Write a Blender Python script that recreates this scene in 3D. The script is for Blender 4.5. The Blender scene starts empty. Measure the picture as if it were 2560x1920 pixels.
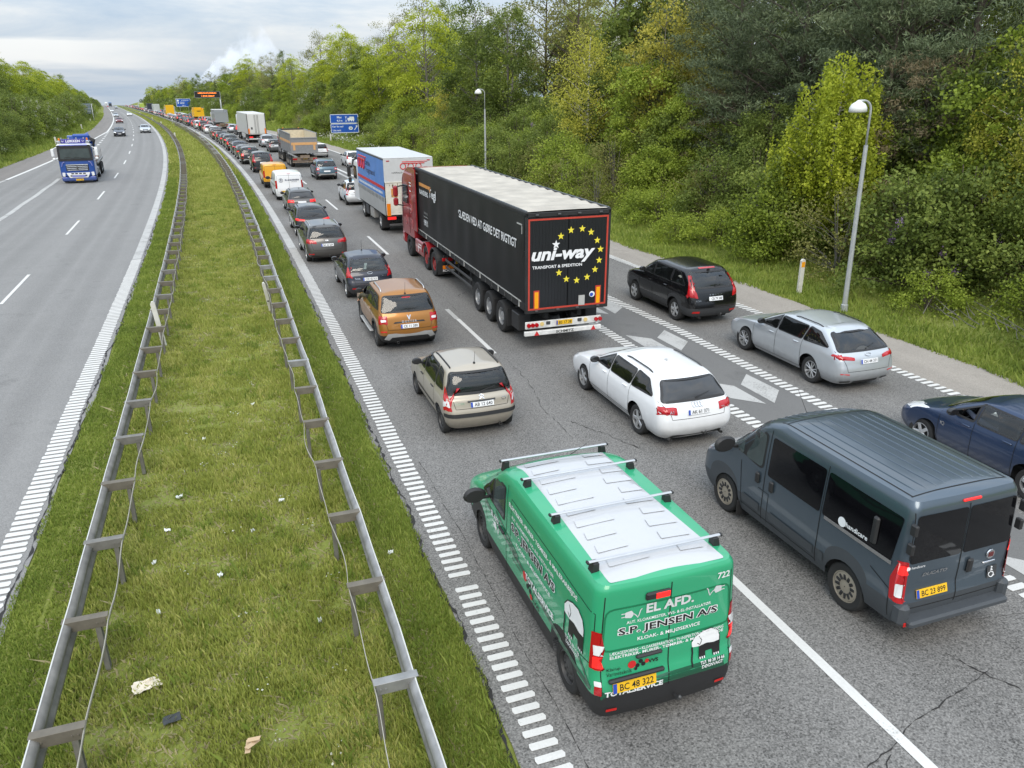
import bpy, bmesh, math, random
import numpy as np
from mathutils import Vector, Matrix
from mathutils.bvhtree import BVHTree
from mathutils.geometry import delaunay_2d_cdt

scene = bpy.context.scene
COL = scene.collection
R = math.radians

# ------------------------------------------------------------------ camera
CAM_H = 7.128
PITCH, YAW, ROLL = 0.36601, 0.34413, -0.00282
F_PX = 1933.8          # focal length for a 2560 px wide picture
fwd = Vector((math.sin(YAW) * math.cos(PITCH), math.cos(YAW) * math.cos(PITCH), -math.sin(PITCH)))
rgt = Vector((math.cos(YAW), -math.sin(YAW), 0))
upv = rgt.cross(fwd)
rgt, upv = rgt * math.cos(ROLL) + upv * math.sin(ROLL), upv * math.cos(ROLL) - rgt * math.sin(ROLL)
cd = bpy.data.cameras.new('camera')
cam = bpy.data.objects.new('camera', cd)
COL.objects.link(cam)
cd.sensor_width = 36
cd.lens = F_PX / 2560 * 36
cd.clip_end = 20000
cd.clip_start = 0.1
m3 = Matrix((rgt, upv, -fwd)).transposed()
cam.matrix_world = Matrix.Translation((0, 0, CAM_H)) @ m3.to_4x4()
scene.camera = cam

# ------------------------------------------------------------------ sky, sun, exposure
SUN_EL, SUN_AZ = R(46), R(200)     # azimuth from the road axis (+Y), clockwise
w = bpy.data.worlds.new('World')
scene.world = w
w.use_nodes = True
nt = w.node_tree
nt.nodes.clear()
def N(t, typ, **kw):
    n = t.nodes.new(typ)
    for k, v in kw.items():
        setattr(n, k, v)
    return n
def math_node(t, op, a, b=None, c=None):
    n = N(t, 'ShaderNodeMath', operation=op)
    for i, v in enumerate((a, b, c)):
        if v is None: continue
        if isinstance(v, (int, float)): n.inputs[i].default_value = v
        else: t.links.new(v, n.inputs[i])
    return n.outputs[0]
sky = N(nt, 'ShaderNodeTexSky', sky_type='NISHITA')
sky.sun_disc = False
sky.sun_elevation = SUN_EL
sky.sun_rotation = SUN_AZ
sky.air_density = 1.2
sky.dust_density = 2.0
tc = N(nt, 'ShaderNodeTexCoord')
sep = N(nt, 'ShaderNodeSeparateXYZ')
nt.links.new(tc.outputs['Generated'], sep.inputs[0])
mp = N(nt, 'ShaderNodeMapping')
mp.inputs['Scale'].default_value = (2.6, 2.6, 17)
mp.inputs['Location'].default_value = (3.1, 0.4, 0.25)
nt.links.new(tc.outputs['Generated'], mp.inputs[0])
no = N(nt, 'ShaderNodeTexNoise')
no.inputs['Scale'].default_value = 1.0
no.inputs['Detail'].default_value = 7
no.inputs['Roughness'].default_value = 0.62
no.inputs['Distortion'].default_value = 0.35
nt.links.new(mp.outputs[0], no.inputs['Vector'])
rp = N(nt, 'ShaderNodeValToRGB')
rp.color_ramp.elements[0].position = 0.36
rp.color_ramp.elements[0].color = (0.43, 0.55, 0.71, 1)
rp.color_ramp.elements[1].position = 0.66
rp.color_ramp.elements[1].color = (0.83, 0.85, 0.87, 1)
e = rp.color_ramp.elements.new(0.5)
e.color = (0.585, 0.67, 0.775, 1)
nt.links.new(no.outputs['Fac'], rp.inputs[0])
# the long pale cloud bank low over the horizon
mp2 = N(nt, 'ShaderNodeMapping')
mp2.inputs['Scale'].default_value = (5, 5, 60)
nt.links.new(tc.outputs['Generated'], mp2.inputs[0])
no2 = N(nt, 'ShaderNodeTexNoise')
no2.inputs['Scale'].default_value = 1.4
no2.inputs['Detail'].default_value = 6
nt.links.new(mp2.outputs[0], no2.inputs['Vector'])
el = math_node(nt, 'ADD', sep.outputs['Z'], math_node(nt, 'MULTIPLY', math_node(nt, 'SUBTRACT', no2.outputs['Fac'], 0.5), 0.018))
band = math_node(nt, 'SUBTRACT', 1.0, math_node(nt, 'ABSOLUTE', math_node(nt, 'DIVIDE', math_node(nt, 'SUBTRACT', el, 0.036), 0.0165)))
band = math_node(nt, 'MULTIPLY', band, 2.6)
bn = N(nt, 'ShaderNodeClamp')
nt.links.new(band, bn.inputs[0])
mixb = N(nt, 'ShaderNodeMixRGB')
mixb.inputs[2].default_value = (0.97, 0.98, 0.98, 1)
fade = N(nt, 'ShaderNodeClamp')
fade.inputs['Min'].default_value = 0.12
nt.links.new(math_node(nt, 'MULTIPLY', sep.outputs['X'], -7.0), fade.inputs[0])
nt.links.new(math_node(nt, 'MULTIPLY', math_node(nt, 'MULTIPLY', bn.outputs[0], 0.85), fade.outputs[0]), mixb.inputs[0])
nt.links.new(rp.outputs[0], mixb.inputs[1])
# clouds are as bright as the sky model around them
# (an overcast sky grows brighter towards the zenith)
sc_ = N(nt, 'ShaderNodeMixRGB', blend_type='MULTIPLY')
sc_.inputs[0].default_value = 1
zen = math_node(nt, 'MULTIPLY', math_node(nt, 'ADD', math_node(nt, 'MULTIPLY', math_node(nt, 'MAXIMUM', sep.outputs['Z'], 0.0), 1.15), 0.62), 11.0)
nt.links.new(zen, sc_.inputs[2])
nt.links.new(mixb.outputs[0], sc_.inputs[1])
mixs = N(nt, 'ShaderNodeMixRGB')
mixs.inputs[0].default_value = 0.88
nt.links.new(sky.outputs[0], mixs.inputs[1])
nt.links.new(sc_.outputs[0], mixs.inputs[2])
bg = N(nt, 'ShaderNodeBackground')
bg.inputs['Strength'].default_value = 0.1
nt.links.new(mixs.outputs[0], bg.inputs['Color'])
wo = N(nt, 'ShaderNodeOutputWorld')
nt.links.new(bg.outputs[0], wo.inputs['Surface'])

sl = bpy.data.lights.new('sun', 'SUN')
sl.energy = 1.5
sl.angle = R(36)
sl.color = (1.0, 0.91, 0.78)
so = bpy.data.objects.new('sun', sl)
COL.objects.link(so)
sd = Vector((math.sin(SUN_AZ) * math.cos(SUN_EL), math.cos(SUN_AZ) * math.cos(SUN_EL), math.sin(SUN_EL)))
so.rotation_euler = sd.to_track_quat('Z', 'Y').to_euler()

vs = scene.view_settings
vs.view_transform = 'Standard'
vs.look = 'None'
vs.gamma = 1.0
vs.use_curve_mapping = False
vs.exposure = 0.56
scene.cycles.volume_step_rate = 2
scene.cycles.volume_bounces = 4
scene.cycles.max_bounces = 6
scene.cycles.transparent_max_bounces = 6

# ------------------------------------------------------------------ materials
MATS = {}
def new_mat(name):
    m = bpy.data.materials.new(name)
    m.use_nodes = True
    t = m.node_tree
    b = t.nodes['Principled BSDF']
    return m, t, b
def mat(name, col, rough=0.5, metal=0.0, coat=0.0, var=0.06, scale=6.0, emit=0.0, spec=0.5, bump=0.0, bscale=60):
    """plain procedural surface: base colour with soft noise mottling"""
    if name in MATS: return MATS[name]
    m, t, b = new_mat(name)
    b.inputs['Roughness'].default_value = rough
    b.inputs['Metallic'].default_value = metal
    b.inputs['Specular IOR Level'].default_value = spec
    if coat:
        b.inputs['Coat Weight'].default_value = coat
        b.inputs['Coat Roughness'].default_value = 0.05
    tcn = N(t, 'ShaderNodeTexCoord')
    n = N(t, 'ShaderNodeTexNoise')
    n.inputs['Scale'].default_value = scale
    n.inputs['Detail'].default_value = 5
    t.links.new(tcn.outputs['Object'], n.inputs['Vector'])
    mx = N(t, 'ShaderNodeMixRGB')
    mx.inputs[1].default_value = tuple(c * (1 - var * 2) for c in col[:3]) + (1,)
    mx.inputs[2].default_value = tuple(min(1, c * (1 + var * 2)) for c in col[:3]) + (1,)
    t.links.new(n.outputs['Fac'], mx.inputs[0])
    t.links.new(mx.outputs[0], b.inputs['Base Color'])
    if emit:
        b.inputs['Emission Color'].default_value = tuple(col[:3]) + (1,)
        b.inputs['Emission Strength'].default_value = emit
    if bump:
        n2 = N(t, 'ShaderNodeTexNoise')
        n2.inputs['Scale'].default_value = bscale
        n2.inputs['Detail'].default_value = 4
        t.links.new(tcn.outputs['Object'], n2.inputs['Vector'])
        bp = N(t, 'ShaderNodeBump')
        bp.inputs['Strength'].default_value = bump
        bp.inputs['Distance'].default_value = 0.01
        t.links.new(n2.outputs['Fac'], bp.inputs['Height'])
        t.links.new(bp.outputs[0], b.inputs['Normal'])
    MATS[name] = m
    return m
def srgb(r, g, b):
    f = lambda c: (c / 255 / 12.92) if c / 255 <= 0.04045 else ((c / 255 + 0.055) / 1.055) ** 2.4
    return (f(r), f(g), f(b))
def paint(name, col, metal=0.0, rough=0.32, dust=1.0):
    """car paint with clear coat and a film of road dust low down"""
    if name in MATS: return MATS[name]
    m, t, b = new_mat(name)
    tcn = N(t, 'ShaderNodeTexCoord')
    sx = N(t, 'ShaderNodeSeparateXYZ')
    t.links.new(tcn.outputs['Object'], sx.inputs[0])
    n = N(t, 'ShaderNodeTexNoise')
    n.inputs['Scale'].default_value = 3.5
    n.inputs['Detail'].default_value = 6
    n.inputs['Roughness'].default_value = 0.65
    t.links.new(tcn.outputs['Object'], n.inputs['Vector'])
    d = math_node(t, 'MULTIPLY', math_node(t, 'SUBTRACT', 0.75, sx.outputs['Z']), 1.1 * dust)
    d = math_node(t, 'MULTIPLY', d, n.outputs['Fac'])
    cl = N(t, 'ShaderNodeClamp')
    cl.inputs['Max'].default_value = 0.35
    t.links.new(d, cl.inputs[0])
    mx = N(t, 'ShaderNodeMixRGB')
    mx.inputs[1].default_value = tuple(col) + (1,)
    mx.inputs[2].default_value = (0.13, 0.12, 0.105, 1)
    t.links.new(math_node(t, 'ADD', cl.outputs[0], math_node(t, 'MULTIPLY', n.outputs['Fac'], 0.07 * dust)), mx.inputs[0])
    # the inner side of the panels is dark trim
    ge = N(t, 'ShaderNodeNewGeometry'); mi_ = N(t, 'ShaderNodeMixRGB'); mi_.inputs[2].default_value = (.02, .02, .021, 1)
    t.links.new(ge.outputs['Backfacing'], mi_.inputs[0]); t.links.new(mx.outputs[0], mi_.inputs[1])
    t.links.new(mi_.outputs[0], b.inputs['Base Color'])
    b.inputs['Metallic'].default_value = metal
    t.links.new(math_node(t, 'ADD', math_node(t, 'MULTIPLY', cl.outputs[0], 0.9), rough), b.inputs['Roughness'])
    b.inputs['Coat Weight'].default_value = 0.7
    b.inputs['Specular IOR Level'].default_value = 0.35
    t.links.new(math_node(t, 'ADD', math_node(t, 'MULTIPLY', cl.outputs[0], 0.8), 0.04), b.inputs['Coat Roughness'])
    MATS[name] = m
    return m
def glass(name='tinted_glass', col=(0.012, 0.014, 0.016)):
    if name in MATS: return MATS[name]
    m, t, b = new_mat(name)
    b.inputs['Base Color'].default_value = tuple(col) + (1,)
    b.inputs['Roughness'].default_value = 0.04
    b.inputs['Specular IOR Level'].default_value = 0.5
    n = N(t, 'ShaderNodeTexNoise')
    n.inputs['Scale'].default_value = 2.0
    tcn = N(t, 'ShaderNodeTexCoord')
    t.links.new(tcn.outputs['Object'], n.inputs['Vector'])
    mx = N(t, 'ShaderNodeMixRGB')
    mx.inputs[1].default_value = tuple(c * .6 for c in col) + (1,)
    mx.inputs[2].default_value = tuple(c * 1.6 for c in col) + (1,)
    t.links.new(n.outputs['Fac'], mx.inputs[0])
    t.links.new(mx.outputs[0], b.inputs['Base Color'])
    MATS[name] = m
    return m
def clear_glass(name, tint, body):
    m, t, b = new_mat(name)
    tr = N(t, 'ShaderNodeBsdfTransparent'); tr.inputs[0].default_value = (*tint, 1)
    gl = N(t, 'ShaderNodeBsdfGlossy'); gl.inputs['Roughness'].default_value = .03
    df = N(t, 'ShaderNodeBsdfDiffuse'); df.inputs[0].default_value = (.10, .11, .11, 1)
    fr = N(t, 'ShaderNodeFresnel'); fr.inputs[0].default_value = 1.55
    m1 = N(t, 'ShaderNodeMixShader'); m1.inputs[0].default_value = body
    t.links.new(tr.outputs[0], m1.inputs[1]); t.links.new(df.outputs[0], m1.inputs[2])
    m2 = N(t, 'ShaderNodeMixShader'); t.links.new(math_node(t, 'MINIMUM', math_node(t, 'MULTIPLY', fr.outputs[0], 1.5), 1.0), m2.inputs[0])
    t.links.new(m1.outputs[0], m2.inputs[1]); t.links.new(gl.outputs[0], m2.inputs[2])
    t.links.new(m2.outputs[0], t.nodes['Material Output'].inputs['Surface'])
    MATS[name] = m
    return m
CLEAR = clear_glass('window_glass', (.62, .68, .66), .06)
SMOKED = clear_glass('smoked_glass', (.20, .21, .21), .05)
GLASS = glass()
GLASS_PALE = glass('pale_glass', (0.05, 0.065, 0.065))
RUBBER = mat('tyre_rubber', (0.022, 0.022, 0.022), 0.85, bump=.3)
BLACK = mat('black_plastic', (0.02, 0.02, 0.021), 0.55)
DGREY = mat('dark_grey_plastic', (0.045, 0.047, 0.05), 0.6)
SEAM = mat('panel_gap', (0.006, 0.006, 0.006), 0.8)
SILVER = mat('silver_metal', (0.55, 0.56, 0.57), 0.3, 0.7)
CHROME = mat('chrome', (0.75, 0.75, 0.76), 0.15, 1.0)
STEELD = mat('dark_steel', (0.09, 0.09, 0.09), 0.5, 0.5)
RED = mat('red_lens', (0.42, 0.008, 0.012), 0.15, coat=.6)
REDL = mat('red_lens_lit', (0.75, 0.02, 0.018), 0.2, emit=.55)
WHITEL = mat('clear_lens', (0.72, 0.73, 0.74), 0.12, coat=.6)
ORANGEL = mat('orange_lens', (0.75, 0.2, 0.01), 0.2, coat=.5)
WHITE = mat('white_print', (0.78, 0.79, 0.80), 0.5)
BLACKP = mat('black_print', (0.012, 0.012, 0.012), 0.5)
PLATEW = mat('white_plate', (0.76, 0.77, 0.78), 0.4)
PLATEY = mat('yellow_plate', (0.78, 0.46, 0.015), 0.4)
EUBLUE = mat('plate_blue', (0.02, 0.07, 0.42), 0.4)
INTER = mat('dark_interior', (0.018, 0.018, 0.019), 0.8)
REFLR = mat('red_reflector', (0.55, 0.015, 0.012), 0.3)
REFLY = mat('amber_reflector', (0.85, 0.36, 0.0), 0.35)

# ------------------------------------------------------------------ mesh helpers
def link(o, parent=None):
    COL.objects.link(o)
    if parent is not None: o.parent = parent
    return o
def mesh_obj(name, verts, faces, mats, parent=None, smooth=None, midx=None):
    me = bpy.data.meshes.new(name)
    me.from_pydata([tuple(v) for v in verts], [], [tuple(f) for f in faces])
    for m in (mats if isinstance(mats, (list, tuple)) else [mats]): me.materials.append(m)
    if midx is not None: me.polygons.foreach_set('material_index', midx)
    if smooth:
        me.polygons.foreach_set('use_smooth', [True] * len(me.polygons))
        if smooth is not True: me.set_sharp_from_angle(angle=R(smooth))
    me.update()
    return link(bpy.data.objects.new(name, me), parent)
def np_mesh(name, V, F, mats, parent=None, attr=None, uv=None, k=4):
    """fast mesh from numpy arrays; F is (n,k)"""
    me = bpy.data.meshes.new(name)
    me.vertices.add(len(V)); me.vertices.foreach_set('co', np.ascontiguousarray(V, np.float32).ravel())
    n = len(F)
    me.loops.add(n * k); me.loops.foreach_set('vertex_index', np.ascontiguousarray(F, np.int32).ravel())
    me.polygons.add(n); me.polygons.foreach_set('loop_start', np.arange(0, n * k, k, dtype=np.int32))
    for m in (mats if isinstance(mats, (list, tuple)) else [mats]): me.materials.append(m)
    if attr is not None:
        a = me.attributes.new('tint', 'FLOAT', 'FACE'); a.data.foreach_set('value', np.ascontiguousarray(attr, np.float32))
    if uv is not None:
        u = me.uv_layers.new(name='UVMap'); u.data.foreach_set('uv', np.ascontiguousarray(uv, np.float32).ravel())
    me.update(calc_edges=True)
    if name is None: return me
    return link(bpy.data.objects.new(name, me), parent)
class MB:
    def __init__(s): s.v = []; s.f = []; s.m = []
    def add(s, V, F, mi=0):
        n = len(s.v); s.v.extend(tuple(v) for v in V); s.f.extend(tuple(i + n for i in f) for f in F); s.m.extend([mi] * len(F)); return s
    def box(s, c, d, ch=0.0, mi=0, M=None):
        hx, hy, hz = d[0] / 2, d[1] / 2, d[2] / 2
        V, F = [], []
        if ch <= 0:
            for x in (-hx, hx):
                for y in (-hy, hy):
                    for z in (-hz, hz): V.append((x, y, z))
            F = [(0, 1, 3, 2), (4, 6, 7, 5), (0, 4, 5, 1), (2, 3, 7, 6), (0, 2, 6, 4), (1, 5, 7, 3)]
        else:
            ch = min(ch, hx * .95, hy * .95, hz * .95)
            ix = {}
            for sx in (-1, 1):
                for sy in (-1, 1):
                    for sz in (-1, 1):
                        for a in range(3):
                            p = [sx * (hx - ch), sy * (hy - ch), sz * (hz - ch)]
                            p[a] = (sx * hx, sy * hy, sz * hz)[a]
                            ix[sx, sy, sz, a] = len(V); V.append(tuple(p))
            for a in range(3):
                b, c_ = (a + 1) % 3, (a + 2) % 3
                for sg in (-1, 1):
                    q = []
                    for u, v in ((-1, -1), (1, -1), (1, 1), (-1, 1)):
                        k = [0, 0, 0]; k[a] = sg; k[b] = u; k[c_] = v
                        q.append(ix[(*k, a)])
                    F.append(q if sg > 0 else q[::-1])
            for a in range(3):
                b, c_ = (a + 1) % 3, (a + 2) % 3
                for u in (-1, 1):
                    for v in (-1, 1):
                        k0 = [0, 0, 0]; k0[b] = u; k0[c_] = v; k1 = list(k0); k0[a] = -1; k1[a] = 1
                        q = [ix[(*k0, b)], ix[(*k1, b)], ix[(*k1, c_)], ix[(*k0, c_)]]
                        F.append(q if u * v < 0 else q[::-1])
            for sx in (-1, 1):
                for sy in (-1, 1):
                    for sz in (-1, 1):
                        q = [ix[sx, sy, sz, a] for a in range(3)]
                        F.append(q if sx * sy * sz > 0 else q[::-1])
        if M is not None: V = [M @ Vector(p) for p in V]
        return s.add([(p[0] + c[0], p[1] + c[1], p[2] + c[2]) for p in V], F, mi)
    def tube(s, P, r, n=8, mi=0, caps=True):
        P = [Vector(p) for p in P]
        rr = r if isinstance(r, (list, tuple)) else [r] * len(P)
        V, F = [], []
        ref = None
        for i, p in enumerate(P):
            t = (P[min(i + 1, len(P) - 1)] - P[max(i - 1, 0)]).normalized()
            if ref is None: ref = t.orthogonal().normalized()
            a = (ref - t * ref.dot(t)).normalized(); ref = a
            b = t.cross(a)
            for k in range(n):
                an = 2 * math.pi * k / n
                V.append(p + (a * math.cos(an) + b * math.sin(an)) * rr[i])
        for i in range(len(P) - 1):
            for k in range(n):
                F.append((i * n + k, i * n + (k + 1) % n, (i + 1) * n + (k + 1) % n, (i + 1) * n + k))
        if caps: F += [tuple(range(n))[::-1], tuple(range((len(P) - 1) * n, len(P) * n))]
        return s.add(V, F, mi)
    def lathe(s, prof, n=24, axis='x', c=(0, 0, 0), mi=0, closed=False, caps=True):
        """prof: list of (radius, offset along the axis)"""
        V, F = [], []
        for r_, h in prof:
            for k in range(n):
                a = 2 * math.pi * k / n
                u, v = r_ * math.cos(a), r_ * math.sin(a)
                p = {'x': (h, u, v), 'y': (u, h, v), 'z': (u, v, h)}[axis]
                V.append((p[0] + c[0], p[1] + c[1], p[2] + c[2]))
        m = len(prof)
        for i in range(m if closed else m - 1):
            j = (i + 1) % m
            for k in range(n): F.append((i * n + k, i * n + (k + 1) % n, j * n + (k + 1) % n, j * n + k))
        if not closed and caps: F += [tuple(range(n))[::-1], tuple(range((m - 1) * n, m * n))]
        return s.add(V, F, mi)
    def prism(s, poly, axis, a, b, mi=0):
        """polygon extruded along an axis; axis 'x': poly=(y,z), 'y': (x,z), 'z': (x,y)"""
        def mk(p, t): return {'x': (t, p[0], p[1]), 'y': (p[0], t, p[1]), 'z': (p[0], p[1], t)}[axis]
        n = len(poly)
        V = [mk(p, a) for p in poly] + [mk(p, b) for p in poly]
        F = [tuple(range(n))[::-1], tuple(range(n, 2 * n))] + [(i, (i + 1) % n, n + (i + 1) % n, n + i) for i in range(n)]
        return s.add(V, F, mi)
    def build(s, name, mats, parent=None, smooth=None):
        o = mesh_obj(name, s.v, s.f, mats, parent, smooth, s.m if len(mats if isinstance(mats, (list, tuple)) else [0]) > 1 else None)
        return o
def fix_normals(o):
    bm = bmesh.new(); bm.from_mesh(o.data); bmesh.ops.recalc_face_normals(bm, faces=bm.faces); bm.to_mesh(o.data); bm.free(); return o
def part(name, mats, parent, fn, smooth=None):
    m = MB(); fn(m); return m.build(name, mats, parent, smooth)
def tag(o, label=None, cat=None, group=None, kind=None):
    if label: o['label'] = label
    if cat: o['category'] = cat
    if group: o['group'] = group
    if kind: o['kind'] = kind
    return o
def empty(name, loc=(0, 0, 0), rz=0.0, rx=0.0):
    o = bpy.data.objects.new(name, None)
    o.empty_display_size = 0.3
    link(o); o.location = loc; o.rotation_euler = (rx, 0, rz)
    return o
KIDS = {}
def copy_tree(o, parent=None):
    c = o.copy(); COL.objects.link(c); c.parent = parent
    for ch in o.children: copy_tree(ch, c)
    return c
_txt = {}
def text_verts(txt, bold=0.0, shear=0.0, spacing=1.0, res=2):
    k = (txt, bold, shear, spacing, res)
    if k in _txt: return _txt[k]
    cu = bpy.data.curves.new('t', 'FONT')
    cu.body = txt; cu.size = 1; cu.offset = bold; cu.shear = shear; cu.space_character = spacing
    cu.resolution_u = res; cu.fill_mode = 'FRONT'
    ob = bpy.data.objects.new('t', cu)
    COL.objects.link(ob)
    dg = bpy.context.evaluated_depsgraph_get()
    me = ob.evaluated_get(dg).to_mesh()
    V = np.array([v.co[:2] for v in me.vertices]) if len(me.vertices) else np.zeros((1, 2))
    F = [tuple(p.vertices) for p in me.polygons]
    ob.evaluated_get(dg).to_mesh_clear()
    bpy.data.objects.remove(ob); bpy.data.curves.remove(cu)
    V = V - V.min(0)
    _txt[k] = (V, F)
    return V, F
def text_mb(mb, txt, org, ux, uy, width=None, height=None, align=0.5, proj=None, mi=0, **kw):
    """add flat lettering: org = anchor (baseline, aligned), ux/uy unit vectors"""
    V, F = text_verts(txt, **kw)
    W_, H_ = V[:, 0].max(), V[:, 1].max()
    if width and height: sx, sy = width / W_, height / H_
    elif width: sx = sy = width / W_
    else: sx = sy = height / H_
    ux, uy, org = Vector(ux), Vector(uy), Vector(org)
    P = [org + ux * ((x - W_ * align) * sx) + uy * (y * sy) for x, y in V]
    if proj: P = [proj(p) for p in P]
    mb.add(P, F, mi)
def pchip(x, y, xi):
    x = np.asarray(x, float); y = np.asarray(y, float); h = np.diff(x); d = np.diff(y) / h
    m = np.zeros(len(x)); m[0] = d[0]; m[-1] = d[-1]
    for i in range(1, len(x) - 1):
        if d[i - 1] * d[i] > 0:
            w1 = 2 * h[i] + h[i - 1]; w2 = h[i] + 2 * h[i - 1]
            m[i] = (w1 + w2) / (w1 / d[i - 1] + w2 / d[i])
    i = np.clip(np.searchsorted(x, xi) - 1, 0, len(h) - 1); t = (xi - x[i]) / h[i]
    return (2 * t ** 3 - 3 * t ** 2 + 1) * y[i] + (t ** 3 - 2 * t ** 2 + t) * h[i] * m[i] + (-2 * t ** 3 + 3 * t ** 2) * y[i + 1] + (t ** 3 - t ** 2) * h[i] * m[i + 1]

# ------------------------------------------------------------------ the road's course
_K = np.array([-20, 30, 70, 110, 150, 200, 270, 360, 480, 620, 800, 1100.])
_kap = np.array([-2.217, -4.498, -8.552, -6.591, -3.216, -1.123, -1.347, -0.701, 0.06, -0.15, -0.206, -0.207]) * 1e-4
_gr = np.array([0.1839, 0.0183, -0.2537, -0.2257, -0.7516, -1.3472, -1.2916, -1.2368, -1.1788, -1.175, -1.1829, -1.1829]) * 1e-2
_ds = 2.0
_K = np.append(_K, [1250, 1400, 1700]); _kap = np.append(_kap, [-.2e-4] * 3); _gr = np.append(_gr, [-.03, -.06, -.06])
_S = np.arange(-60, 1700, _ds)
_th = np.cumsum(np.interp(_S, _K, _kap)) * _ds; _th -= np.interp(15, _S, _th)
_z = np.cumsum(np.interp(_S, _K, _gr)) * _ds; _z -= np.interp(15, _S, _z)
_x = np.cumsum(np.sin(_th)) * _ds; _x -= np.interp(0, _S, _x)
_y = np.cumsum(np.cos(_th)) * _ds; _y -= np.interp(0, _S, _y)
def heading(s): return float(np.interp(s, _S, _th))
def grade(s): return float(np.interp(s, _K, _gr))
def RP(s, o, h=0.0):
    """a point from the distance along the road, the offset across it and the height above it"""
    t = np.interp(s, _S, _th)
    return np.stack([np.interp(s, _S, _x) + o * np.cos(t), np.interp(s, _S, _y) - o * np.sin(t), np.interp(s, _S, _z) + h + 0 * o], -1)
def P3(s, o, h=0.0): return Vector(RP(float(s), float(o), float(h)))

# ================================================================== SETTING
random.seed(4); rng = np.random.default_rng(4)
def lin(s, pts): return np.interp(s, [p[0] for p in pts], [p[1] for p in pts])
L_OUT = [(-60, -20.6), (60, -20.4), (91, -19.0), (122, -17.5), (186, -15.9), (254, -16.2), (1700, -16.2)]   # paved edges
L_IN, R_IN = -3.78, 2.26
R_OUT = [(-60, 18.5), (22, 18.5), (29, 18.13), (34, 17.75), (60, 17.5), (106, 17.2), (170, 15.6), (240, 13.6), (320, 13.2), (1700, 13.2)]
def bank(s, o):
    """height of the land beside the road above the carriageway"""
    lo, ro = lin(s, L_OUT), lin(s, R_OUT)
    dr = np.clip(o - ro, 0, None); dl = np.clip(lo - o, 0, None)
    hr = np.interp(dr, [0, 0.5, 2.5, 6, 13, 25, 60, 400], [0, -0.04, 0.0, 0.7, 3.2, 4.6, 5.2, 5.5])
    hl = np.interp(dl, [0, 0.5, 2.0, 5, 13, 25, 60, 400], [0, -0.03, 0.05, 0.9, 3.6, 5.0, 5.5, 5.8])
    md = np.where((o > L_IN) & (o < R_IN), -0.10 * np.sin(np.clip((o - L_IN) / (R_IN - L_IN), 0, 1) * math.pi), 0)
    return hr + hl + md
def strip_mesh(name, s, offs, h, material, kind='structure', uvmode=True, edge_wobble=0.0):
    """sheet along the road; offs: list of offset arrays (one per column)"""
    n, k = len(s), len(offs)
    V = np.zeros((n, k, 3)); UV = np.zeros((n, k, 2))
    for j, o in enumerate(offs):
        o = np.broadcast_to(o, s.shape).astype(float)
        hh = h(s, o) if callable(h) else h
        V[:, j] = RP(s, o, hh); UV[:, j, 0] = o; UV[:, j, 1] = s
    i, j = np.meshgrid(np.arange(n - 1), np.arange(k - 1), indexing='ij')
    a = (i * k + j).ravel()
    F = np.stack([a, a + 1, a + k + 1, a + k], 1)
    o = np_mesh(name, V.reshape(-1, 3), F, material, uv=UV.reshape(-1, 2)[F.ravel()])
    if kind: o['kind'] = kind
    return o
def ground_mat(name, c0, c1, c2, sc=1.0):
    m, t, b = new_mat(name)
    tcn = N(t, 'ShaderNodeTexCoord')
    n1 = N(t, 'ShaderNodeTexNoise'); n1.inputs['Scale'].default_value = 0.35 * sc; n1.inputs['Detail'].default_value = 8
    n2 = N(t, 'ShaderNodeTexNoise'); n2.inputs['Scale'].default_value = 9 * sc; n2.inputs['Detail'].default_value = 8; n2.inputs['Roughness'].default_value = .7
    for n in (n1, n2): t.links.new(tcn.outputs['Object'], n.inputs['Vector'])
    r1 = N(t, 'ShaderNodeValToRGB')
    r1.color_ramp.elements[0].position = .3; r1.color_ramp.elements[0].color = (*c0, 1)
    r1.color_ramp.elements[1].position = .7; r1.color_ramp.elements[1].color = (*c2, 1)
    e_ = r1.color_ramp.elements.new(.5); e_.color = (*c1, 1)
    f = math_node(t, 'ADD', math_node(t, 'MULTIPLY', n1.outputs['Fac'], .45), math_node(t, 'MULTIPLY', n2.outputs['Fac'], .55))
    t.links.new(f, r1.inputs[0]); t.links.new(r1.outputs[0], b.inputs['Base Color'])
    b.inputs['Roughness'].default_value = .95; b.inputs['Specular IOR Level'].default_value = .1
    bp = N(t, 'ShaderNodeBump'); bp.inputs['Strength'].default_value = .6; bp.inputs['Distance'].default_value = .03
    t.links.new(n2.outputs['Fac'], bp.inputs['Height']); t.links.new(bp.outputs[0], b.inputs['Normal'])
    return m
GROUND = ground_mat('grassy_soil', (0.11, 0.105, 0.04), (0.175, 0.205, 0.045), (0.26, 0.26, 0.095))
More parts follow.
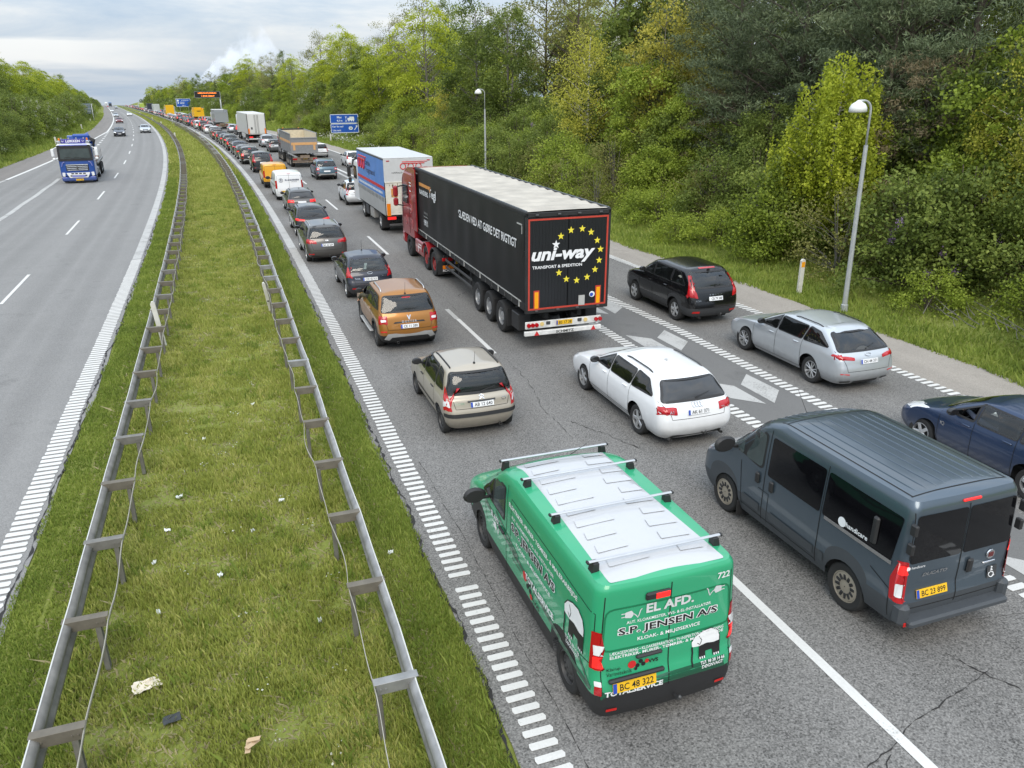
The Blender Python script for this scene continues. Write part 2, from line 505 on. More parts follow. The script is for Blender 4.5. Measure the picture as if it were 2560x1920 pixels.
def asphalt(name, base, contrast, tint=(1, 1, 1), big=0.10, fine=95.0, lane=None):
    """worn asphalt: stone chips, broad mottling and wear that runs along the lane (UV = offset, distance)"""
    m, t, b = new_mat(name)
    uv = N(t, 'ShaderNodeUVMap')
    tcn = N(t, 'ShaderNodeTexCoord')
    v1 = N(t, 'ShaderNodeTexVoronoi'); v1.inputs['Scale'].default_value = fine * .55
    n1 = N(t, 'ShaderNodeTexNoise'); n1.inputs['Scale'].default_value = fine * .45; n1.inputs['Detail'].default_value = 3
    n2 = N(t, 'ShaderNodeTexNoise'); n2.inputs['Scale'].default_value = 0.6; n2.inputs['Detail'].default_value = 9; n2.inputs['Roughness'].default_value = .62
    mpn = N(t, 'ShaderNodeMapping'); mpn.inputs['Scale'].default_value = (1.3, 0.035, 1)
    n3 = N(t, 'ShaderNodeTexNoise'); n3.inputs['Scale'].default_value = 1.0; n3.inputs['Detail'].default_value = 4
    t.links.new(uv.outputs[0], mpn.inputs[0]); t.links.new(mpn.outputs[0], n3.inputs['Vector'])
    for n in (v1, n1, n2): t.links.new(tcn.outputs['Object'], n.inputs['Vector'])
    vs_ = N(t, 'ShaderNodeSeparateColor'); t.links.new(v1.outputs['Color'], vs_.inputs[0])
    chip = math_node(t, 'ADD', math_node(t, 'MULTIPLY', math_node(t, 'SUBTRACT', vs_.outputs[0], .5), .9), math_node(t, 'MULTIPLY', math_node(t, 'SUBTRACT', n1.outputs['Fac'], .5), 2.2))
    f = math_node(t, 'MULTIPLY', chip, contrast)
    f = math_node(t, 'ADD', f, math_node(t, 'MULTIPLY', math_node(t, 'SUBTRACT', n2.outputs['Fac'], .5), big * 4))
    f = math_node(t, 'ADD', f, math_node(t, 'MULTIPLY', math_node(t, 'SUBTRACT', n3.outputs['Fac'], .5), big * 4.5))
    if lane is not None:                                 # polished wheel tracks and an oily middle in every lane
        su = N(t, 'ShaderNodeSeparateXYZ'); t.links.new(uv.outputs[0], su.inputs[0])
        l_ = math_node(t, 'MODULO', math_node(t, 'ADD', math_node(t, 'SUBTRACT', su.outputs[0], lane), 39.7), 3.97)
        for c, w_, k in ((1.17, .42, -.13), (2.77, .42, -.13), (1.97, .3, -.06)):
            a = math_node(t, 'DIVIDE', math_node(t, 'SUBTRACT', l_, c), w_)
            a = math_node(t, 'MAXIMUM', math_node(t, 'SUBTRACT', 1.0, math_node(t, 'MULTIPLY', a, a)), 0.0)
            f = math_node(t, 'ADD', f, math_node(t, 'MULTIPLY', math_node(t, 'MULTIPLY', a, n3.outputs['Fac']), k * 1.6))
    spot = math_node(t, 'MULTIPLY', math_node(t, 'MAXIMUM', math_node(t, 'SUBTRACT', n2.outputs['Fac'], .60), 0.0), -2.2)
    f = math_node(t, 'ADD', f, spot)
    f = math_node(t, 'MULTIPLY', math_node(t, 'ADD', f, 1.0), base)
    cl = N(t, 'ShaderNodeClamp'); cl.inputs['Min'].default_value = .012; cl.inputs['Max'].default_value = .6
    t.links.new(f, cl.inputs[0])
    cc = N(t, 'ShaderNodeCombineColor')
    for i in range(3): t.links.new(math_node(t, 'MULTIPLY', cl.outputs[0], tint[i]), cc.inputs[i])
    t.links.new(cc.outputs[0], b.inputs['Base Color'])
    b.inputs['Roughness'].default_value = .82; b.inputs['Specular IOR Level'].default_value = .3
    bp = N(t, 'ShaderNodeBump'); bp.inputs['Strength'].default_value = .35; bp.inputs['Distance'].default_value = .006
    t.links.new(chip, bp.inputs['Height']); t.links.new(bp.outputs[0], b.inputs['Normal'])
    return m
ASPH_R = asphalt('coarse_asphalt', 0.166, .78, (1.035, 1.0, .945), .08, 88.0, 2.64)
ASPH_L = asphalt('pale_asphalt', 0.215, .32, (1.02, 1.0, .965), .06, 95.0, -12.1)
ASPH_G = asphalt('dark_smooth_asphalt', 0.15, .15, (1, .985, .95), .06)
ASPH_S = asphalt('tan_shoulder_asphalt', 0.28, .34, (1.06, .96, .84), .10)
ASPH_LS = asphalt('brown_shoulder_asphalt', 0.19, .18, (1.05, .97, .90), .08)
def line_mat(name, c, worn):
    m, t, b = new_mat(name)
    tcn = N(t, 'ShaderNodeTexCoord'); ge = N(t, 'ShaderNodeNewGeometry')
    n1 = N(t, 'ShaderNodeTexNoise'); n1.inputs['Scale'].default_value = 22; n1.inputs['Detail'].default_value = 6; n1.inputs['Roughness'].default_value = .7
    n2 = N(t, 'ShaderNodeTexNoise'); n2.inputs['Scale'].default_value = 1.3; n2.inputs['Detail'].default_value = 5
    for n in (n1, n2): t.links.new(ge.outputs['Position'], n.inputs['Vector'])
    f = math_node(t, 'ADD', math_node(t, 'MULTIPLY', n1.outputs['Fac'], .6), math_node(t, 'MULTIPLY', n2.outputs['Fac'], .4))
    r_ = N(t, 'ShaderNodeValToRGB'); r_.color_ramp.elements[0].position = worn - .07; r_.color_ramp.elements[0].color = (.22, .215, .20, 1)
    r_.color_ramp.elements[1].position = worn + .07; r_.color_ramp.elements[1].color = (c, c * .99, c * .95, 1)
    e_ = r_.color_ramp.elements.new(.72); e_.color = (c * .82, c * .81, c * .77, 1)
    t.links.new(f, r_.inputs[0]); t.links.new(r_.outputs[0], b.inputs['Base Color']); b.inputs['Roughness'].default_value = .75
    return m
LINEW = line_mat('road_paint', .62, .36)
LINEO = line_mat('worn_road_paint', .43, .44)

# land: one sheet from the road out to the horizon
sg = np.concatenate([np.arange(-60, 240, 2.5), np.arange(240, 600, 8), np.arange(600, 1690, 20)])
og = np.array([-2500, -900, -400, -150, -80, -60, -50, -44, -40, -36, -33, -30, -28, -26, -24.5, -23, -22, -21.2, -20.5, -19.5, -18.5, -17.5, -16.8, -16, -12, -8, -4.2, -3.7,
               -3, -2.2, -1.5, -.8, 0, .8, 1.5, 2.2, 2.6, 6, 10, 12.8, 13.6, 14.6, 15.6, 16.6, 17.4, 18, 18.8, 19.6, 20.5, 22, 23.5, 25, 27, 29, 31.5, 35, 40, 46, 55, 70, 100, 150, 400, 900, 2500])
def land_h(s, o):
    h = bank(s, o)
    paved = ((o > lin(s, L_OUT) + .05) & (o < L_IN - .05)) | ((o > R_IN + .05) & (o < lin(s, R_OUT) - .05))
    wob = (np.sin(s * .9 + o * 1.7) * .03 + np.sin(s * .37 - o * .8) * .05) * np.clip(np.abs(h) * 2, 0, 1)
    return np.where(paved, -0.06, h + wob - 0.012)
land = strip_mesh('ground', sg, [np.full_like(sg, o) for o in og], land_h, GROUND)
sr = np.concatenate([np.arange(-40, 300, 1.5), np.arange(300, 1690, 10)])
wob = lambda a, q: a * (np.sin(sr * 1.9 + q) * .5 + np.sin(sr * 5.3 + q * 2) * .3 + np.sin(sr * .61 + q) * .6)
# carriageways
cl_o = np.minimum(lin(sr, [(-60, -17.2), (76, -16.75), (103, -15.3), (150, -13.65), (176, -12.75), (210, -12.7), (1700, -12.9)]), 0)
strip_mesh('road_northbound', sr, [cl_o, cl_o * .5 - 2, np.full_like(sr, L_IN) + wob(.06, 1)], 0.0, ASPH_L)
strip_mesh('left_shoulder', sr, [lin(sr, L_OUT) + wob(.12, 3), cl_o], 0.0, ASPH_LS)
r_line = lin(sr, [(-60, 16.35), (22, 16.3), (29, 15.95), (40, 15.6), (94, 15.0), (110, 14.9), (160, 13.4), (235, 11.3), (300, 11.0), (1700, 11.0)])
strip_mesh('road_southbound', sr, [np.full_like(sr, R_IN) + wob(.06, 2), np.full_like(sr, 6.6), r_line + .12], 0.0, ASPH_R)
strip_mesh('right_shoulder', sr, [r_line + .12, lin(sr, R_OUT) + wob(.12, 5)], 0.0, ASPH_S)
sgore = np.arange(-40, 92, 1.5)
GR = [(-60, 12.6), (20, 12.62), (24, 12.4), (45, 11.8), (70, 11.1), (95, 10.62)]
strip_mesh('gore_surface', sgore, [np.full_like(sgore, 10.72), lin(sgore, GR) - .06], 0.004, ASPH_G)
# the concrete edge strip of the bridge-side kerb lane
# ---------------- painted lines
def line_strip(name, s0, s1, o, wd, material=LINEW, h=0.008, step=1.5):
    s = np.arange(s0, s1 + step, step); s[-1] = s1
    oc = o(s) if callable(o) else np.full_like(s, o)
    return strip_mesh(name, s, [oc - wd / 2, oc + wd / 2], h, material)
def block_mesh(wd, ln, slant):
    me = bpy.data.meshes.new('line_block')
    c = .02; r = random
    P = [(-wd / 2, -ln / 2 - slant), (0, -ln / 2), (wd / 2, -ln / 2 + slant), (wd / 2 + c, 0 + slant), (wd / 2, ln / 2 + slant), (0, ln / 2), (-wd / 2, ln / 2 - slant), (-wd / 2 - c * .6, -slant)]
    me.from_pydata([(x, y, 0) for x, y in P] + [(x, y, -.004) for x, y in P], [], [tuple(range(8))] + [(i, i + 8, (i + 1) % 8 + 8, (i + 1) % 8) for i in range(8)])
    me.materials.append(LINEW)
    return me
def comb(parent, s0, s1, o, wd=.34, per=.198, fill=.56, slant=0.0):
    mes = [block_mesh(wd * random.uniform(.95, 1.04), per * fill * random.uniform(.92, 1.06), slant) for _ in range(5)]
    s = s0
    while s < s1:
        if random.random() > .004:
            oo = float(o(np.array([s]))[0]) if callable(o) else o
            b = bpy.data.objects.new('line_block', random.choice(mes)); link(b, parent)
            b.location = P3(s, oo + random.uniform(-.008, .008), .010 if slant == 0 else .012); b.rotation_euler = (0, 0, -heading(s) + random.uniform(-.02, .02) + slant)
        s += per
A_O, B_O = -4.12, 2.64
e1 = line_strip('edge_line', 38, 900, A_O, .36, LINEO); comb(e1, 9.5, 38, A_O, .38, .198, .68)
e2 = line_strip('edge_line', 38, 900, B_O, .36, LINEO); comb(e2, 4.6, 38, B_O)
rl = lambda s: np.interp(s, sr, r_line)
e3 = line_strip('edge_line', 36, 900, rl, .22, LINEW); comb(e3, 9, 36, rl, .32, .205, .55)
gl = lambda s: lin(s, GR) + .12
e4 = line_strip('gore_line', 44, 92, gl, .24, LINEW); comb(e4, 9, 44, gl, .34, .205, .56)
e5 = line_strip('gore_line', 30, 92, lambda s: np.full_like(s, 10.55), .24, LINEO); comb(e5, 4.5, 30, 10.56, .34, .205, .6)
el_o = lambda s: lin(s, [(40, -17.0), (76, -16.57), (103, -15.15), (150, -13.47), (174, -12.55), (200, -12.5), (1700, -12.7)])
line_strip('edge_line', 78.5, 900, el_o, .3, LINEW)
line_strip('faded_line', 30, 78, el_o, .26, LINEO)
line_strip('slip_lane_line', 20, 78, lambda s: -12.4 + .03 * np.sin(s * .7), .30, LINEO)
for k in range(5): line_strip('lane_dash', 30 + k * 5, 32.2 + k * 5, -13.1, .14, LINEW)
for s0 in range(96, 176, 6): line_strip('merge_dash', s0, s0 + 2.2, -12.38, .3, LINEW)
for k in range(0, 60): line_strip('lane_dash', 31.2 + k * 15, 36.2 + k * 15, -8.03, .13 if k > 1 else .12, LINEW)
line_strip('lane_line', 1.5, 10.8, 6.6, .15, LINEW)
line_strip('worn_dash', 23.7, 25.0, 6.58, .15, LINEO)
for k in range(0, 50): line_strip('lane_dash', 19.95 + k * 15, (23.7 if k == 0 else 24.95 + k * 15), 6.6, .13, LINEW)
for k in range(0, 40): line_strip('merge_dash', 95 + k * 8, 98 + k * 8, 10.55, .2, LINEW)
# chevrons on the gore
for c_ in (24.35, 20.2, 15.98, 11.8, 7.6):
    for poly in ([(10.93, 0), (11.5, -.58), (11.52, -1.85), (10.93, -1.25)], [(11.72, -.55), (12.32, .05), (12.38, -1.22), (11.74, -1.88)]):
        m = MB(); V = [P3(c_ + q, o, .011) for o, q in poly]; m.add(V, [(0, 3, 2, 1) if poly[0][0] < 11 else (0, 3, 2, 1)])
        ch = m.build('chevron_limb', LINEO); ch['kind'] = 'structure'; fix_normals(ch)
# cracks and tar seams in the southbound carriageway
CRACK = mat('crack', (0.022, 0.021, 0.02), .9)
def crack(pts, wd, jag=.06, seed=0, step=.07, h=.006):
    r = random.Random(seed); m = MB(); L_ = []; 
    for (s0, o0), (s1, o1) in zip(pts[:-1], pts[1:]):
        n = max(2, int(math.hypot(s1 - s0, o1 - o0) / step))
        for i in range(n): L_.append((s0 + (s1 - s0) * i / n, o0 + (o1 - o0) * i / n))
    L_.append(pts[-1]); V, F = [], []
    drift = 0
    for i, (s, o) in enumerate(L_):
        a = L_[min(i + 1, len(L_) - 1)]; b = L_[max(i - 1, 0)]
        ds_, do = a[0] - b[0], a[1] - b[1]; l = math.hypot(ds_, do); nx, ny = -do / l, ds_ / l
        drift = drift * .9 + r.uniform(-jag, jag); w_ = wd * r.choice((.06, .2, .3, .5, .8)) * .4
        V += [P3(s + nx * (drift + w_), o + ny * (drift + w_), h), P3(s + nx * (drift - w_), o + ny * (drift - w_), h)]
        if i: k = 2 * i; F.append((k - 2, k - 1, k + 1, k))
    c = m.add(V, F).build('road_crack', CRACK); c['kind'] = 'structure'; fix_normals(c)
crack([(4.0, 4.55), (4.9, 6.0), (5.2, 7.0), (5.6, 8.6)], .03, .02, 1)
crack([(3.75, 4.75), (4.5, 5.6), (4.95, 6.3)], .035, .03, 2)
crack([(4.7, 5.9), (3.6, 6.35)], .02, .01, 3)
crack([(19.5, 6.72), (17.6, 6.7), (15.6, 6.35), (13.9, 6.3)], .028, .03, 4)
crack([(14.8, 6.7), (13.9, 7.1), (13.0, 7.45)], .05, .035, 5)
crack([(34, 6.75), (28, 6.85), (24.5, 6.9)], .022, .02, 6)
crack([(26.5, 7.4), (26.9, 8.0)], .05, .05, 7); crack([(29.2, 7.1), (29.7, 7.7), (30.3, 7.6)], .03, .05, 8)
crack([(6.0, 8.3), (5.2, 8.6), (4.4, 9.0), (3.4, 9.6)], .05, .03, 9)
crack([(6.4, 9.2), (6.1, 11.0)], .02, .02, 10); crack([(5.2, 8.9), (5.5, 10.6)], .018, .02, 11)
crack([(5.0, 3.0), (14, 2.98)], .02, .01, 12)
crack([(3.5, 2.30), (45, 2.30)], .11, .03, 14, .1, .009); crack([(8, -3.84), (50, -3.84)], .10, .03, 15, .12, .009)
crack([(24.5, 9.2), (22.4, 8.9), (20.2, 8.8)], .03, .05, 13)

# ---------------- guard rails
GALV = mat('weathered_zinc', (0.19, 0.182, 0.165), .6, .3, var=.32, scale=5, bump=.2)
GALVD = mat('dull_zinc', (0.155, 0.138, 0.11), .7, .25, var=.25, scale=5, bump=.2)
GALVB = mat('bright_zinc', (0.27, 0.27, 0.265), .5, .4, var=.3, scale=5)
def rail(label, front, inner, post_o, s0, sgn, beam_mat):
    """front beam next to the road, cross bars, sigma posts and a flat strap on the grass side"""
    root = empty('guard_rail', P3(30, (front + inner) / 2)); root.rotation_euler = (0, 0, 0)
    tag(root, label, 'guard rail', 'guard rails along the median')
    inv = root.location
    s = np.concatenate([np.arange(2.0, 260, 1.0), np.arange(260, 900, 6)])
    # W-beam profile, depth measured away from the road
    prof = [(0, .755), (.025, .765), (.085, .71), (.085, .655), (.02, .60), (.02, .57), (.085, .515), (.085, .46), (.02, .41), (0, .42)]
    V = np.zeros((len(s), len(prof) * 2, 3))
    jit = .012 * np.sin(s * .8) + .01 * np.sin(s * 2.3 + front)
    pr = [(d, h) for d, h in prof] + [(d + .006, h + .002) for d, h in prof[::-1]]
    for j, (d, h) in enumerate(pr): V[:, j] = RP(s, front + sgn * d + jit * .6, h + jit * .5) - np.array(inv)
    k = len(pr); n = len(s)
    i, j = np.meshgrid(np.arange(n - 1), np.arange(k), indexing='ij')
    F = np.stack([(i * k + j).ravel(), (i * k + (j + 1) % k).ravel(), ((i + 1) * k + (j + 1) % k).ravel(), ((i + 1) * k + j).ravel()], 1)
    fix_normals(np_mesh('beam', V.reshape(-1, 3), F, beam_mat, root))
    sb = np.arange(2.0, 200, 1.0); jb = .012 * np.sin(sb * .8) + .01 * np.sin(sb * 2.3 + front)
    part('beam_lip', mat('lip_zinc', (.62, .61, .58), .4, .3), root, lambda m: m.tube([Vector(RP(a, front + sgn * .012 + b * .6, .768 + b * .5)) - inv for a, b in zip(sb, jb)], .011, 5))
    # strap
    ss = np.arange(2.0, 260, .25)
    amp = .035 if sgn > 0 else .06
    ph = (ss - s0) / 1.97 * math.pi
    so_ = inner + amp * np.abs(np.sin(ph)) * np.sin(ss * .71 + 1) + .012 * np.sin(ss * 2.1)
    Vs = np.stack([RP(ss, so_, .69 - .035 * np.abs(np.sin(ph))), RP(ss, so_, .745 - .035 * np.abs(np.sin(ph))), RP(ss, so_ + sgn * .008, .745 - .035 * np.abs(np.sin(ph))), RP(ss, so_ + sgn * .008, .69 - .035 * np.abs(np.sin(ph)))], 1) - np.array(inv)
    n = len(ss); k = 4
    i, j = np.meshgrid(np.arange(n - 1), np.arange(k), indexing='ij')
    F = np.stack([(i * k + j).ravel(), (i * k + (j + 1) % k).ravel(), ((i + 1) * k + (j + 1) % k).ravel(), ((i + 1) * k + j).ravel()], 1)
    fix_normals(np_mesh('strap', Vs.reshape(-1, 3), F, mat('strap_zinc', (.40, .375, .32), .6, .2, var=.2, scale=4), root))
    wd = abs(front - inner)
    # cross bar: channel with top flange, web, small end plates and bolts
    def bar(m):
        m.box((sgn * wd / 2, 0, .775), (wd + .03, .115, .012), .003)
        m.box((sgn * wd / 2, -.05, .70), (wd - .02, .012, .145), .003)
        m.box((sgn * wd / 2, -.02, .63), (wd - .04, .06, .012), .003)
        m.box((sgn * .05, -.01, .68), (.012, .1, .15), .002)
        for q in (.10, wd - .12, wd - .06): m.lathe([(.012, -.066), (.012, -.056)], 6, 'y', (sgn * q, 0, .70))
    me_b = part('cross_bar', GALVD, root, bar)
    def bar2(m):
        bar(m)
    me_b2 = part('cross_bar', GALVB if sgn < 0 else GALV, root, bar)
    def post(m):
        px = 0
        for c, d in (((0, 0, .30), (.012, .09, .72)), ((.03, .045, .30), (.06, .010, .72)), ((.03, -.045, .30), (.06, .010, .72)), ((.055, .03, .30), (.010, .03, .72)), ((.055, -.03, .30), (.010, .03, .72))):
            m.box(c, d, .002)
    me_p = part('post', GALV, root, post)
    k = 0; s = s0
    while s < 205:
        near = s < 60
        src = me_b2 if random.Random(k * 7 + int(front * 10)).random() < .3 else me_b
        for srcO, oo in ((src, front), (me_p, post_o)):
            c = srcO if (k == 0 and srcO is not (me_b2 if src is me_b else me_b)) else srcO.copy()
            if c is not srcO: link(c, root)
            c.location = P3(s, oo) - inv; c.rotation_euler = (random.uniform(-.01, .01), random.uniform(-.015, .015), -heading(s) + (math.pi if (srcO is me_p and sgn < 0) else 0))
        k += 1; s += 1.97
    if me_b2.location.length == 0: me_b2.location = P3(s0 - 1.97, front) - inv; p2 = me_p.copy(); link(p2, root); p2.location = P3(s0 - 1.97, post_o) - inv
    if me_b.location.length == 0: me_b.location = P3(s0 - 3.94, front) - inv
    return root
rail('galvanised ladder-like guard rail beside the carriageway with oncoming cars', -2.70, -2.19, -2.33, 7.62, 1, GALV)
rail('galvanised ladder-like guard rail beside the queue of stopped cars', 1.34, .85, .93, 7.17, -1, GALVB)

# marker posts standing in the median and on the verges
POSTW = mat('white_post', (.58, .57, .52), .65, var=.15)
def marker(s, o, h, label, lean=(0, 0), tip=None, base=0.0, wd=.12):
    root = empty('marker_post', P3(s, o, base), -heading(s)); root.rotation_euler = (lean[0], lean[1], -heading(s))
    tag(root, label, 'marker post', 'marker posts beside the motorway')
    part('shaft', POSTW, root, lambda m: m.prism([(-wd / 2, -.05), (wd / 2, -.05), (wd / 2, h - .06), (wd * .2, h), (-wd * .2, h), (-wd / 2, h - .06)], 'y', -.045, .045))
    if tip:
        part('reflector', tip, root, lambda m: m.box((0, 0, h - .2), (wd * .86, .1, .2), .004))
    else:
        part('reflector', DGREY, root, lambda m: m.box((0, 0, h * .32), (wd * .55, .1, .05), .003))
    return root
ORP = mat('orange_reflector', (.80, .33, .01), .5)
marker(22.7, 19.45, 1.25, 'white marker post with orange reflector on the grass near the lamp post', tip=ORP, wd=.17)
marker(24.2, -2.36, 1.32, 'tall white marker post leaning beside the guard rail of the oncoming carriageway', (R(-2), R(-6)), wd=.13)
marker(27.2, .88, 1.0, 'white marker post leaning against the guard rail beside the queue', (R(10), R(-8)), wd=.11)
for s, o in ((134.7, -2.1), (134, 1.45), (200, -2.1), (225, 1.45), (262, -2.1), (300, 1.45), (380, -2.1)):
    marker(s, o, 1.1, 'small white marker post in the grass median far up the road', wd=.2)
for s, o in ((128.4, -17.6), (186.7, -17.4), (250, -17.9), (320, -18.1), (390, -18.3)):
    marker(s, o, 1.1, 'white marker post on the verge below the wooded slope', (0, R(-4)), wd=.22, base=.03)
marker(118.7, 18.4, 1.1, 'white marker post beside the legs of the blue height sign', wd=.2)

# ================================================================== VEGETATION
def leaf_mat(name, c0, c1, c2, transl=.36, rough=.6):
    m, t, b = new_mat(name)
    at = N(t, 'ShaderNodeAttribute', attribute_name='tint')
    oi = N(t, 'ShaderNodeObjectInfo')
    f = math_node(t, 'ADD', math_node(t, 'MULTIPLY', at.outputs['Fac'], .8), math_node(t, 'MULTIPLY', oi.outputs['Random'], .2))
    r1 = N(t, 'ShaderNodeValToRGB')
    r1.color_ramp.elements[0].position = .1; r1.color_ramp.elements[0].color = (*c0, 1)
    r1.color_ramp.elements[1].position = .9; r1.color_ramp.elements[1].color = (*c2, 1)
    e_ = r1.color_ramp.elements.new(.5); e_.color = (*c1, 1)
    t.links.new(f, r1.inputs[0])
    t.links.new(r1.outputs[0], b.inputs['Base Color'])
    b.inputs['Roughness'].default_value = rough; b.inputs['Specular IOR Level'].default_value = .25
    tr = N(t, 'ShaderNodeBsdfTranslucent')
    t.links.new(r1.outputs[0], tr.inputs['Color'])
    mx = N(t, 'ShaderNodeMixShader'); mx.inputs[0].default_value = transl
    t.links.new(b.outputs[0], mx.inputs[1]); t.links.new(tr.outputs[0], mx.inputs[2])
    t.links.new(mx.outputs[0], t.nodes['Material Output'].inputs['Surface'])
    return m
BARK = mat('brown_bark', (.075, .06, .045), .9, var=.25, scale=9, bump=.6)
BARKG = mat('grey_bark', (.14, .13, .11), .9, var=.2, scale=8, bump=.5)
def birch_bark():
    m, t, b = new_mat('birch_bark')
    tcn = N(t, 'ShaderNodeTexCoord'); mp_ = N(t, 'ShaderNodeMapping'); mp_.inputs['Scale'].default_value = (2, 2, 9)
    n = N(t, 'ShaderNodeTexNoise'); n.inputs['Scale'].default_value = 1.5; n.inputs['Detail'].default_value = 4
    t.links.new(tcn.outputs['Object'], mp_.inputs[0]); t.links.new(mp_.outputs[0], n.inputs['Vector'])
    r_ = N(t, 'ShaderNodeValToRGB'); r_.color_ramp.elements[0].position = .42; r_.color_ramp.elements[0].color = (.04, .035, .03, 1)
    r_.color_ramp.elements[1].position = .5; r_.color_ramp.elements[1].color = (.55, .53, .48, 1)
    t.links.new(n.outputs['Fac'], r_.inputs[0]); t.links.new(r_.outputs[0], b.inputs['Base Color']); b.inputs['Roughness'].default_value = .8
    return m
BIRCHB = birch_bark()
L_BEECH = leaf_mat('beech_leaves', (0.108, 0.145, 0.014), (0.385, 0.446, 0.040), (0.581, 0.603, 0.071), 0.45)
L_MID = leaf_mat('green_leaves', (0.045, 0.073, 0.018), (0.180, 0.236, 0.048), (0.325, 0.375, 0.085), 0.4)
L_FRESH = leaf_mat('fresh_leaves', (0.077, 0.112, 0.016), (0.264, 0.340, 0.043), (0.445, 0.506, 0.085), 0.42)
L_OLIVE = leaf_mat('olive_leaves', (0.077, 0.082, 0.026), (0.232, 0.234, 0.068), (0.375, 0.359, 0.115), 0.4)
L_BIRCH = leaf_mat('birch_leaves', (0.135, 0.150, 0.023), (0.445, 0.446, 0.064), (0.633, 0.594, 0.113), 0.45)
L_GOLD = leaf_mat('golden_leaves', (0.153, 0.154, 0.025), (0.462, 0.428, 0.071), (0.616, 0.542, 0.113), 0.42)
L_PINE = leaf_mat('pine_needles', (0.034, 0.048, 0.025), (0.121, 0.157, 0.078), (0.243, 0.283, 0.149), 0.15)
L_SPRUCE = leaf_mat('spruce_needles', (0.021, 0.030, 0.018), (0.038, 0.051, 0.029), (0.068, 0.085, 0.044), .05)
L_DEAD = leaf_mat('brown_twigs', (0.124, 0.103, 0.057), (0.227, 0.183, 0.103), (0.363, 0.304, 0.181), .2)
L_WHITE = leaf_mat('white_blossom', (0.393, 0.393, 0.310), (0.538, 0.538, 0.445), (0.683, 0.683, 0.600), .3)
L_LILAC = leaf_mat('lilac_blossom', (0.242, 0.157, 0.303), (0.387, 0.266, 0.460), (0.557, 0.436, 0.605), .3)
L_YELL = leaf_mat('yellow_blossom', (0.550, 0.300, 0.010), (0.750, 0.450, 0.010), (0.850, 0.580, 0.040), .3)

def leaf_quads(P, size, aspect, g, up=.4, droop=0.0, along=None):
    """rhombic leaves at P: random orientation with an upward bias"""
    n = len(P)
    d = g.normal(size=(n, 3)); d[:, 2] -= droop
    if along is not None: d = d * .45 + along
    d /= np.linalg.norm(d, axis=1)[:, None] + 1e-9
    nr = g.normal(size=(n, 3)); nr[:, 2] = np.abs(nr[:, 2]) + up
    b = np.cross(d, nr); b /= np.linalg.norm(b, axis=1)[:, None] + 1e-9
    L = (size * g.uniform(.65, 1.3, n))[:, None]; Wd = L * aspect
    k = g.uniform(-.1, .15, n)[:, None]
    V = np.stack([P - d * L * .5, P + b * Wd * .5 + d * L * k, P + d * L * .5, P - b * Wd * .5 + d * L * k], 1)
    return V.reshape(-1, 3)
def leaves_mesh(V, tint, material):
    F = np.arange(len(V), dtype=np.int32).reshape(-1, 4)
    me = bpy.data.meshes.new('crown')
    me.vertices.add(len(V)); me.vertices.foreach_set('co', V.astype(np.float32).ravel())
    n = len(F)
    me.loops.add(n * 4); me.loops.foreach_set('vertex_index', F.ravel())
    me.polygons.add(n); me.polygons.foreach_set('loop_start', np.arange(0, n * 4, 4, dtype=np.int32))
    me.materials.append(material)
    a = me.attributes.new('tint', 'FLOAT', 'FACE'); a.data.foreach_set('value', np.clip(tint, 0, 1).astype(np.float32))
    me.update(calc_edges=True)
    return me
def envelope(kind, t):
    """crown radius (0..1) over relative crown height"""
    t = np.clip(t, 0, 1)
    if kind == 'round': return np.sqrt(np.clip(1 - (2 * t - .85) ** 2 / 1.35, 0, 1))
    if kind == 'tall': return np.clip(np.sin(np.pi * np.clip(t * .82 + .14, 0, 1)) ** .7, 0, 1)
    if kind == 'cone': return np.clip((1 - t) ** .8 + .03, 0, 1)
    if kind == 'bush': return np.sqrt(np.clip(1 - t ** 2.2, 0, 1))
    if kind == 'flat': return np.clip(np.sin(np.pi * np.clip(t * .7 + .25, 0, 1)) ** .5, 0, 1)
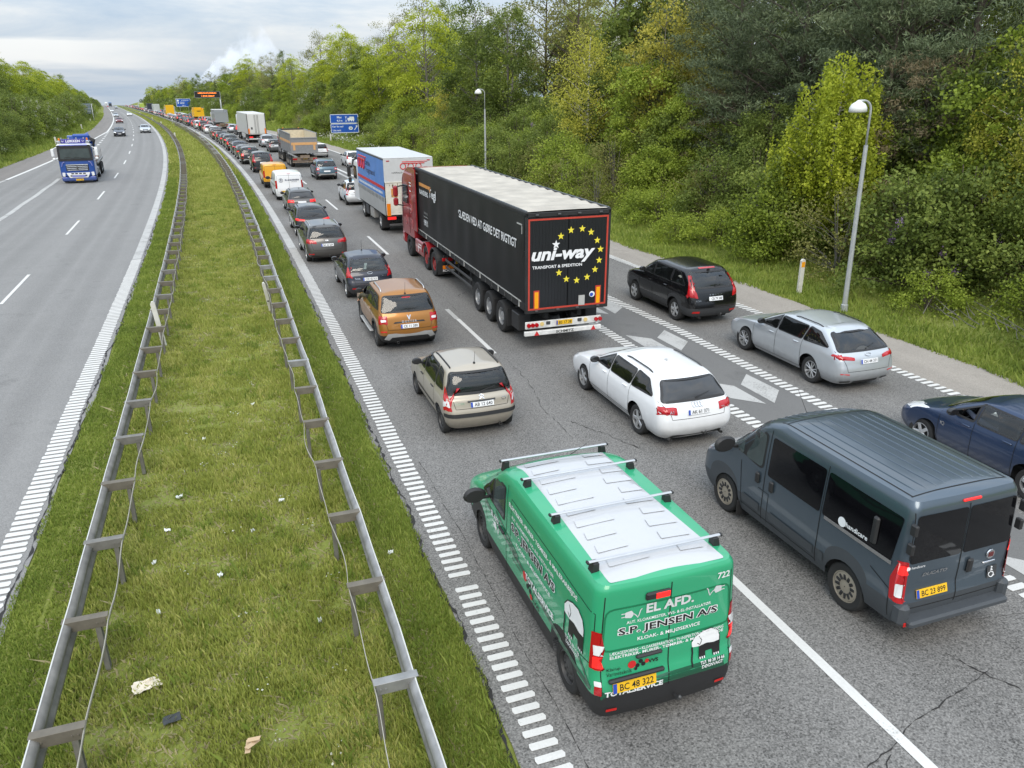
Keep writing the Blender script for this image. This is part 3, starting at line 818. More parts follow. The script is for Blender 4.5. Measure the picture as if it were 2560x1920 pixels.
def make_plant(kind, H, Rr, base, env, ncl, nlf, size, aspect, crad, leafm, bark, seed, flat=.7, shell=.55, trunk_r=.16, droop=0.0, up=.4, twigs=True, hang=0.0, extra=None, lean=0, multi=1, strand=0.0):
    g = np.random.default_rng(seed)
    r = random.Random(seed)
    # cluster centres in the crown envelope, a little lumpy
    ph = g.uniform(0, 6.28, 4)
    ncl, crad = (ncl, crad) if strand else (int(ncl * .72), crad * .88)
    tt = g.uniform(0, 1, ncl * 4); an = g.uniform(0, 2 * np.pi, ncl * 4)
    keep = g.uniform(0, 1, ncl * 4) < envelope(env, tt) ** 1.3 + .05
    tt, an = tt[keep][:ncl], an[keep][:ncl]
    lump = 1 + .16 * np.sin(3 * an + ph[0] + 5 * tt) + .13 * np.sin(5 * an - ph[1] + 9 * tt) + .10 * np.sin(2 * an + ph[2])
    rad = Rr * envelope(env, tt) * lump * (shell + (1 - shell) * np.sqrt(g.uniform(0, 1, len(tt)))) * g.uniform(.75, 1.06, len(tt))
    z = base + tt * (H - base)
    C = np.stack([rad * np.cos(an), rad * np.sin(an), z], 1)
    C[:, 0] += lean * (z / H) ** 2
    ctint = g.uniform(.15, .85, len(C))
    # leaves
    per = np.maximum(6, (nlf / len(C) * g.uniform(.6, 1.4, len(C))).astype(int))
    idx = np.repeat(np.arange(len(C)), per)
    cr = crad * g.uniform(.7, 1.3, len(C))
    off = g.normal(size=(len(idx), 3)) * .5
    out = np.stack([np.cos(an), np.sin(an), np.zeros_like(an)], 1)
    off[:, 2] *= flat
    P = C[idx] + off * cr[idx][:, None]
    q = (off[:, 0] * out[idx, 0] + off[:, 1] * out[idx, 1])
    P[:, 2] -= droop * np.clip(q, -.3, 2) * cr[idx] * 1.2
    if hang:
        P[:, 2] -= g.exponential(hang, len(P)) * (g.uniform(0, 1, len(P)) < .75)
        P[:, 2] = np.maximum(P[:, 2], .1 + g.uniform(0, .6, len(P)))
    if strand:                                            # hanging twigs
        P = C[idx] + g.normal(size=(len(idx), 3)) * .085; P[:, 2] -= g.uniform(0, 1, len(P)) * strand * g.uniform(.5, 1.2, len(C))[idx]
    P[:, 2] = np.maximum(P[:, 2], .03)
    V = leaf_quads(P, size, aspect, g, up, droop * .8 + (1.0 if hang else 0))
    tint = ctint[idx] * .6 + g.uniform(0, .4, len(idx))
    crown = leaves_mesh(V, tint, leafm)
    # trunk and limbs
    m = MB()
    top = Vector((lean, 0, H * .93))
    for k in range(multi):
        a = r.uniform(0, 6.28); sp = (.22 * Rr if multi > 1 else 0)
        pts = [Vector((math.cos(a) * sp * .15, math.sin(a) * sp * .15, -.4))]
        for i in range(1, 7):
            f = i / 6
            pts.append(Vector((lean * f * f + r.uniform(-.1, .1) * H * .03 + math.cos(a) * sp * f, r.uniform(-.1, .1) * H * .03 + math.sin(a) * sp * f, H * .92 * f)))
        m.tube(pts, [trunk_r * (1 - .86 * i / 6) for i in range(7)], 7)
    if twigs:
        sel = g.permutation(len(C))[:min(len(C), 46)]
        for i in sel:
            c = Vector(C[i]); hz = max(base * .45, c.z - math.hypot(c.x, c.y) * r.uniform(.45, .8))
            f = hz / H; st = Vector((lean * f * f, 0, hz))
            mid = st.lerp(c, .5) + Vector((0, 0, r.uniform(-.04, .10) * (c - st).length))
            rr = trunk_r * (1 - .8 * f) * .42
            m.tube([st, mid, c], [rr, rr * .6, rr * .18], 5, caps=False)
    tr = bpy.data.meshes.new('trunk'); tr.from_pydata(m.v, [], m.f); tr.materials.append(bark)
    tr.polygons.foreach_set('use_smooth', [True] * len(tr.polygons)); tr.update()
    ex = None
    if extra:
        em, cnt, esz, easp, eth = extra
        s_ = g.permutation(len(C))[:max(3, int(len(C) * eth))]
        ii = g.choice(s_, cnt)
        o2 = g.normal(size=(cnt, 3)) * .28; o2[:, 2] *= 1.2
        Pe = C[ii] + out[ii] * (cr[ii] * .45)[:, None] + o2 * cr[ii][:, None] * .55
        Ve = leaf_quads(Pe, esz, easp, g, 1.0)
        ex = leaves_mesh(Ve, g.uniform(0, 1, cnt), em); ex.name = 'blossom'
    return (tr, crown, ex)
def make_bare(H, Rr, seed, bark):
    r = random.Random(seed); m = MB()
    def br(p, d, l, rad, dep):
        q = p + d * l; mid = p.lerp(q, .5) + Vector((r.uniform(-1, 1), r.uniform(-1, 1), r.uniform(-.3, .6))) * l * .06
        m.tube([p, mid, q], [rad, rad * .82, rad * .62], 6 if dep < 2 else 4, caps=False)
        if dep >= 5: return
        for k in range(3 if dep < 4 else 4):
            nd = (d + Vector((r.uniform(-1, 1), r.uniform(-1, 1), r.uniform(-.1, .75))) * (.62 if dep else .5)).normalized()
            br(q if k else mid.lerp(q, .6), nd, l * r.uniform(.55, .78), rad * .52, dep + 1)
    br(Vector((0, 0, -.3)), Vector((0, 0, 1)), H * .36, H * .013, 0)
    tr = bpy.data.meshes.new('trunk'); tr.from_pydata(m.v, [], m.f); tr.materials.append(bark); tr.update()
    return (tr, None, None)
PL = {}
def reg(key, *variants): PL[key] = list(variants)
reg('beech', *[make_plant('b', 14, 4.8, 1.2, 'round', 200, 17000, .22, .62, 1.2, L_BEECH, BARKG, 10 + i, .28, .45, .22, .55, .9) for i in range(2)])
reg('aspen', *[make_plant('a', 13.5, 3.3, 1.2, 'tall', 200, 13000, .19, .8, .85, L_MID, BARKG, 20 + i, .9, .4, .18, 0, .3) for i in range(2)])
reg('ash', *[make_plant('o', 14, 4.6, 3.0, 'round', 150, 7000, .19, .6, .9, L_OLIVE, BARK, 30 + i, .6, .35, .2, 0, .3) for i in range(2)])
reg('maple', *[make_plant('m', 11, 3.9, 1.0, 'round', 190, 12500, .23, .85, .95, L_FRESH, BARK, 40 + i, .6, .5, .18, .25, .6) for i in range(2)])
reg('oak', *[make_plant('m', 10.5, 4.1, .7, 'round', 190, 12500, .22, .8, 1.0, L_MID, BARK, 45 + i, .65, .5, .2, .1, .5) for i in range(2)])
reg('birch', *[make_plant('bi', 11, 3.1, 2.6, 'tall', 180, 12000, .13, .75, .75, L_BIRCH, BIRCHB, 50 + i, .9, .25, .15, .3, .2, hang=.25) for i in range(2)])
reg('weeping', make_plant('we', 7.6, 2.3, 2.0, 'tall', 420, 27000, .13, .7, .5, L_BEECH, BIRCHB, 60, .8, .25, .08, .3, .2, strand=1.5))
reg('gold', *[make_plant('g', 10, 2.3, 1.5, 'tall', 130, 7500, .16, .75, .7, L_GOLD, BARKG, 70 + i, .8, .3, .13, .1, .3) for i in range(2)])
def pine(seed):
    return make_plant('p', 14, 4.8, 2.4, 'flat', 190, 23000, .26, .17, .95, L_PINE, BARK, seed, .38, .35, .24, -.15, .2)
reg('pine', pine(80), pine(81), pine(82))
reg('pinebrown', make_plant('pb', 9, 3.4, .8, 'flat', 130, 9000, .22, .2, .7, L_DEAD, BARK, 85, .6, .15, .18, 0, .1))
reg('spruce', make_plant('s', 15, 2.6, .6, 'cone', 230, 14000, .26, .35, .55, L_SPRUCE, BARK, 90, .35, .5, .2, .5, .6))
reg('chestnut', make_plant('c', 13, 4.4, 1.4, 'round', 200, 11500, .30, .7, 1.0, L_MID, BARK, 95, .5, .55, .22, .4, .7, extra=(L_WHITE, 2400, .17, .5, .6)))
reg('hawthorn', *[make_plant('h', 6.5, 3.3, .3, 'bush', 130, 9000, .17, .75, .85, L_MID, BARK, 100 + i, .6, .5, .12, .2, .6, extra=(L_WHITE, 1300, .10, .8, .3), multi=3) for i in range(2)])
reg('bush', *[make_plant('bu', 3.4, 2.1, .05, 'bush', 95, 8500, .125, .7, .62, L_FRESH, BARK, 110 + i, .7, .55, .06, .1, .6, multi=4) for i in range(3)])
reg('bushdark', *[make_plant('bd', 4.2, 2.3, .05, 'bush', 100, 8500, .13, .75, .68, L_MID, BARK, 120 + i, .75, .55, .07, .1, .5, multi=4) for i in range(3)])
reg('bushlow', *[make_plant('bl', 1.7, 1.6, .02, 'bush', 60, 5000, .10, .65, .5, L_FRESH, BARK, 130 + i, .7, .5, .03, .1, .6, multi=4) for i in range(2)])
reg('scrub', *[make_plant('sc', 3.2, 2.0, .1, 'bush', 70, 3600, .12, .5, .6, L_OLIVE, BARKG, 140 + i, .8, .4, .05, 0, .3, multi=6) for i in range(2)])
reg('lilac', make_plant('li', 4.4, 2.2, .2, 'bush', 100, 7000, .13, .75, .7, L_MID, BARK, 150, .7, .55, .06, .1, .5, extra=(L_LILAC, 1300, .075, .8, .22), multi=5))
reg('broom', make_plant('br', 2.4, 1.1, .2, 'bush', 45, 2600, .10, .4, .4, L_FRESH, BARK, 155, .9, .4, .04, 0, .2, extra=(L_YELL, 900, .08, .8, .5), multi=5))
reg('laburnum', make_plant('la', 11, 3.0, 2.0, 'round', 120, 6000, .2, .7, .8, L_FRESH, BARK, 157, .8, .5, .15, .2, .3, extra=(L_YELL, 1500, .14, .6, .5)))
reg('bare', make_bare(13, 4, 5, BARKG), make_bare(12, 4, 6, BARKG))
TREE_LABEL = {
    'beech': 'tall yellow-green beech with layered leafy sprays', 'aspen': 'upright mid-green poplar-like tree with fine leaves', 'ash': 'tall thinly leaved olive-green tree',
    'maple': 'broad fresh-green roadside tree with rounded crown', 'oak': 'broad darker green roadside tree with dense crown', 'birch': 'yellow-green birch with pale trunk',
    'weeping': 'bright green weeping birch', 'gold': 'slender golden-green young tree', 'pine': 'big dark grey-green pine', 'pinebrown': 'brown half-dead pine',
    'spruce': 'dark conical spruce above the treetops', 'chestnut': 'chestnut tree with white flower candles', 'hawthorn': 'hawthorn thicket tree with white blossom', 'bush': 'fresh light-green leafy bush',
    'bushdark': 'dense darker green bush', 'bushlow': 'low light-green shrub', 'scrub': 'sparse olive-brown scrub with bare twigs', 'lilac': 'lilac bush with mauve flower heads',
    'broom': 'small bush with bright yellow flowers', 'laburnum': 'tree hung with yellow blossom', 'bare': 'bare leafless tree rising above the wood'}
TREE_NAME = {'beech': 'beech_tree', 'aspen': 'poplar_tree', 'ash': 'olive_tree_crown', 'maple': 'maple_tree', 'oak': 'oak_tree', 'birch': 'birch_tree', 'weeping': 'weeping_birch', 'gold': 'young_tree', 'pine': 'pine_tree',
             'pinebrown': 'withered_pine', 'spruce': 'spruce_tree', 'chestnut': 'chestnut_tree', 'hawthorn': 'hawthorn_tree', 'bush': 'leafy_bush', 'bushdark': 'dense_bush', 'bushlow': 'low_shrub', 'scrub': 'scrub_bush',
             'lilac': 'lilac_bush', 'broom': 'broom_bush', 'laburnum': 'blossom_tree', 'bare': 'bare_tree'}
TREE_NAME['ash'] = 'ash_tree'
BUSHES = {'bush', 'bushdark', 'bushlow', 'scrub', 'lilac', 'broom'}
WHERE_R = [(12, 'beyond the blue hatchback'), (19, 'beyond the silver estate car'), (25, 'by the leaning lamp post'), (33, 'beyond the black off-road car'), (45, 'beyond the black trailer'), (57, 'beyond the box lorry'), (70, 'by the straight lamp post'),
           (95, 'by the shoulder-side white hatchback'), (112, 'shortly before the height sign'), (135, 'by the height sign'), (165, 'beyond the refrigerated trailer'), (220, 'past the grey tipper'), (330, 'by the message board'), (450, 'by the distance sign'), (9999, 'near the crest of the road')]
WHERE_L = [(85, 'on the slope by the tow lorry'), (130, 'on the slope after the tow lorry'), (200, 'on the slope by the oncoming saloon'), (300, 'by the grey sign back'), (9999, 'on the far slope by oncoming traffic')]
def side_of(s, o): return next(t for a, t in (WHERE_L if o < 0 else WHERE_R) if s < a)
TREES = []
def plant(kind, s, o, sc=1.0, label=None, sz=None, rz=None, dz=0):
    v = random.choice(PL[kind])
    p = P3(s, o, float(bank(np.array(float(s)), np.array(float(o)))) - .08 + dz)
    rt = empty(TREE_NAME[kind], p, rz if rz is not None else random.uniform(0, 6.28))
    k = sc * random.uniform(.93, 1.07)
    rt.scale = (k, k, k * (sz or random.uniform(.94, 1.08)))
    grp = ('bushes' if kind in BUSHES else 'trees') + (' on the slope by the oncoming lanes' if o < 0 else ' on the bank by the queue')
    tag(rt, label or (TREE_LABEL[kind] + ' ' + side_of(s, o)), 'bush' if kind in BUSHES else 'tree', grp)
    link(bpy.data.objects.new('trunk', v[0]), rt)
    if v[1]: link(bpy.data.objects.new('crown', v[1]), rt)
    if v[2]: link(bpy.data.objects.new('blossom', v[2]), rt)
    TREES.append((kind, s, o))
    return rt
def s_at(px, o):
    """distance along the near, straight stretch where the sight line through picture column px meets offset o"""
    d = fwd + rgt * ((px - 1280) / F_PX) + upv * ((960 - 218) / F_PX)
    return o * d.y / d.x
random.seed(11)
# ---- trees that the picture shows one by one (picture column, offset from the median)
def ptree(kind, px, o, sc=1, label=None, **k): return plant(kind, s_at(px, o), o, sc, label, **k)
ptree('beech', 1115, 26.5, .98, 'tall bright yellow-green beech beside the height sign, its top against the sky')
ptree('beech', 1010, 26, .86, 'yellow-green beech just behind the blue height sign'); ptree('maple', 1060, 23.5, .55); ptree('oak', 945, 25.5, .8); ptree('beech', 905, 27, .72); ptree('maple', 960, 23.5, .5); ptree('maple', 880, 24.5, .62); ptree('gold', 1150, 24, .7); ptree('oak', 1190, 24, .5)
ptree('aspen', 1225, 25.5, 1.02, 'tall mid-green poplar-like tree behind the farther lamp post')
ptree('aspen', 1300, 27, 1.0, 'slim mid-green poplar-like tree behind the black trailer')
ptree('ash', 1400, 33, 1.12); ptree('ash', 1475, 34, 1.15); ptree('ash', 1560, 34, 1.08); ptree('ash', 1640, 35, .95)
ptree('birch', 1490, 25.5, .98, 'yellow-green birch with white trunk above the black trailer')
ptree('gold', 1670, 27, .98, 'slender golden-yellow young tree between the birch and the pines')
ptree('gold', 1600, 29, .85); ptree('gold', 1745, 29, .85)
ptree('chestnut', 1700, 35, 1.12, 'chestnut tree with white flower candles high behind the birch')
ptree('oak', 1560, 27.5, .72); ptree('maple', 1640, 26, .62); ptree('ash', 1730, 28.5, .66)
ptree('pine', 1850, 30, .98, 'big dark pine between the golden tree and the lamp post'); ptree('pine', 2010, 29.5, 1.0, 'big dark pine straight behind the lamp post')
ptree('pine', 2130, 32, 1.12); ptree('pine', 2270, 30, 1.02, 'big dark pine beyond the weeping birch'); ptree('pine', 2420, 29, 1.0); ptree('pine', 1930, 35, 1.1); ptree('pine', 2350, 35, 1.2); ptree('pine', 2560, 32, 1.0)
ptree('pine', 1760, 33, .9); ptree('pine', 1880, 27.5, .62); ptree('pine', 2230, 27, .70)
ptree('pinebrown', 2330, 26.5, .82); ptree('pinebrown', 1800, 27, .6)
ptree('weeping', 2112, 23.6, 1.0, rz=1.0)
ptree('laburnum', 2590, 33, 1.05); ptree('maple', 2570, 27, .72); ptree('maple', 2500, 25.5, .5); ptree('birch', 2610, 26, .7); ptree('oak', 2460, 27.5, .6)
ptree('maple', 1740, 26.5, .5); ptree('oak', 1950, 26.5, .45); ptree('oak', 2180, 26, .42)
ptree('lilac', 1320, 23.8, 1.0, 'lilac bush with mauve flower heads above the trailer roof'); ptree('lilac', 1400, 24.4, .9, 'second lilac bush, paler mauve, above the trailer roof')
ptree('lilac', 2420, 23.6, .85, 'lilac bush with mauve flowers beyond the withered branches'); ptree('lilac', 1990, 23.8, .75)
ptree('broom', 1972, 24.2, .9, 'small bush with bright yellow flowers near the lamp post')
ptree('aspen', 1180, 32, 1.0); ptree('bare', 1330, 36, 1.15); ptree('bare', 1800, 42, 1.25); ptree('bare', 1010, 36, 1.0); ptree('bare', 1250, 38, 1.2)
for o, n in ((38, 9), (46, 9)):
    for k in range(n): ptree(random.choice(['ash', 'oak', 'ash', 'aspen']), 1080 + k * 190 + random.uniform(-40, 40) + (o - 38) * 8, o, .95)
# ---- bushes along the foot of the wood
s = 3.0
while s < 150:
    ro = float(lin(s, R_OUT))
    for dd, ks, pr in ((3.6, ['bush', 'bushdark', 'bush', 'scrub', 'bushlow'], 1), (6.0, ['bush', 'bushdark', 'bushdark', 'bush', 'scrub'], 1), (9.0, ['bushdark', 'bush', 'bushdark'], .9)):
        if random.random() < pr:
            kd = random.choice(ks)
            if s < 40 and dd == 3.6 and random.random() < .6: kd = 'bushlow'
            if 105 < s < 128 and dd < 7: continue
            plant(kd, s + random.uniform(-1, 1), ro + dd + random.uniform(-.7, .8), random.uniform(.75, 1.1))
    s += 2.6
# ---- the wood beyond
s = 40.0
while s < 900:
    ro = float(lin(s, R_OUT))
    st = 6.0 if s < 160 else (7.5 if s < 350 else 13)
    for dd, ks in ((10, ['maple', 'oak', 'hawthorn', 'aspen', 'birch', 'maple']), (15, ['maple', 'ash', 'oak', 'aspen', 'beech', 'oak']), (22, ['oak', 'ash', 'aspen', 'maple', 'beech'])):
        if s < 118 and dd < 20: continue
        k = random.choice(ks); sc = random.uniform(.5, .85) if dd < 12 else random.choice((.6, .7, .8, .95, 1.1))
        if s < 75: sc = .95
        if s > 130: sc *= .92
        plant(k, s + random.uniform(-2, 2), ro + dd + random.uniform(-1.5, 1.5), sc)
    if s > 150: plant(random.choice(['bush', 'bushdark', 'hawthorn']), s + random.uniform(-2, 2), ro + 6.5 + random.uniform(-1, 1), random.uniform(.9, 1.2))
    s += st
plant('chestnut', 150, 32, .85, 'chestnut tree with white flower candles behind the white reefer trailer'); plant('chestnut', 163, 27, .6, 'smaller flowering chestnut at the edge of the wood')
plant('bare', 138, 36, 1.0); plant('bare', 122, 38, 1.05); plant('bare', 145, 40, 1.0)
plant('spruce', 215, 26, .62, 'dark narrow spruce among green trees beyond the reefer'); plant('spruce', 330, 24, .7)
plant('aspen', 420, 26, 1.0)
# ---- the slope beside the oncoming carriageway
s = 62.0
while s < 900:
    lo = float(lin(s, L_OUT)); st = 4.2 if s < 190 else (7 if s < 350 else 14)
    for dd, ks in ((4.6, ['bush', 'bushdark', 'bushdark', 'hawthorn']), (8, ['hawthorn', 'bushdark', 'maple', 'oak', 'bush']), (12.5, ['maple', 'oak', 'maple', 'beech', 'hawthorn']), (18, ['oak', 'maple', 'ash'])):
        if 395 < s < 440 and dd < 9: continue
        k = random.choice(ks)
        sc = {4.6: .9, 8: .85, 12.5: .66, 18: .7}[dd] * random.uniform(.85, 1.1)
        if k in ('maple', 'oak', 'beech', 'ash') and dd < 10: sc *= .6
        if s < 110: sc *= 1.05
        plant(k, s + random.uniform(-1.5, 1.5), lo - dd + random.uniform(-.8, .8), sc)
    s += st
plant('spruce', 120, -47, 1.12, 'dark conical spruce rising over the slope of oncoming traffic')
plant('aspen', 300, -34, 1.0); plant('spruce', 330, -33, .8); plant('aspen', 390, -30, 1.0, 'upright dark poplar-like tree beyond the back of the sign')

# ---- grass: blades on the median and verges
def grass_mat(name, c0, c1, c2): return leaf_mat(name, c0, c1, c2, .42, .6)
G_MED = grass_mat('median_grass', (0.270, 0.285, 0.070), (0.332, 0.377, 0.078), (0.522, 0.497, 0.172))
G_LUSH = grass_mat('lush_grass', (0.146, 0.205, 0.039), (0.238, 0.308, 0.055), (0.367, 0.410, 0.099))
G_DRY = grass_mat('dry_grass', (0.252, 0.216, 0.115), (0.360, 0.312, 0.172), (0.480, 0.420, 0.253))
def noise2(x, y, sc, seed):
    g = np.random.default_rng(seed); f = 0
    for k in range(5):
        a, b, c = g.normal(size=3); f = f + np.sin(x * a * sc * (1 + .5 * k) + y * b * sc * (1 + .5 * k) + c * 5)
    return f / 5
def blades(name, s, o, h, hh, material, seed, label, wd=.008, spread=.5):
    g = np.random.default_rng(seed); n = len(s)
    B = RP(s, o, bank(s, o) - .015)
    a = g.uniform(0, 2 * np.pi, n); b = a + g.normal(0, .6, n) + np.pi / 2
    dx = np.stack([np.cos(a), np.sin(a), np.zeros(n)], 1) * wd * g.uniform(.6, 1.5, n)[:, None] * hh[:, None]
    ln = np.stack([np.cos(b), np.sin(b), np.zeros(n)], 1) * (h * spread * g.uniform(.2, 1.4, n))[:, None]
    up = np.stack([np.zeros(n), np.zeros(n), h], 1)
    V = np.stack([B - dx, B + dx, B + dx * .7 + ln * .4 + up * .6, B + ln + up], 1).reshape(-1, 3)
    F = np.arange(4 * n).reshape(-1, 4)
    tint = np.clip(.5 + .35 * noise2(s, o * 2.2, .9, seed + 1) + g.normal(0, .18, n), 0, 1)
    ob = np_mesh(name, V, F, material, attr=tint)
    tag(ob, label, 'grass', kind='stuff')
    return ob
g = np.random.default_rng(7)
def scatter(n, s0, s1, ofn0, ofn1, pw, g):
    s = s0 + (s1 - s0) * g.uniform(0, 1, n) ** pw
    o = ofn0(s) + (ofn1(s) - ofn0(s)) * g.uniform(0, 1, n)
    return s, o
cst = lambda c: (lambda s: np.full_like(s, c))
# median middle: short patchy turf
s, o = scatter(280000, 4, 75, cst(-3.0), cst(1.6), 2.2, g)
patch = noise2(s, o * 1.4, 1.3, 3) + .6 * noise2(s, o, 4.5, 4)
k = patch > -.42 + g.normal(0, .22, len(s)); s, o, patch = s[k], o[k], patch[k]
h = .05 + .06 * np.clip(patch + .3, 0, 1.2) + g.exponential(.018, len(s))
blades('grass', s, o, h, 1 + s / 30, G_MED, 21, 'patchy yellow-green turf covering the middle of the median')
# tufts
tc_ = np.stack(scatter(420, 4, 60, cst(-3.2), cst(1.8), 1.6, g), 1)
i = np.repeat(np.arange(len(tc_)), 70); s, o = tc_[i, 0] + g.normal(0, .10, len(i)), tc_[i, 1] + g.normal(0, .10, len(i))
blades('grass', s, o, .05 + g.exponential(.045, len(i)), 1 + s / 30, G_LUSH, 22, 'darker green tufts dotted over the median turf', wd=.008)
# lush edges next to the asphalt
s, o = scatter(130000, 4, 80, cst(1.25), cst(2.28), 2.0, g)
o += .10 * noise2(s, o * 0, 2.5, 5)
blades('grass', s, o, .035 + g.exponential(.026, len(s)), 1 + s / 30, G_LUSH, 23, 'long lush grass between the guard rail and the queue', wd=.0065)
s, o = scatter(120000, 7, 90, cst(-3.78), cst(-2.6), 1.9, g)
o -= .12 * noise2(s, o * 0, 1.7, 6) * (o < -3.3)
blades('grass', s, o, .03 + g.exponential(.02, len(s)), 1 + s / 30, G_LUSH, 24, 'lush low grass between the guard rail and the oncoming lanes', wd=.007)
# dead thatch
s, o = scatter(60000, 4, 50, cst(-3.3), cst(1.9), 1.8, g)
k = noise2(s, o * 1.4, 1.3, 3) < .25; s, o = s[k], o[k]
blades('dry_grass', s, o, .015 + g.exponential(.015, len(s)), 1.2 + s / 30, G_DRY, 25, 'dead straw-coloured thatch showing between the green turf', spread=2.5)
# verges
ro_f = lambda s: lin(s, R_OUT)
s, o = scatter(170000, 6, 150, lambda s: ro_f(s) - .15, lambda s: ro_f(s) + 6.5, 1.7, g)
o += .2 * noise2(s, o * 0, 1.2, 9) * (o < ro_f(s) + 1)
blades('grass', s, o, .07 + g.exponential(.06, len(s)), 1.3 + s / 30, G_LUSH, 26, 'long green grass on the verge below the wood', wd=.010)
s, o = scatter(45000, 60, 420, lambda s: lin(s, L_OUT) - 7, lambda s: lin(s, L_OUT) + .15, 1.6, g)
blades('grass', s, o, .14 + g.exponential(.12, len(s)), 3 + s / 60, G_LUSH, 27, 'green grass on the verge beside the oncoming carriageway', wd=.016)
s, o = scatter(30000, 75, 420, cst(-3.7), cst(2.2), 1.5, g)
blades('grass', s, o, .08 + g.exponential(.06, len(s)), 3 + s / 60, G_MED, 28, 'short grass of the median far up the road', wd=.016)
s, o = scatter(22000, 130, 500, lambda s: ro_f(s), lambda s: ro_f(s) + 6, 1.4, g)
blades('grass', s, o, .14 + g.exponential(.12, len(s)), 3 + s / 60, G_LUSH, 29, 'grass on the verge beyond the blue signs', wd=.016)
# cow parsley by the height sign
s, o = scatter(1500, 78, 128, lambda s: ro_f(s) + 1.2, lambda s: ro_f(s) + 5.5, 1.0, g)
k = noise2(s, o, .55, 12) > 0; s, o = s[k], o[k]
V = leaf_quads(RP(s, o, bank(s, o) + g.uniform(.35, 1.0, len(s))), .17, .9, g, 3.0)
tag(np_mesh('cow_parsley_flowers', V, np.arange(len(V)).reshape(-1, 4), L_WHITE, attr=g.uniform(0, 1, len(V) // 4)), 'white cow parsley flowers in the verge below the height sign', 'wildflowers', kind='stuff')
# small white flowers in the median
s, o = scatter(46, 6, 40, cst(-2.0), cst(.8), 1.3, g)
i = np.repeat(np.arange(len(s)), 7); s, o = s[i] + g.normal(0, .08, len(i)), o[i] + g.normal(0, .08, len(i))
V = leaf_quads(RP(s, o, bank(s, o) + .07 + g.uniform(0, .05, len(s))), .03, .9, g, 3.0)
tag(np_mesh('white_flowers', V, np.arange(len(V)).reshape(-1, 4), L_WHITE, attr=g.uniform(0, 1, len(V) // 4)), 'tiny white flowers sprinkled over the median grass', 'wildflowers', kind='stuff')

# ================================================================== VEHICLE KIT
# local frame of every vehicle: x across (right +), y forward, origin on the ground under the middle of the rear axle
TEMPL = {
 'hatch': [(.15,.145,.16,.135,.88),(.05,.23,.05,.22,.955),(0,.33,0,.31,.99),(.02,.41,.02,.40,1),(.06,.48,.12,.475,1),(.10,.58,.50,.575,.985),(.17,.655,.98,.66,.95),(.33,.82,1.42,.82,.845),(.50,.935,1.80,.935,.74),(.60,.965,2.02,.965,.68)],
 'wagon': [(.15,.15,.16,.135,.88),(.05,.235,.05,.22,.955),(0,.33,0,.31,.99),(.015,.42,.02,.40,1),(.05,.50,.12,.48,1),(.09,.59,.62,.585,.985),(.20,.67,1.20,.66,.945),(.46,.82,1.72,.825,.84),(.66,.93,2.15,.94,.745),(.76,.962,2.38,.968,.69)],
 'suv':   [(.12,.17,.14,.15,.9),(.04,.24,.04,.23,.96),(0,.33,0,.32,.99),(.015,.42,.02,.42,1),(.05,.52,.10,.52,1),(.09,.60,.50,.605,.985),(.15,.665,1.05,.67,.955),(.30,.82,1.47,.825,.86),(.44,.93,1.88,.94,.76),(.52,.962,2.1,.968,.70)],
 'sedan': [(.15,.15,.16,.14,.88),(.05,.235,.05,.22,.955),(0,.34,0,.31,.99),(.015,.45,.02,.40,1),(.04,.55,.12,.49,1),(.08,.64,.62,.6,.98),(.55,.685,1.25,.67,.94),(.85,.82,1.75,.825,.83),(1.2,.93,2.15,.94,.735),(1.45,.965,2.4,.968,.67)],
 'van':   [(.06,.16,.14,.13,.94),(.02,.25,.03,.22,.985),(0,.33,0,.30,1),(0,.42,.03,.37,1),(.01,.50,.12,.45,1),(.02,.56,.45,.53,.997),(.03,.62,.85,.60,.99),(.05,.80,1.35,.78,.965),(.08,.925,1.85,.93,.922),(.12,.972,2.15,.972,.87)],
 'box':   [(.05,.17,.14,.13,.95),(.02,.24,.03,.20,.985),(0,.32,0,.27,1),(0,.40,.02,.35,1),(0,.48,.08,.42,1),(.005,.55,.42,.50,1),(.01,.62,.72,.57,.995),(.02,.80,1.2,.76,.975),(.04,.93,1.62,.92,.945),(.09,.978,1.95,.975,.90)],
}
class Shell:
    pass
def rnd(poly, r=.03, n=3):
    """round the corners of a polygon"""
    out = []; P = [Vector(p).to_2d() if len(p) == 2 else Vector(p[:2]) for p in poly]; k = len(P)
    for i in range(k):
        a, b, c = P[i - 1], P[i], P[(i + 1) % k]
        u, v = a - b, c - b; lu, lv = u.length, v.length
        if lu < 1e-6 or lv < 1e-6: continue
        d = min(r, lu * .45, lv * .45); p0, p1 = b + u / lu * d, b + v / lv * d
        for j in range(n + 1):
            t = j / n; out.append(tuple(p0 * (1 - t) ** 2 + b * 2 * t * (1 - t) + p1 * t * t))
    return out
def tri_poly(poly, grid=.09):
    P = [Vector(p) for p in poly]; n = len(P)
    xs = [p.x for p in P]; ys = [p.y for p in P]
    pts = list(P); gx = np.arange(min(xs) + grid * .5, max(xs), grid); gy = np.arange(min(ys) + grid * .5, max(ys), grid)
    A = np.array([(p.x, p.y) for p in P])
    for x in gx:
        for y in gy:
            ins = False
            x1, y1, x2, y2 = A[:, 0], A[:, 1], np.roll(A[:, 0], -1), np.roll(A[:, 1], -1)
            cr = ((y1 > y) != (y2 > y)) & (x < (x2 - x1) * (y - y1) / (y2 - y1 + 1e-12) + x1)
            if cr.sum() % 2: pts.append(Vector((x, y)))
    V, E_, F, *_ = delaunay_2d_cdt(pts, [(i, (i + 1) % n) for i in range(n)], [], 1, 1e-5)
    return [tuple(v) for v in V], [tuple(f) for f in F]
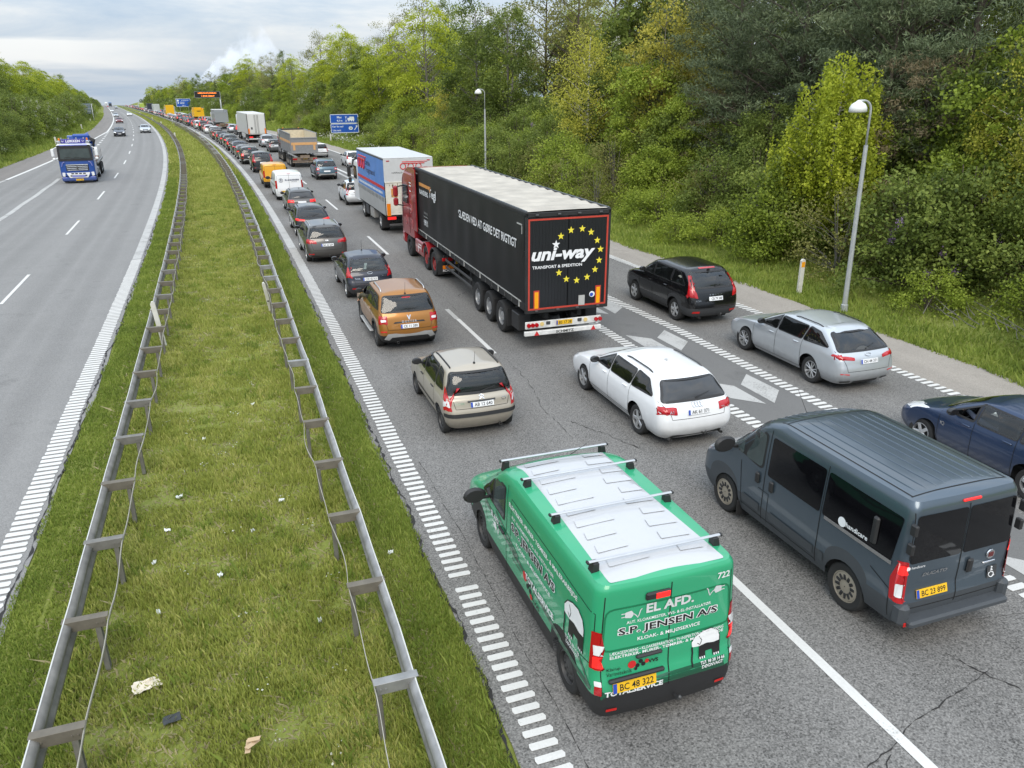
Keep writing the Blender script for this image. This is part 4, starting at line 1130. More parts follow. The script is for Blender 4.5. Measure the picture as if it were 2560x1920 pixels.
def make_shell(sp):
    """closed body surface from a stack of rings; wheel arches lift the lower edge"""
    S = Shell(); H, W, wb, ro, fo, Rw = sp['H'], sp['W'], sp['wb'], sp['ro'], sp['fo'], sp['R']
    rows = sp.get('rows') or TEMPL[sp['t']]
    rows = [list(r) for r in rows]
    for i, d in sp.get('edit', {}).items():
        for k, v in d.items(): rows[i]['ry rz fy fz w'.split().index(k)] = v
    A = np.array(rows, float); n = len(A); ns = sp.get('nsub', 3)
    ti = np.linspace(0, n - 1, (n - 1) * ns + 1)
    ry, rz, fy, fz, wf = [pchip(np.arange(n), A[:, k], ti) for k in range(5)]
    fl = ti / (n - 1)
    c0, c1, f0, f1 = sp.get('cr', (.24, .16, .45, .22)); b0, b1 = sp.get('bow', (.07, .16))
    Ra = Rw + sp.get('archgap', .055)
    arches = [(0.0, Ra), (wb, Ra)]
    def frame(i):
        yr, yf, w_ = -ro + ry[i], wb + fo - fy[i], wf[i] * W / 2
        cr, cf = min(w_ * .8, c0 + (c1 - c0) * fl[i]), min(w_ * .8, f0 + (f1 - f0) * fl[i])
        ya = yr + b0 * ((w_ - cr) / w_) ** 2; yb = yf - b1 * ((w_ - cf) / w_) ** 2
        return yr, yf, w_, cr, cf, ya, yb
    i0 = 2 * ns; _, _, _, cr_, cf_, ya0, yb0 = frame(i0)
    a, b = ya0 + cr_, yb0 - cf_
    ys = list(np.linspace(a, b, sp.get('nside', 30)))
    for c, ra in arches:
        ys = [y for y in ys if abs(y - c) > ra + .03]
        ys += [c + ra * math.cos(t) for t in np.linspace(0, math.pi, 13)] + [c - ra - .008, c + ra + .008]
    ys = sorted(y for y in ys if a < y < b); ts = [(y - a) / (b - a) for y in ys]
    V = []
    nr, nc = 6, 5
    for i in range(len(ti)):
        yr, yf, w_, cr, cf, ya, yb = frame(i)
        half = [(x, yr + b0 * (x / w_) ** 2) for x in np.linspace(0, w_ - cr, nr)]
        half += [(w_ - cr + cr * math.sin(t), ya + cr * (1 - math.cos(t))) for t in np.linspace(0, math.pi / 2, nc + 1)[1:]]
        half += [(w_, ya + cr + (yb - cf - ya - cr) * t) for t in ts]
        half += [(w_ - cf + cf * math.cos(t), yb - cf + cf * math.sin(t)) for t in np.linspace(0, math.pi / 2, nc + 1)]
        half += [(x, yf - b1 * (x / w_) ** 2) for x in np.linspace(w_ - cf, 0, nr)[1:]]
        ym, hl = (yr + yf) / 2, (yf - yr) / 2
        bk = sp.get('barrel', .06)
        half = [(x * (1 - bk * abs((y - ym) / hl) ** 3), y, H * (rz[i] + (fz[i] - rz[i]) * min(1, max(0, (y - yr) / (yf - yr))))) for x, y in half]
        V.append(half)
    nh = len(V[0]); G = np.array(V)                       # rows, columns, xyz
    ib = 6 * ns
    col0 = nr + nc
    for j in range(col0, col0 + len(ts)):
        y = G[i0, j, 1]
        for c, ra in arches:
            if abs(y - c) <= ra + .001:
                za = Rw + math.sqrt(max(0, ra * ra - (y - c) ** 2)); z0 = G[0, j, 2]; zt = G[ib, j, 2]
                zz, xx = G[:ib + 1, j, 2].copy(), G[:ib + 1, j, 0].copy()
                znew = za + (zz - z0) * (zt - za) / (zt - z0)
                G[:ib + 1, j, 0] = np.interp(znew, zz, xx); G[:ib + 1, j, 2] = znew
    flare = sp.get('flare', 0)
    # roof cap
    edge = G[-1]; ymid = edge[:, 1].mean(); crown = sp.get('crown', .035 * H)
    caps = []
    for t in (.06, .14, .28, .5, .75, 1.0):
        r_ = edge.copy(); r_[:, 0] *= (1 - t); r_[:, 1] = ymid + (r_[:, 1] - ymid) * (1 - .22 * t)
        r_[:, 2] = edge[:, 2] + (H - edge[:, 2].mean()) * (1 - (1 - t) ** 2.2); caps.append(r_)
    G = np.concatenate([G, np.array(caps)], 0)
    S.nlow = len(ti)
    full = np.concatenate([G, (G[:, 1:-1] * np.array([-1, 1, 1]))[:, ::-1]], 1)
    nr_, nc_ = full.shape[:2]
    verts = full.reshape(-1, 3); faces = []; frow = []
    for i in range(nr_ - 1):
        for j in range(nc_):
            k = (j + 1) % nc_
            faces.append((i * nc_ + j, i * nc_ + k, (i + 1) * nc_ + k, (i + 1) * nc_ + j)); frow.append(i)
    S.verts, S.faces, S.frow, S.ns = verts, faces, frow, ns
    S.bvh = BVHTree.FromPolygons([tuple(v) for v in verts], faces)
    S.zr, S.zf, S.yr, S.yf, S.w = H * rz, H * fz, -ro + ry, wb + fo - fy, wf * W / 2
    return S
def shell_part(S, name, sel, material, parent, cut=None):
    bm = bmesh.new(); vs_ = [bm.verts.new(v) for v in S.verts]
    for f, r_ in zip(S.faces, S.frow):
        if sel(r_):
            try: bm.faces.new([vs_[i] for i in f])
            except ValueError: pass
    bmesh.ops.remove_doubles(bm, verts=bm.verts, dist=.0005)
    bmesh.ops.recalc_face_normals(bm, faces=bm.faces)
    for ax, poly in (cut or []):                          # window openings
        i_ = 1 if ax in 'LR' else 0
        def facing(f):
            c, n = f.calc_center_median(), f.normal
            return {'L': c.x < -.2 and n.x < -.35, 'R': c.x > .2 and n.x > .35, 'B': n.y < -.18 and c.y < 1, 'F': n.y > .12 and c.y > 1 and c.z > .7}[ax]
        k = len(poly)
        for i in range(k):
            p, q = poly[i], poly[(i + 1) % k]
            geo = [f for f in bm.faces if facing(f)]
            ed = {e_ for f in geo for e_ in f.edges}; vv = {v for f in geo for v in f.verts}
            co = Vector((0, 0, p[1])); co[i_] = p[0]; nrm = Vector((0, 0, -(q[0] - p[0]))); nrm[i_] = q[1] - p[1]
            bmesh.ops.bisect_plane(bm, geom=list(vv) + list(ed) + geo, plane_co=co, plane_no=nrm, dist=1e-5)
        A = np.array(poly); x1, y1, x2, y2 = A[:, 0], A[:, 1], np.roll(A[:, 0], -1), np.roll(A[:, 1], -1)
        dead = []
        for f in bm.faces:
            if not facing(f): continue
            c = f.calc_center_median()
            if (((y1 > c.z) != (y2 > c.z)) & (c[i_] < (x2 - x1) * (c.z - y1) / (y2 - y1 + 1e-12) + x1)).sum() % 2: dead.append(f)
        bmesh.ops.delete(bm, geom=dead, context='FACES')
    me = bpy.data.meshes.new(name); bm.to_mesh(me); bm.free()
    me.materials.append(material); me.polygons.foreach_set('use_smooth', [True] * len(me.polygons)); me.set_sharp_from_angle(angle=R(38)); me.update()
    return link(bpy.data.objects.new(name, me), parent)
AX = {'L': (Vector((-4, 0, 0)), Vector((1, 0, 0))), 'R': (Vector((4, 0, 0)), Vector((-1, 0, 0))), 'B': (Vector((0, -9, 0)), Vector((0, 1, 0))), 'F': (Vector((0, 15, 0)), Vector((0, -1, 0))), 'T': (Vector((0, 0, 9)), Vector((0, 0, -1)))}
def on(S, ax, u, v, off=.005):
    o, d = AX[ax]
    p = {'L': Vector((0, u, v)), 'R': Vector((0, u, v)), 'B': Vector((u, 0, v)), 'F': Vector((u, 0, v)), 'T': Vector((u, v, 0))}[ax] + o
    h = S.bvh.ray_cast(p, d)
    k = 0
    bad = lambda h: h[0] is None or abs(h[1].dot(d)) < .12
    while bad(h) and k < 60:                      # beyond the outline: slide inwards until the body is met
        k += 1
        q = Vector(p)
        if ax in 'LR': q.y += (.02 * k if u < 1.2 else -.02 * k)
        elif ax in 'BF': q.x -= math.copysign(.012 * k, u); q.z -= .004 * k
        else: q.x -= math.copysign(.012 * k, u); q.y += (.02 * k if v < 1 else -.02 * k)
        h = S.bvh.ray_cast(q, d)
    if h[0] is None: h = S.bvh.find_nearest(p - o)
    nn = h[1]
    if nn.dot(d) > 0: nn = -nn
    return h[0] + nn * off, nn
def patch_mb(m, S, ax, poly, off=.005, grid=.09, r=.03, mi=0):
    V, F = tri_poly(rnd(poly, r) if r else poly, grid)
    P = [on(S, ax, u, v, off)[0] for u, v in V]
    flip = ax in ('L', 'F')
    m.add(P, [f[::-1] for f in F] if flip else F, mi)
def patch(S, name, material, parent, items, off=.005, grid=.09, r=.03):
    m = MB()
    for ax, poly in items: patch_mb(m, S, ax, poly, off, grid, r)
    o = m.build(name, material, parent, True)
    return o
def ribbon(m, S, ax, pts, wd=.009, off=.004, step=.06, closed=False):
    L_ = []
    pts = list(pts) + ([pts[0]] if closed else [])
    for (a, b), (c, d) in zip(pts[:-1], pts[1:]):
        n = max(1, int(math.hypot(c - a, d - b) / step))
        L_ += [(a + (c - a) * i / n, b + (d - b) * i / n) for i in range(n)]
    L_.append(pts[-1])
    P = [on(S, ax, u, v, off) for u, v in L_]
    V, F = [], []
    for i, (p, n) in enumerate(P):
        t = (P[min(i + 1, len(P) - 1)][0] - P[max(i - 1, 0)][0])
        if t.length < 1e-6: t = Vector((0, 0, 1))
        b = t.normalized().cross(n).normalized() * wd / 2
        V += [p + b, p - b]
        if i: F.append((2 * i - 2, 2 * i - 1, 2 * i + 1, 2 * i))
    m.add(V, F)
_WH = {}
def wheel_meshes(Rw, wd, style, rimr=None):
    key = (Rw, wd, style, rimr)
    if key in _WH: return _WH[key]
    rr = rimr or Rw * .66
    h = wd / 2
    m = MB(); m.lathe([(rr, -h * .85), (Rw * .90, -h), (Rw * .975, -h * .86), (Rw, -h * .6), (Rw, h * .6), (Rw * .975, h * .86), (Rw * .90, h), (rr * 1.02, h * .92), (rr, h * .8)], 30, 'x', closed=True)
    ty = m.build('wheel', RUBBER, None, 35); me_t = ty.data; bpy.data.objects.remove(ty)
    m = MB()
    m.lathe([(rr * 1.0, h * .85), (rr * .93, h * .88), (rr * .90, h * .5), (rr * .9, -h * .2)], 30, 'x', mi=0, caps=False)
    m.lathe([(rr * .89, h * .28), (.02, h * .28)], 24, 'x', mi=1, caps=False)
    if style.startswith('spoke'):
        n = int(style[5:])
        for k in range(n):
            a = 2 * math.pi * k / n + .3
            M = Matrix.Rotation(a, 4, 'X')
            m.box((0, 0, 0), (.035, rr * (.36 if n < 7 else .2), rr * .82), .008, 0, Matrix.Translation((h * .66, 0, 0)) @ M @ Matrix.Translation((0, 0, rr * .5)))
        m.lathe([(rr * .22, h * .5), (rr * .22, h * .84), (rr * .12, h * .9), (.01, h * .9)], 16, 'x', mi=0, caps=False)
    elif style == 'twin':
        for k in range(10):
            a = 2 * math.pi * (k // 2) / 5 + (.24 if k % 2 else -.24)
            M = Matrix.Rotation(a, 4, 'X')
            m.box((0, 0, 0), (.035, rr * .11, rr * .86), .006, 0, Matrix.Translation((h * .66, 0, 0)) @ M @ Matrix.Translation((0, 0, rr * .48)))
        m.lathe([(rr * .2, h * .5), (rr * .2, h * .84), (.01, h * .88)], 16, 'x', mi=0, caps=False)
    elif style == 'steel':
        m.lathe([(rr * .86, h * .4), (rr * .7, h * .62), (rr * .5, h * .5), (rr * .3, h * .74), (rr * .1, h * .8), (.01, h * .8)], 24, 'x', mi=2, caps=False)
        for k in range(12):
            M = Matrix.Rotation(2 * math.pi * k / 12, 4, 'X')
            m.box((0, 0, 0), (.01, .03, .05), .004, 1, Matrix.Translation((h * .60, 0, 0)) @ M @ Matrix.Translation((0, 0, rr * .7)))
    elif style == 'cover':
        m.lathe([(rr * .9, h * .8), (rr * .8, h * .86), (rr * .35, h * .74), (rr * .12, h * .84), (.01, h * .84)], 30, 'x', mi=0, caps=False)
        for k in range(12):
            M = Matrix.Rotation(2 * math.pi * k / 12, 4, 'X')
            m.box((0, 0, 0), (.02, .05, rr * .38), .008, 1, Matrix.Translation((h * .80, 0, 0)) @ M @ Matrix.Translation((0, 0, rr * .62)))
    elif style == 'truck':
        m.lathe([(rr * .92, h * .3), (rr * .8, h * .05), (rr * .55, h * .05), (rr * .5, h * .75), (rr * .36, h * .85), (.01, h * .85)], 24, 'x', mi=0, caps=False)
        for k in range(10):
            M = Matrix.Rotation(2 * math.pi * k / 10, 4, 'X')
            m.box((0, 0, 0), (.03, .05, .12), .01, 1, Matrix.Translation((h * .07, 0, 0)) @ M @ Matrix.Translation((0, 0, rr * .7)))
    rimm = {'truck': SILVER, 'steel': STEELD}.get(style, SILVER)
    o = m.build('rim', [rimm, BLACK, STEELD], None, 35); me_r = o.data; bpy.data.objects.remove(o)
    _WH[key] = (me_t, me_r)
    return _WH[key]
def add_wheel(parent, x, y, Rw, wd, style, rimr=None, rim_mat=None):
    t, r_ = wheel_meshes(Rw, wd, style, rimr)
    a = link(bpy.data.objects.new('wheel', t), parent); a.location = (x, y, Rw)
    if x < 0: a.rotation_euler = (random.uniform(0, 6), 0, math.pi)
    b = link(bpy.data.objects.new('rim', r_), a)
    if rim_mat:
        b.material_slots[0].link = 'OBJECT'; b.material_slots[0].material = rim_mat
        b.material_slots[2].link = 'OBJECT'; b.material_slots[2].material = rim_mat
    return a
def plate(S, parent, z, txt, yellow=False, ax='B', u=0.0, w=.52, h=.115, eu=True, flat=None):
    if flat is None:
        p, n = on(S, ax, u, z, .012)
    else: p, n = Vector(flat[0]), Vector(flat[1])
    n = Vector((0, n.y, n.z)).normalized()
    ux = Vector((1, 0, 0)) if n.y < 0 else Vector((-1, 0, 0)); uy = n.cross(ux)
    M = Matrix((ux, uy, n)).transposed().to_4x4(); M.translation = p
    m = MB(); m.box((0, 0, 0), (w, h, .014), .003)
    o = m.build('number_plate', PLATEY if yellow else PLATEW, parent); o.matrix_local = M
    t = MB(); text_mb(t, txt, (.025, -h * .34, .009), (1, 0, 0), (0, 1, 0), width=w * .78, height=h * .66, bold=.012)
    t.build('lettering', BLACKP, o)
    if eu: part('country_band', EUBLUE, o, lambda q: q.box((-w * .455, 0, .0075), (w * .085, h * .94, .003)))
    return o
def mirror_part(S, parent, y, z, paintm, sz=1.0, low=BLACK):
    for sx, ax in ((-1, 'L'), (1, 'R')):
        p, n = on(S, ax, y, z, 0)
        m = MB()
        m.box((p.x + sx * .06 * sz, p.y - .0, p.z - .01), (.14 * sz, .05, .05), .015, 1)
        m.lathe([(.03, -.05), (.085, -.045), (.105, .0), (.09, .05), (.05, .085), (.01, .095)], 12, 'y', (0, 0, 0), 0)
        k = len(m.v) - 12 * 6
        for i in range(k, len(m.v)):
            v = m.v[i]; m.v[i] = (p.x + sx * (.15 * sz) + v[0] * 1.15 * sz, p.y + v[1], p.z + .03 * sz + v[2] * .8 * sz)
        m.build('mirror', [paintm, low], parent, 40)
def stripe(S, m, ax, u0, v0, u1, v1, wd, off=.006): ribbon(m, S, ax, [(u0, v0), (u1, v1)], wd, off)
def yfz(S, z): return float(np.interp(z, S.zf, S.yf))
def yrz(S, z): return float(np.interp(z, S.zr, S.yr))
def wz(S, z): return float(np.interp(z, S.zr, S.w))
def lin2(a, b, t): return a + (b - a) * t
def add_steering(parent, x, y, z):
    m = MB(); c = []
    for k in range(20):
        a = 2 * math.pi * k / 20; c.append((x + .18 * math.cos(a), y - .18 * math.sin(a) * .4, z + .18 * math.sin(a) * .9))
    m.tube(c + [c[0]], .018, 6, caps=False); m.box((x, y + .02, z), (.3, .04, .06), .01)
    m.build('steering_wheel', BLACK, parent, True)
def interior(root, S, sp):
    W, wb = sp['W'], sp['wb']; z = S.zf[6 * S.ns] + .02; yf = yfz(S, z) - 1.05; yb = max(yrz(S, z) + .75, yf - 1.05)
    def seat(m, x, y, w_): m.box((x, y, z - .40), (w_, .50, .16), .05); m.box((x, y - .28, z - .10), (w_ - .02, .14, .62), .05); m.box((x, y - .33, z + .30), (.26, .09, .17), .04)
    for x in (-W * .21, W * .21): part('seat', DGREY, root, lambda m: seat(m, x, yf, .48))
    part('rear_seat', DGREY, root, lambda m: (m.box((0, yb, z - .40), (W - .5, .48, .16), .05), m.box((0, yb - .28, z - .14), (W - .5, .14, .56), .05), *[m.box((q, yb - .33, z + .20), (.24, .08, .15), .04) for q in (-W * .22, W * .22)]))
    part('dashboard', BLACK, root, lambda m: m.box((0, yf + .95, z - .16), (W - .42, .45, .26), .08))
    part('cabin_floor', INTER, root, lambda m: m.box((0, (yf + yb) / 2 + .2, z - .50), (W - .36, yf - yb + 1.3, .06)))
    add_steering(root, -W * .21, yf + .58, z - .02)
def build_car(sp):
    """a car from its specification; returns the root Empty with all parts"""
    S = make_shell(sp); H, W, wb, ro, fo, Rw = sp['H'], sp['W'], sp['wb'], sp['ro'], sp['fo'], sp['R']
    root = empty(sp['name']); PM = sp['paint']; ns = S.ns
    clad = sp.get('clad', 0)
    z6r, z6f = S.zr[6 * ns], S.zf[6 * ns]; z8r, z8f = S.zr[8 * ns], S.zf[8 * ns]
    # ---- side window outlines
    ym = .02
    zb0, zb1 = z6r + sp.get('belt', .045), z6f + sp.get('belt', .045)
    zt = min(z8r, z8f) - .012
    yA = lambda z: yfz(S, z) - sp.get('amar', .30) + .10 * (z - zb1)
    yD = lambda z: yrz(S, z) + sp.get('dmar', .24)
    pil = sp.get('pillars', [])                                   # y of pillar centres (bottom, top)
    lines = [(yA(zb1), yA(zt))] + [p if isinstance(p, tuple) else (p, p) for p in pil] + [(yD(zb0) + sp.get('dlow', 0), yD(zt))]
    belt = lambda y: lin2(zb0, zb1, (y - yrz(S, z6r)) / (yfz(S, z6f) - yrz(S, z6r)))
    wins = []
    for i in range(len(lines) - 1):
        f_, b_ = lines[i], lines[i + 1]; g0 = .0 if i == 0 else .03; g1 = .03 if i < len(lines) - 2 else 0
        wins.append([(f_[0] - g0, belt(f_[0])), (f_[1] - g0, zt), (b_[1] + g1, zt - (.01 if g1 else .04)), (b_[0] + g1, belt(b_[0]) + (0 if g1 else sp.get('dkick', .03)))])
    zw0, zw1 = z6r + sp.get('rw0', .03), z8r - sp.get('rw1', .015)
    a0, a1 = wz(S, zw0) - sp.get('rwm', .10), wz(S, zw1) - sp.get('rwm1', .085)
    rw = [(-a0, zw0), (-a1, zw1), (a1, zw1), (a0, zw0)]
    q0, q1 = z6f + .05, z8f - .01
    wsf = [(-(wz(S, q0) - .12), q0), (-(wz(S, q1) - .11), q1), ((wz(S, q1) - .11), q1), ((wz(S, q0) - .12), q0)]
    cut = None
    if sp.get('clear', True):
        cut = [(ax, rnd(wv, .05, 1)) for ax in 'LR' for wv in wins] + [('B', rnd(rw, .06, 1)), ('F', rnd(wsf, .06, 1))]
    opened = sp.get('open_window')
    if clad:
        shell_part(S, 'body', lambda r_: r_ >= clad * ns, PM, root, cut); shell_part(S, 'lower_trim', lambda r_: r_ < clad * ns, sp.get('cladmat', BLACK), root)
    else: shell_part(S, 'body', lambda r_: True, PM, root, cut)
    part('underbody', INTER, root, lambda m: m.box((0, (wb + fo - ro) / 2, .44), (W - 2 * sp.get('tw', .2) - .16, wb + fo + ro - .6, .5), .03))
    GM = sp.get('glass', CLEAR)
    if cut: interior(root, S, sp)
    # black band round the windows, then each pane
    fr = MB()
    for ax in 'LR':
        for wv in wins:
            if cut: ribbon(fr, S, ax, rnd(wv, .05), .045, .006, closed=True); continue
            c = Vector((sum(p[0] for p in wv) / 4, sum(p[1] for p in wv) / 4))
            patch_mb(fr, S, ax, [(p[0] + (.022 if p[0] > c.x else -.022), p[1] + (.02 if p[1] > c.y else -.02)) for p in wv], .004, .12, .06)
    fr.build('window_trim', sp.get('trim', BLACK), root, True)
    for i, wv in enumerate(wins):
        for ax in 'LR':
            if opened and ax == 'L' and i == 0: continue
            patch(S, 'side_window', GM, root, [(ax, wv)], .008, .12, .05)
    # rear window and windscreen
    if sp.get('rear_glass', True):
        if cut:
            rt_ = MB(); ribbon(rt_, S, 'B', rnd(rw, .06), .06, .006, closed=True); rt_.build('rear_window_trim', BLACK, root)
        else: patch(S, 'rear_window_trim', BLACK, root, [('B', [(-a0 - .03, zw0 - .03), (-a1 - .03, zw1 + .012), (a1 + .03, zw1 + .012), (a0 + .03, zw0 - .03)])], .004, .1, .07)
        patch(S, 'rear_window', sp.get('rglass', GM), root, [('B', rw)], .008, .1, .06)
        wp = MB(); p0, n0 = on(S, 'B', sp.get('wip', (.0, .34))[0], zw0 + .02, .02); p1, n1 = on(S, 'B', sp.get('wip', (.0, .34))[1], zw0 + .10, .02)
        wp.tube([p0, p0.lerp(p1, .5) + n0 * .01, p1], [.012, .009, .006], 5); wp.build('rear_wiper', BLACK, root)
    patch(S, 'windscreen', GM, root, [('F', wsf)], .006, .12, .06)
    # panel gaps: doors, hatch, bumper
    se = MB()
    for ax in 'LR':
        zl = H * .2
        for (y0, y1) in sp.get('doors', []):
            ribbon(se, S, ax, [(y0, belt(y0)), (y0 - .02, H * .42), (y0 - .01, zl)], .010)
        if sp.get('doors'): ribbon(se, S, ax, [(sp['doors'][0][0], zl), (sp['doors'][-1][0], zl + .01)], .010)
    if sp.get('hatch'):
        hz, hw = sp['hatch']
        ribbon(se, S, 'B', [(-a0 - .05, zw0), (-hw, hz + .16), (-hw + .04, hz), (hw - .04, hz), (hw, hz + .16), (a0 + .05, zw0)], .010)
    if se.v: se.build('panel_gaps', SEAM, root)
    # handles
    for y, z in sp.get('handles', []):
        for ax, sx in (('L', -1), ('R', 1)):
            p, n = on(S, ax, y, z, .012); part('door_handle', sp.get('handlemat', PM), root, lambda m: m.box(p, (.03, .19, .032), .012))
    # lights
    for nm, material, items in sp.get('lights', []):
        for sx in (1, -1):
            it = [(('R' if sx > 0 else 'L') if ax == 'S' else ax, [(u * (sx if ax != 'S' else 1), v) for u, v in poly]) for ax, poly in items]
            patch(S, nm, material, root, it, .009 if nm != 'light_inset' else .012, .06, .025)
    if sp.get('brake'):
        z, w_, lit = sp['brake']; patch(S, 'brake_light', REDL if lit else RED, root, [('B', [(-w_, z - .014), (-w_, z + .014), (w_, z + .014), (w_, z - .014)])], .014, .05, .005)
    for nm, material, ax, poly, off in sp.get('extra', []):
        patch(S, nm, material, root, [(ax, poly)], off, .08, .012)
        if ax in 'LR': patch(S, nm, material, root, [('R' if ax == 'L' else 'L', poly)], off, .08, .012)
    if sp.get('plate'): plate(S, root, *sp['plate'])
    mirror_part(S, root, sp.get('mir', yfz(S, zb1) - .48), zb1 + .04, sp.get('mirmat', PM))
    # wheels
    tw = sp.get('tw', .2)
    for y in (0, wb):
        for sx in (-1, 1): add_wheel(root, sx * (W / 2 - tw / 2 - .035), y, Rw, tw, sp.get('rim', 'spoke5'), None, sp.get('rimmat'))
    # roof rails, antenna, exhaust, tow bar
    if sp.get('rails'):
        rm, rh = sp['rails']
        for sx in (-1, 1):
            y0, y1 = S.yr[-1] + .25, S.yf[-1] - .35
            pts = []
            for k in range(13):
                t = k / 12; y = lin2(y0, y1, t); p, _ = on(S, 'T', sx * (S.w[-1] - .02 * W), y, 0)
                lift = rh * min(1, min(t, 1 - t) * 9); pts.append(p + Vector((0, 0, lift)))
            part('roof_rail', rm, root, lambda m: m.tube(pts, .018 if rh > .03 else .014, 6), True)
    if sp.get('antenna'):
        y, ln = sp['antenna']; p, _ = on(S, 'T', 0, y, 0)
        part('antenna', BLACK, root, lambda m: (m.tube([p, p + Vector((0, -.25 * ln, ln))], [.006, .003], 5), m.lathe([(.03, -.005), (.025, .02), (.01, .035)], 10, 'z', tuple(p))))
    if sp.get('fin'): 
        p, _ = on(S, 'T', 0, sp['fin'], 0)
        part('roof_aerial', PM, root, lambda m: m.prism([(-.09, -.01), (.09, -.01), (-.05, .055), (-.085, .055)], 'x', -.02, .02)).location = p
    for x, z in sp.get('exhaust', []):
        p, _ = on(S, 'B', x, z + .08, 0)
        part('exhaust_pipe', STEELD, root, lambda m: m.lathe([(.032, -.03), (.032, .25), (.026, .25), (.026, -.03)], 14, 'y', (x, p.y + .0, z), closed=True))
    if sp.get('tow'):
        part('tow_bar', STEELD, root, lambda m: (m.tube([(sp['tow'], -ro + .15, .30), (sp['tow'], -ro - .03, .31), (sp['tow'], -ro - .07, .36)], .018, 8), m.lathe([(.006, -.03), (.024, -.012), (.024, .012), (.006, .03)], 10, 'z', (sp['tow'], -ro - .07, .385))), True)
    for fn in sp.get('more', []): fn(S, root)
    root['shellL'] = 0
    S.root = root; S.wins = wins
    CARS[sp['name']] = root
    return root, S
CARS = {}
def park(root, s, o_left, W, label, group='cars waiting in the queue', cat='car', yaw=0.0, oncoming=False, tw=.2):
    """put the rear axle at distance s with the near-side tyre at offset o_left"""
    oc = o_left + (W / 2 - .035)
    root.location = P3(s, oc, .0)
    root.rotation_euler = (math.atan(grade(s)) if not oncoming else -math.atan(grade(s)), 0, -heading(s) + yaw + (math.pi if oncoming else 0))
    tag(root, label, cat, group)
    return root
def rear_text(S, parent, name, txt, x, z, width, material=CHROME, height=None, ax='B', off=.012, **kw):
    m = MB()
    ux = {'B': (1, 0, 0), 'L': (0, -1, 0), 'R': (0, 1, 0), 'F': (-1, 0, 0)}[ax]
    org = (x, 0, z) if ax in 'BF' else (0, x, z)
    def pr(p): return on(S, ax, p.x if ax in 'BF' else p.y, p.z, off)[0]
    text_mb(m, txt, org, ux, (0, 0, 1), width=width, height=height, proj=pr, **kw)
    return m.build(name, material, parent)
def skinned(name, pts, edges, radii, material, parent=None, sub=2):
    me = bpy.data.meshes.new(name); me.from_pydata(pts, edges, []); o = bpy.data.objects.new(name, me); link(o, parent)
    md = o.modifiers.new('skin', 'SKIN'); md.use_smooth_shade = True
    for i, r_ in enumerate(radii): me.skin_vertices[0].data[i].radius = (r_, r_)
    me.skin_vertices[0].data[0].use_root = True
    sb = o.modifiers.new('sub', 'SUBSURF'); sb.levels = sub; sb.render_levels = sub
    me.materials.append(material)
    return o

# ================================================================== CARS NEAR THE CAMERA
random.seed(21)
CARGRP = 'cars waiting in the queue'
# ---- beige hatchback
def c3_more(S, root):
    st = MB()
    ribbon(st, S, 'B', [(-.72, .565), (.72, .565)], .085, .02, .05)
    for ax in 'LR': ribbon(st, S, ax, [(-.52, .565), (-.36, .565)], .085, .02, .04)
    st.build('bumper_strip', BLACK, root)
    st = MB()
    for ax in 'LR': ribbon(st, S, ax, [(.42, .50), (2.0, .50)], .05, .008)
    st.build('side_moulding', BLACK, root)
    m = MB(); ribbon(m, S, 'B', [(-.32, .845), (.30, .845)], .04, .02); m.build('plate_lamp_strip', DGREY, root)
    m = MB()
    for k in (0, .045):
        ribbon(m, S, 'B', [(-.055, .875 + k), (0, .915 + k)], .02, .014); ribbon(m, S, 'B', [(0, .915 + k), (.055, .875 + k)], .02, .014)
    m.build('emblem', CHROME, root)
    rear_text(S, root, 'badge', 'CITROËN', -.50, .80, .2); rear_text(S, root, 'badge', 'C3', .5, .80, .1)
    for sx in (-1, 1):
        pts = [on(S, 'T', sx * S.w[-1] * .93, y, .008)[0] for y in np.linspace(S.yr[-1] + .1, S.yf[-1] - .05, 12)]
        part('roof_strip', BLACK, root, lambda q: q.tube(pts, .018, 5), True)
P_BEIGE = paint('beige_paint', (.42, .375, .305), .3, .35)
c3, S_ = build_car(dict(name='beige_hatchback', t='hatch', H=1.52, W=1.667, wb=2.45, ro=.62, fo=.78, R=.295, tw=.175, paint=P_BEIGE, edit={6: dict(rz=.63), 7: dict(ry=.27, w=.86), 8: dict(ry=.41, w=.765), 9: dict(ry=.52, w=.70)}, cr=(.26, .17, .5, .24),
    pillars=[1.36, (.42, .40)], dmar=.30, doors=[(2.05, 0), (1.36, 0), (.45, 0)], handles=[(1.50, .88), (.58, .90)], handlemat=BLACK, rim='steel', hatch=(.70, .62),
    rwm=.05, rwm1=.045, rw0=.04, brake=None, plate=(.775, 'AB 12 640'), antenna=(-.0, .30), mirmat=BLACK, exhaust=[(.42, .24)], tow=.0, crown=.06,
    lights=[('tail_light', RED, [('B', [(.66, .66), (.85, .66), (.84, 1.0), (.73, 1.16), (.70, .98)]), ('S', [(-.50, .66), (-.36, .68), (-.42, .98), (-.50, 1.14)])]), ('light_inset', WHITEL, [('B', [(.69, .74), (.86, .74), (.85, .88), (.71, .88)])])],
    more=[c3_more]))
park(c3, 15.27, 3.76, 1.667, 'beige hatchback with black bumper strip and number plate AB 12 640', CARGRP)
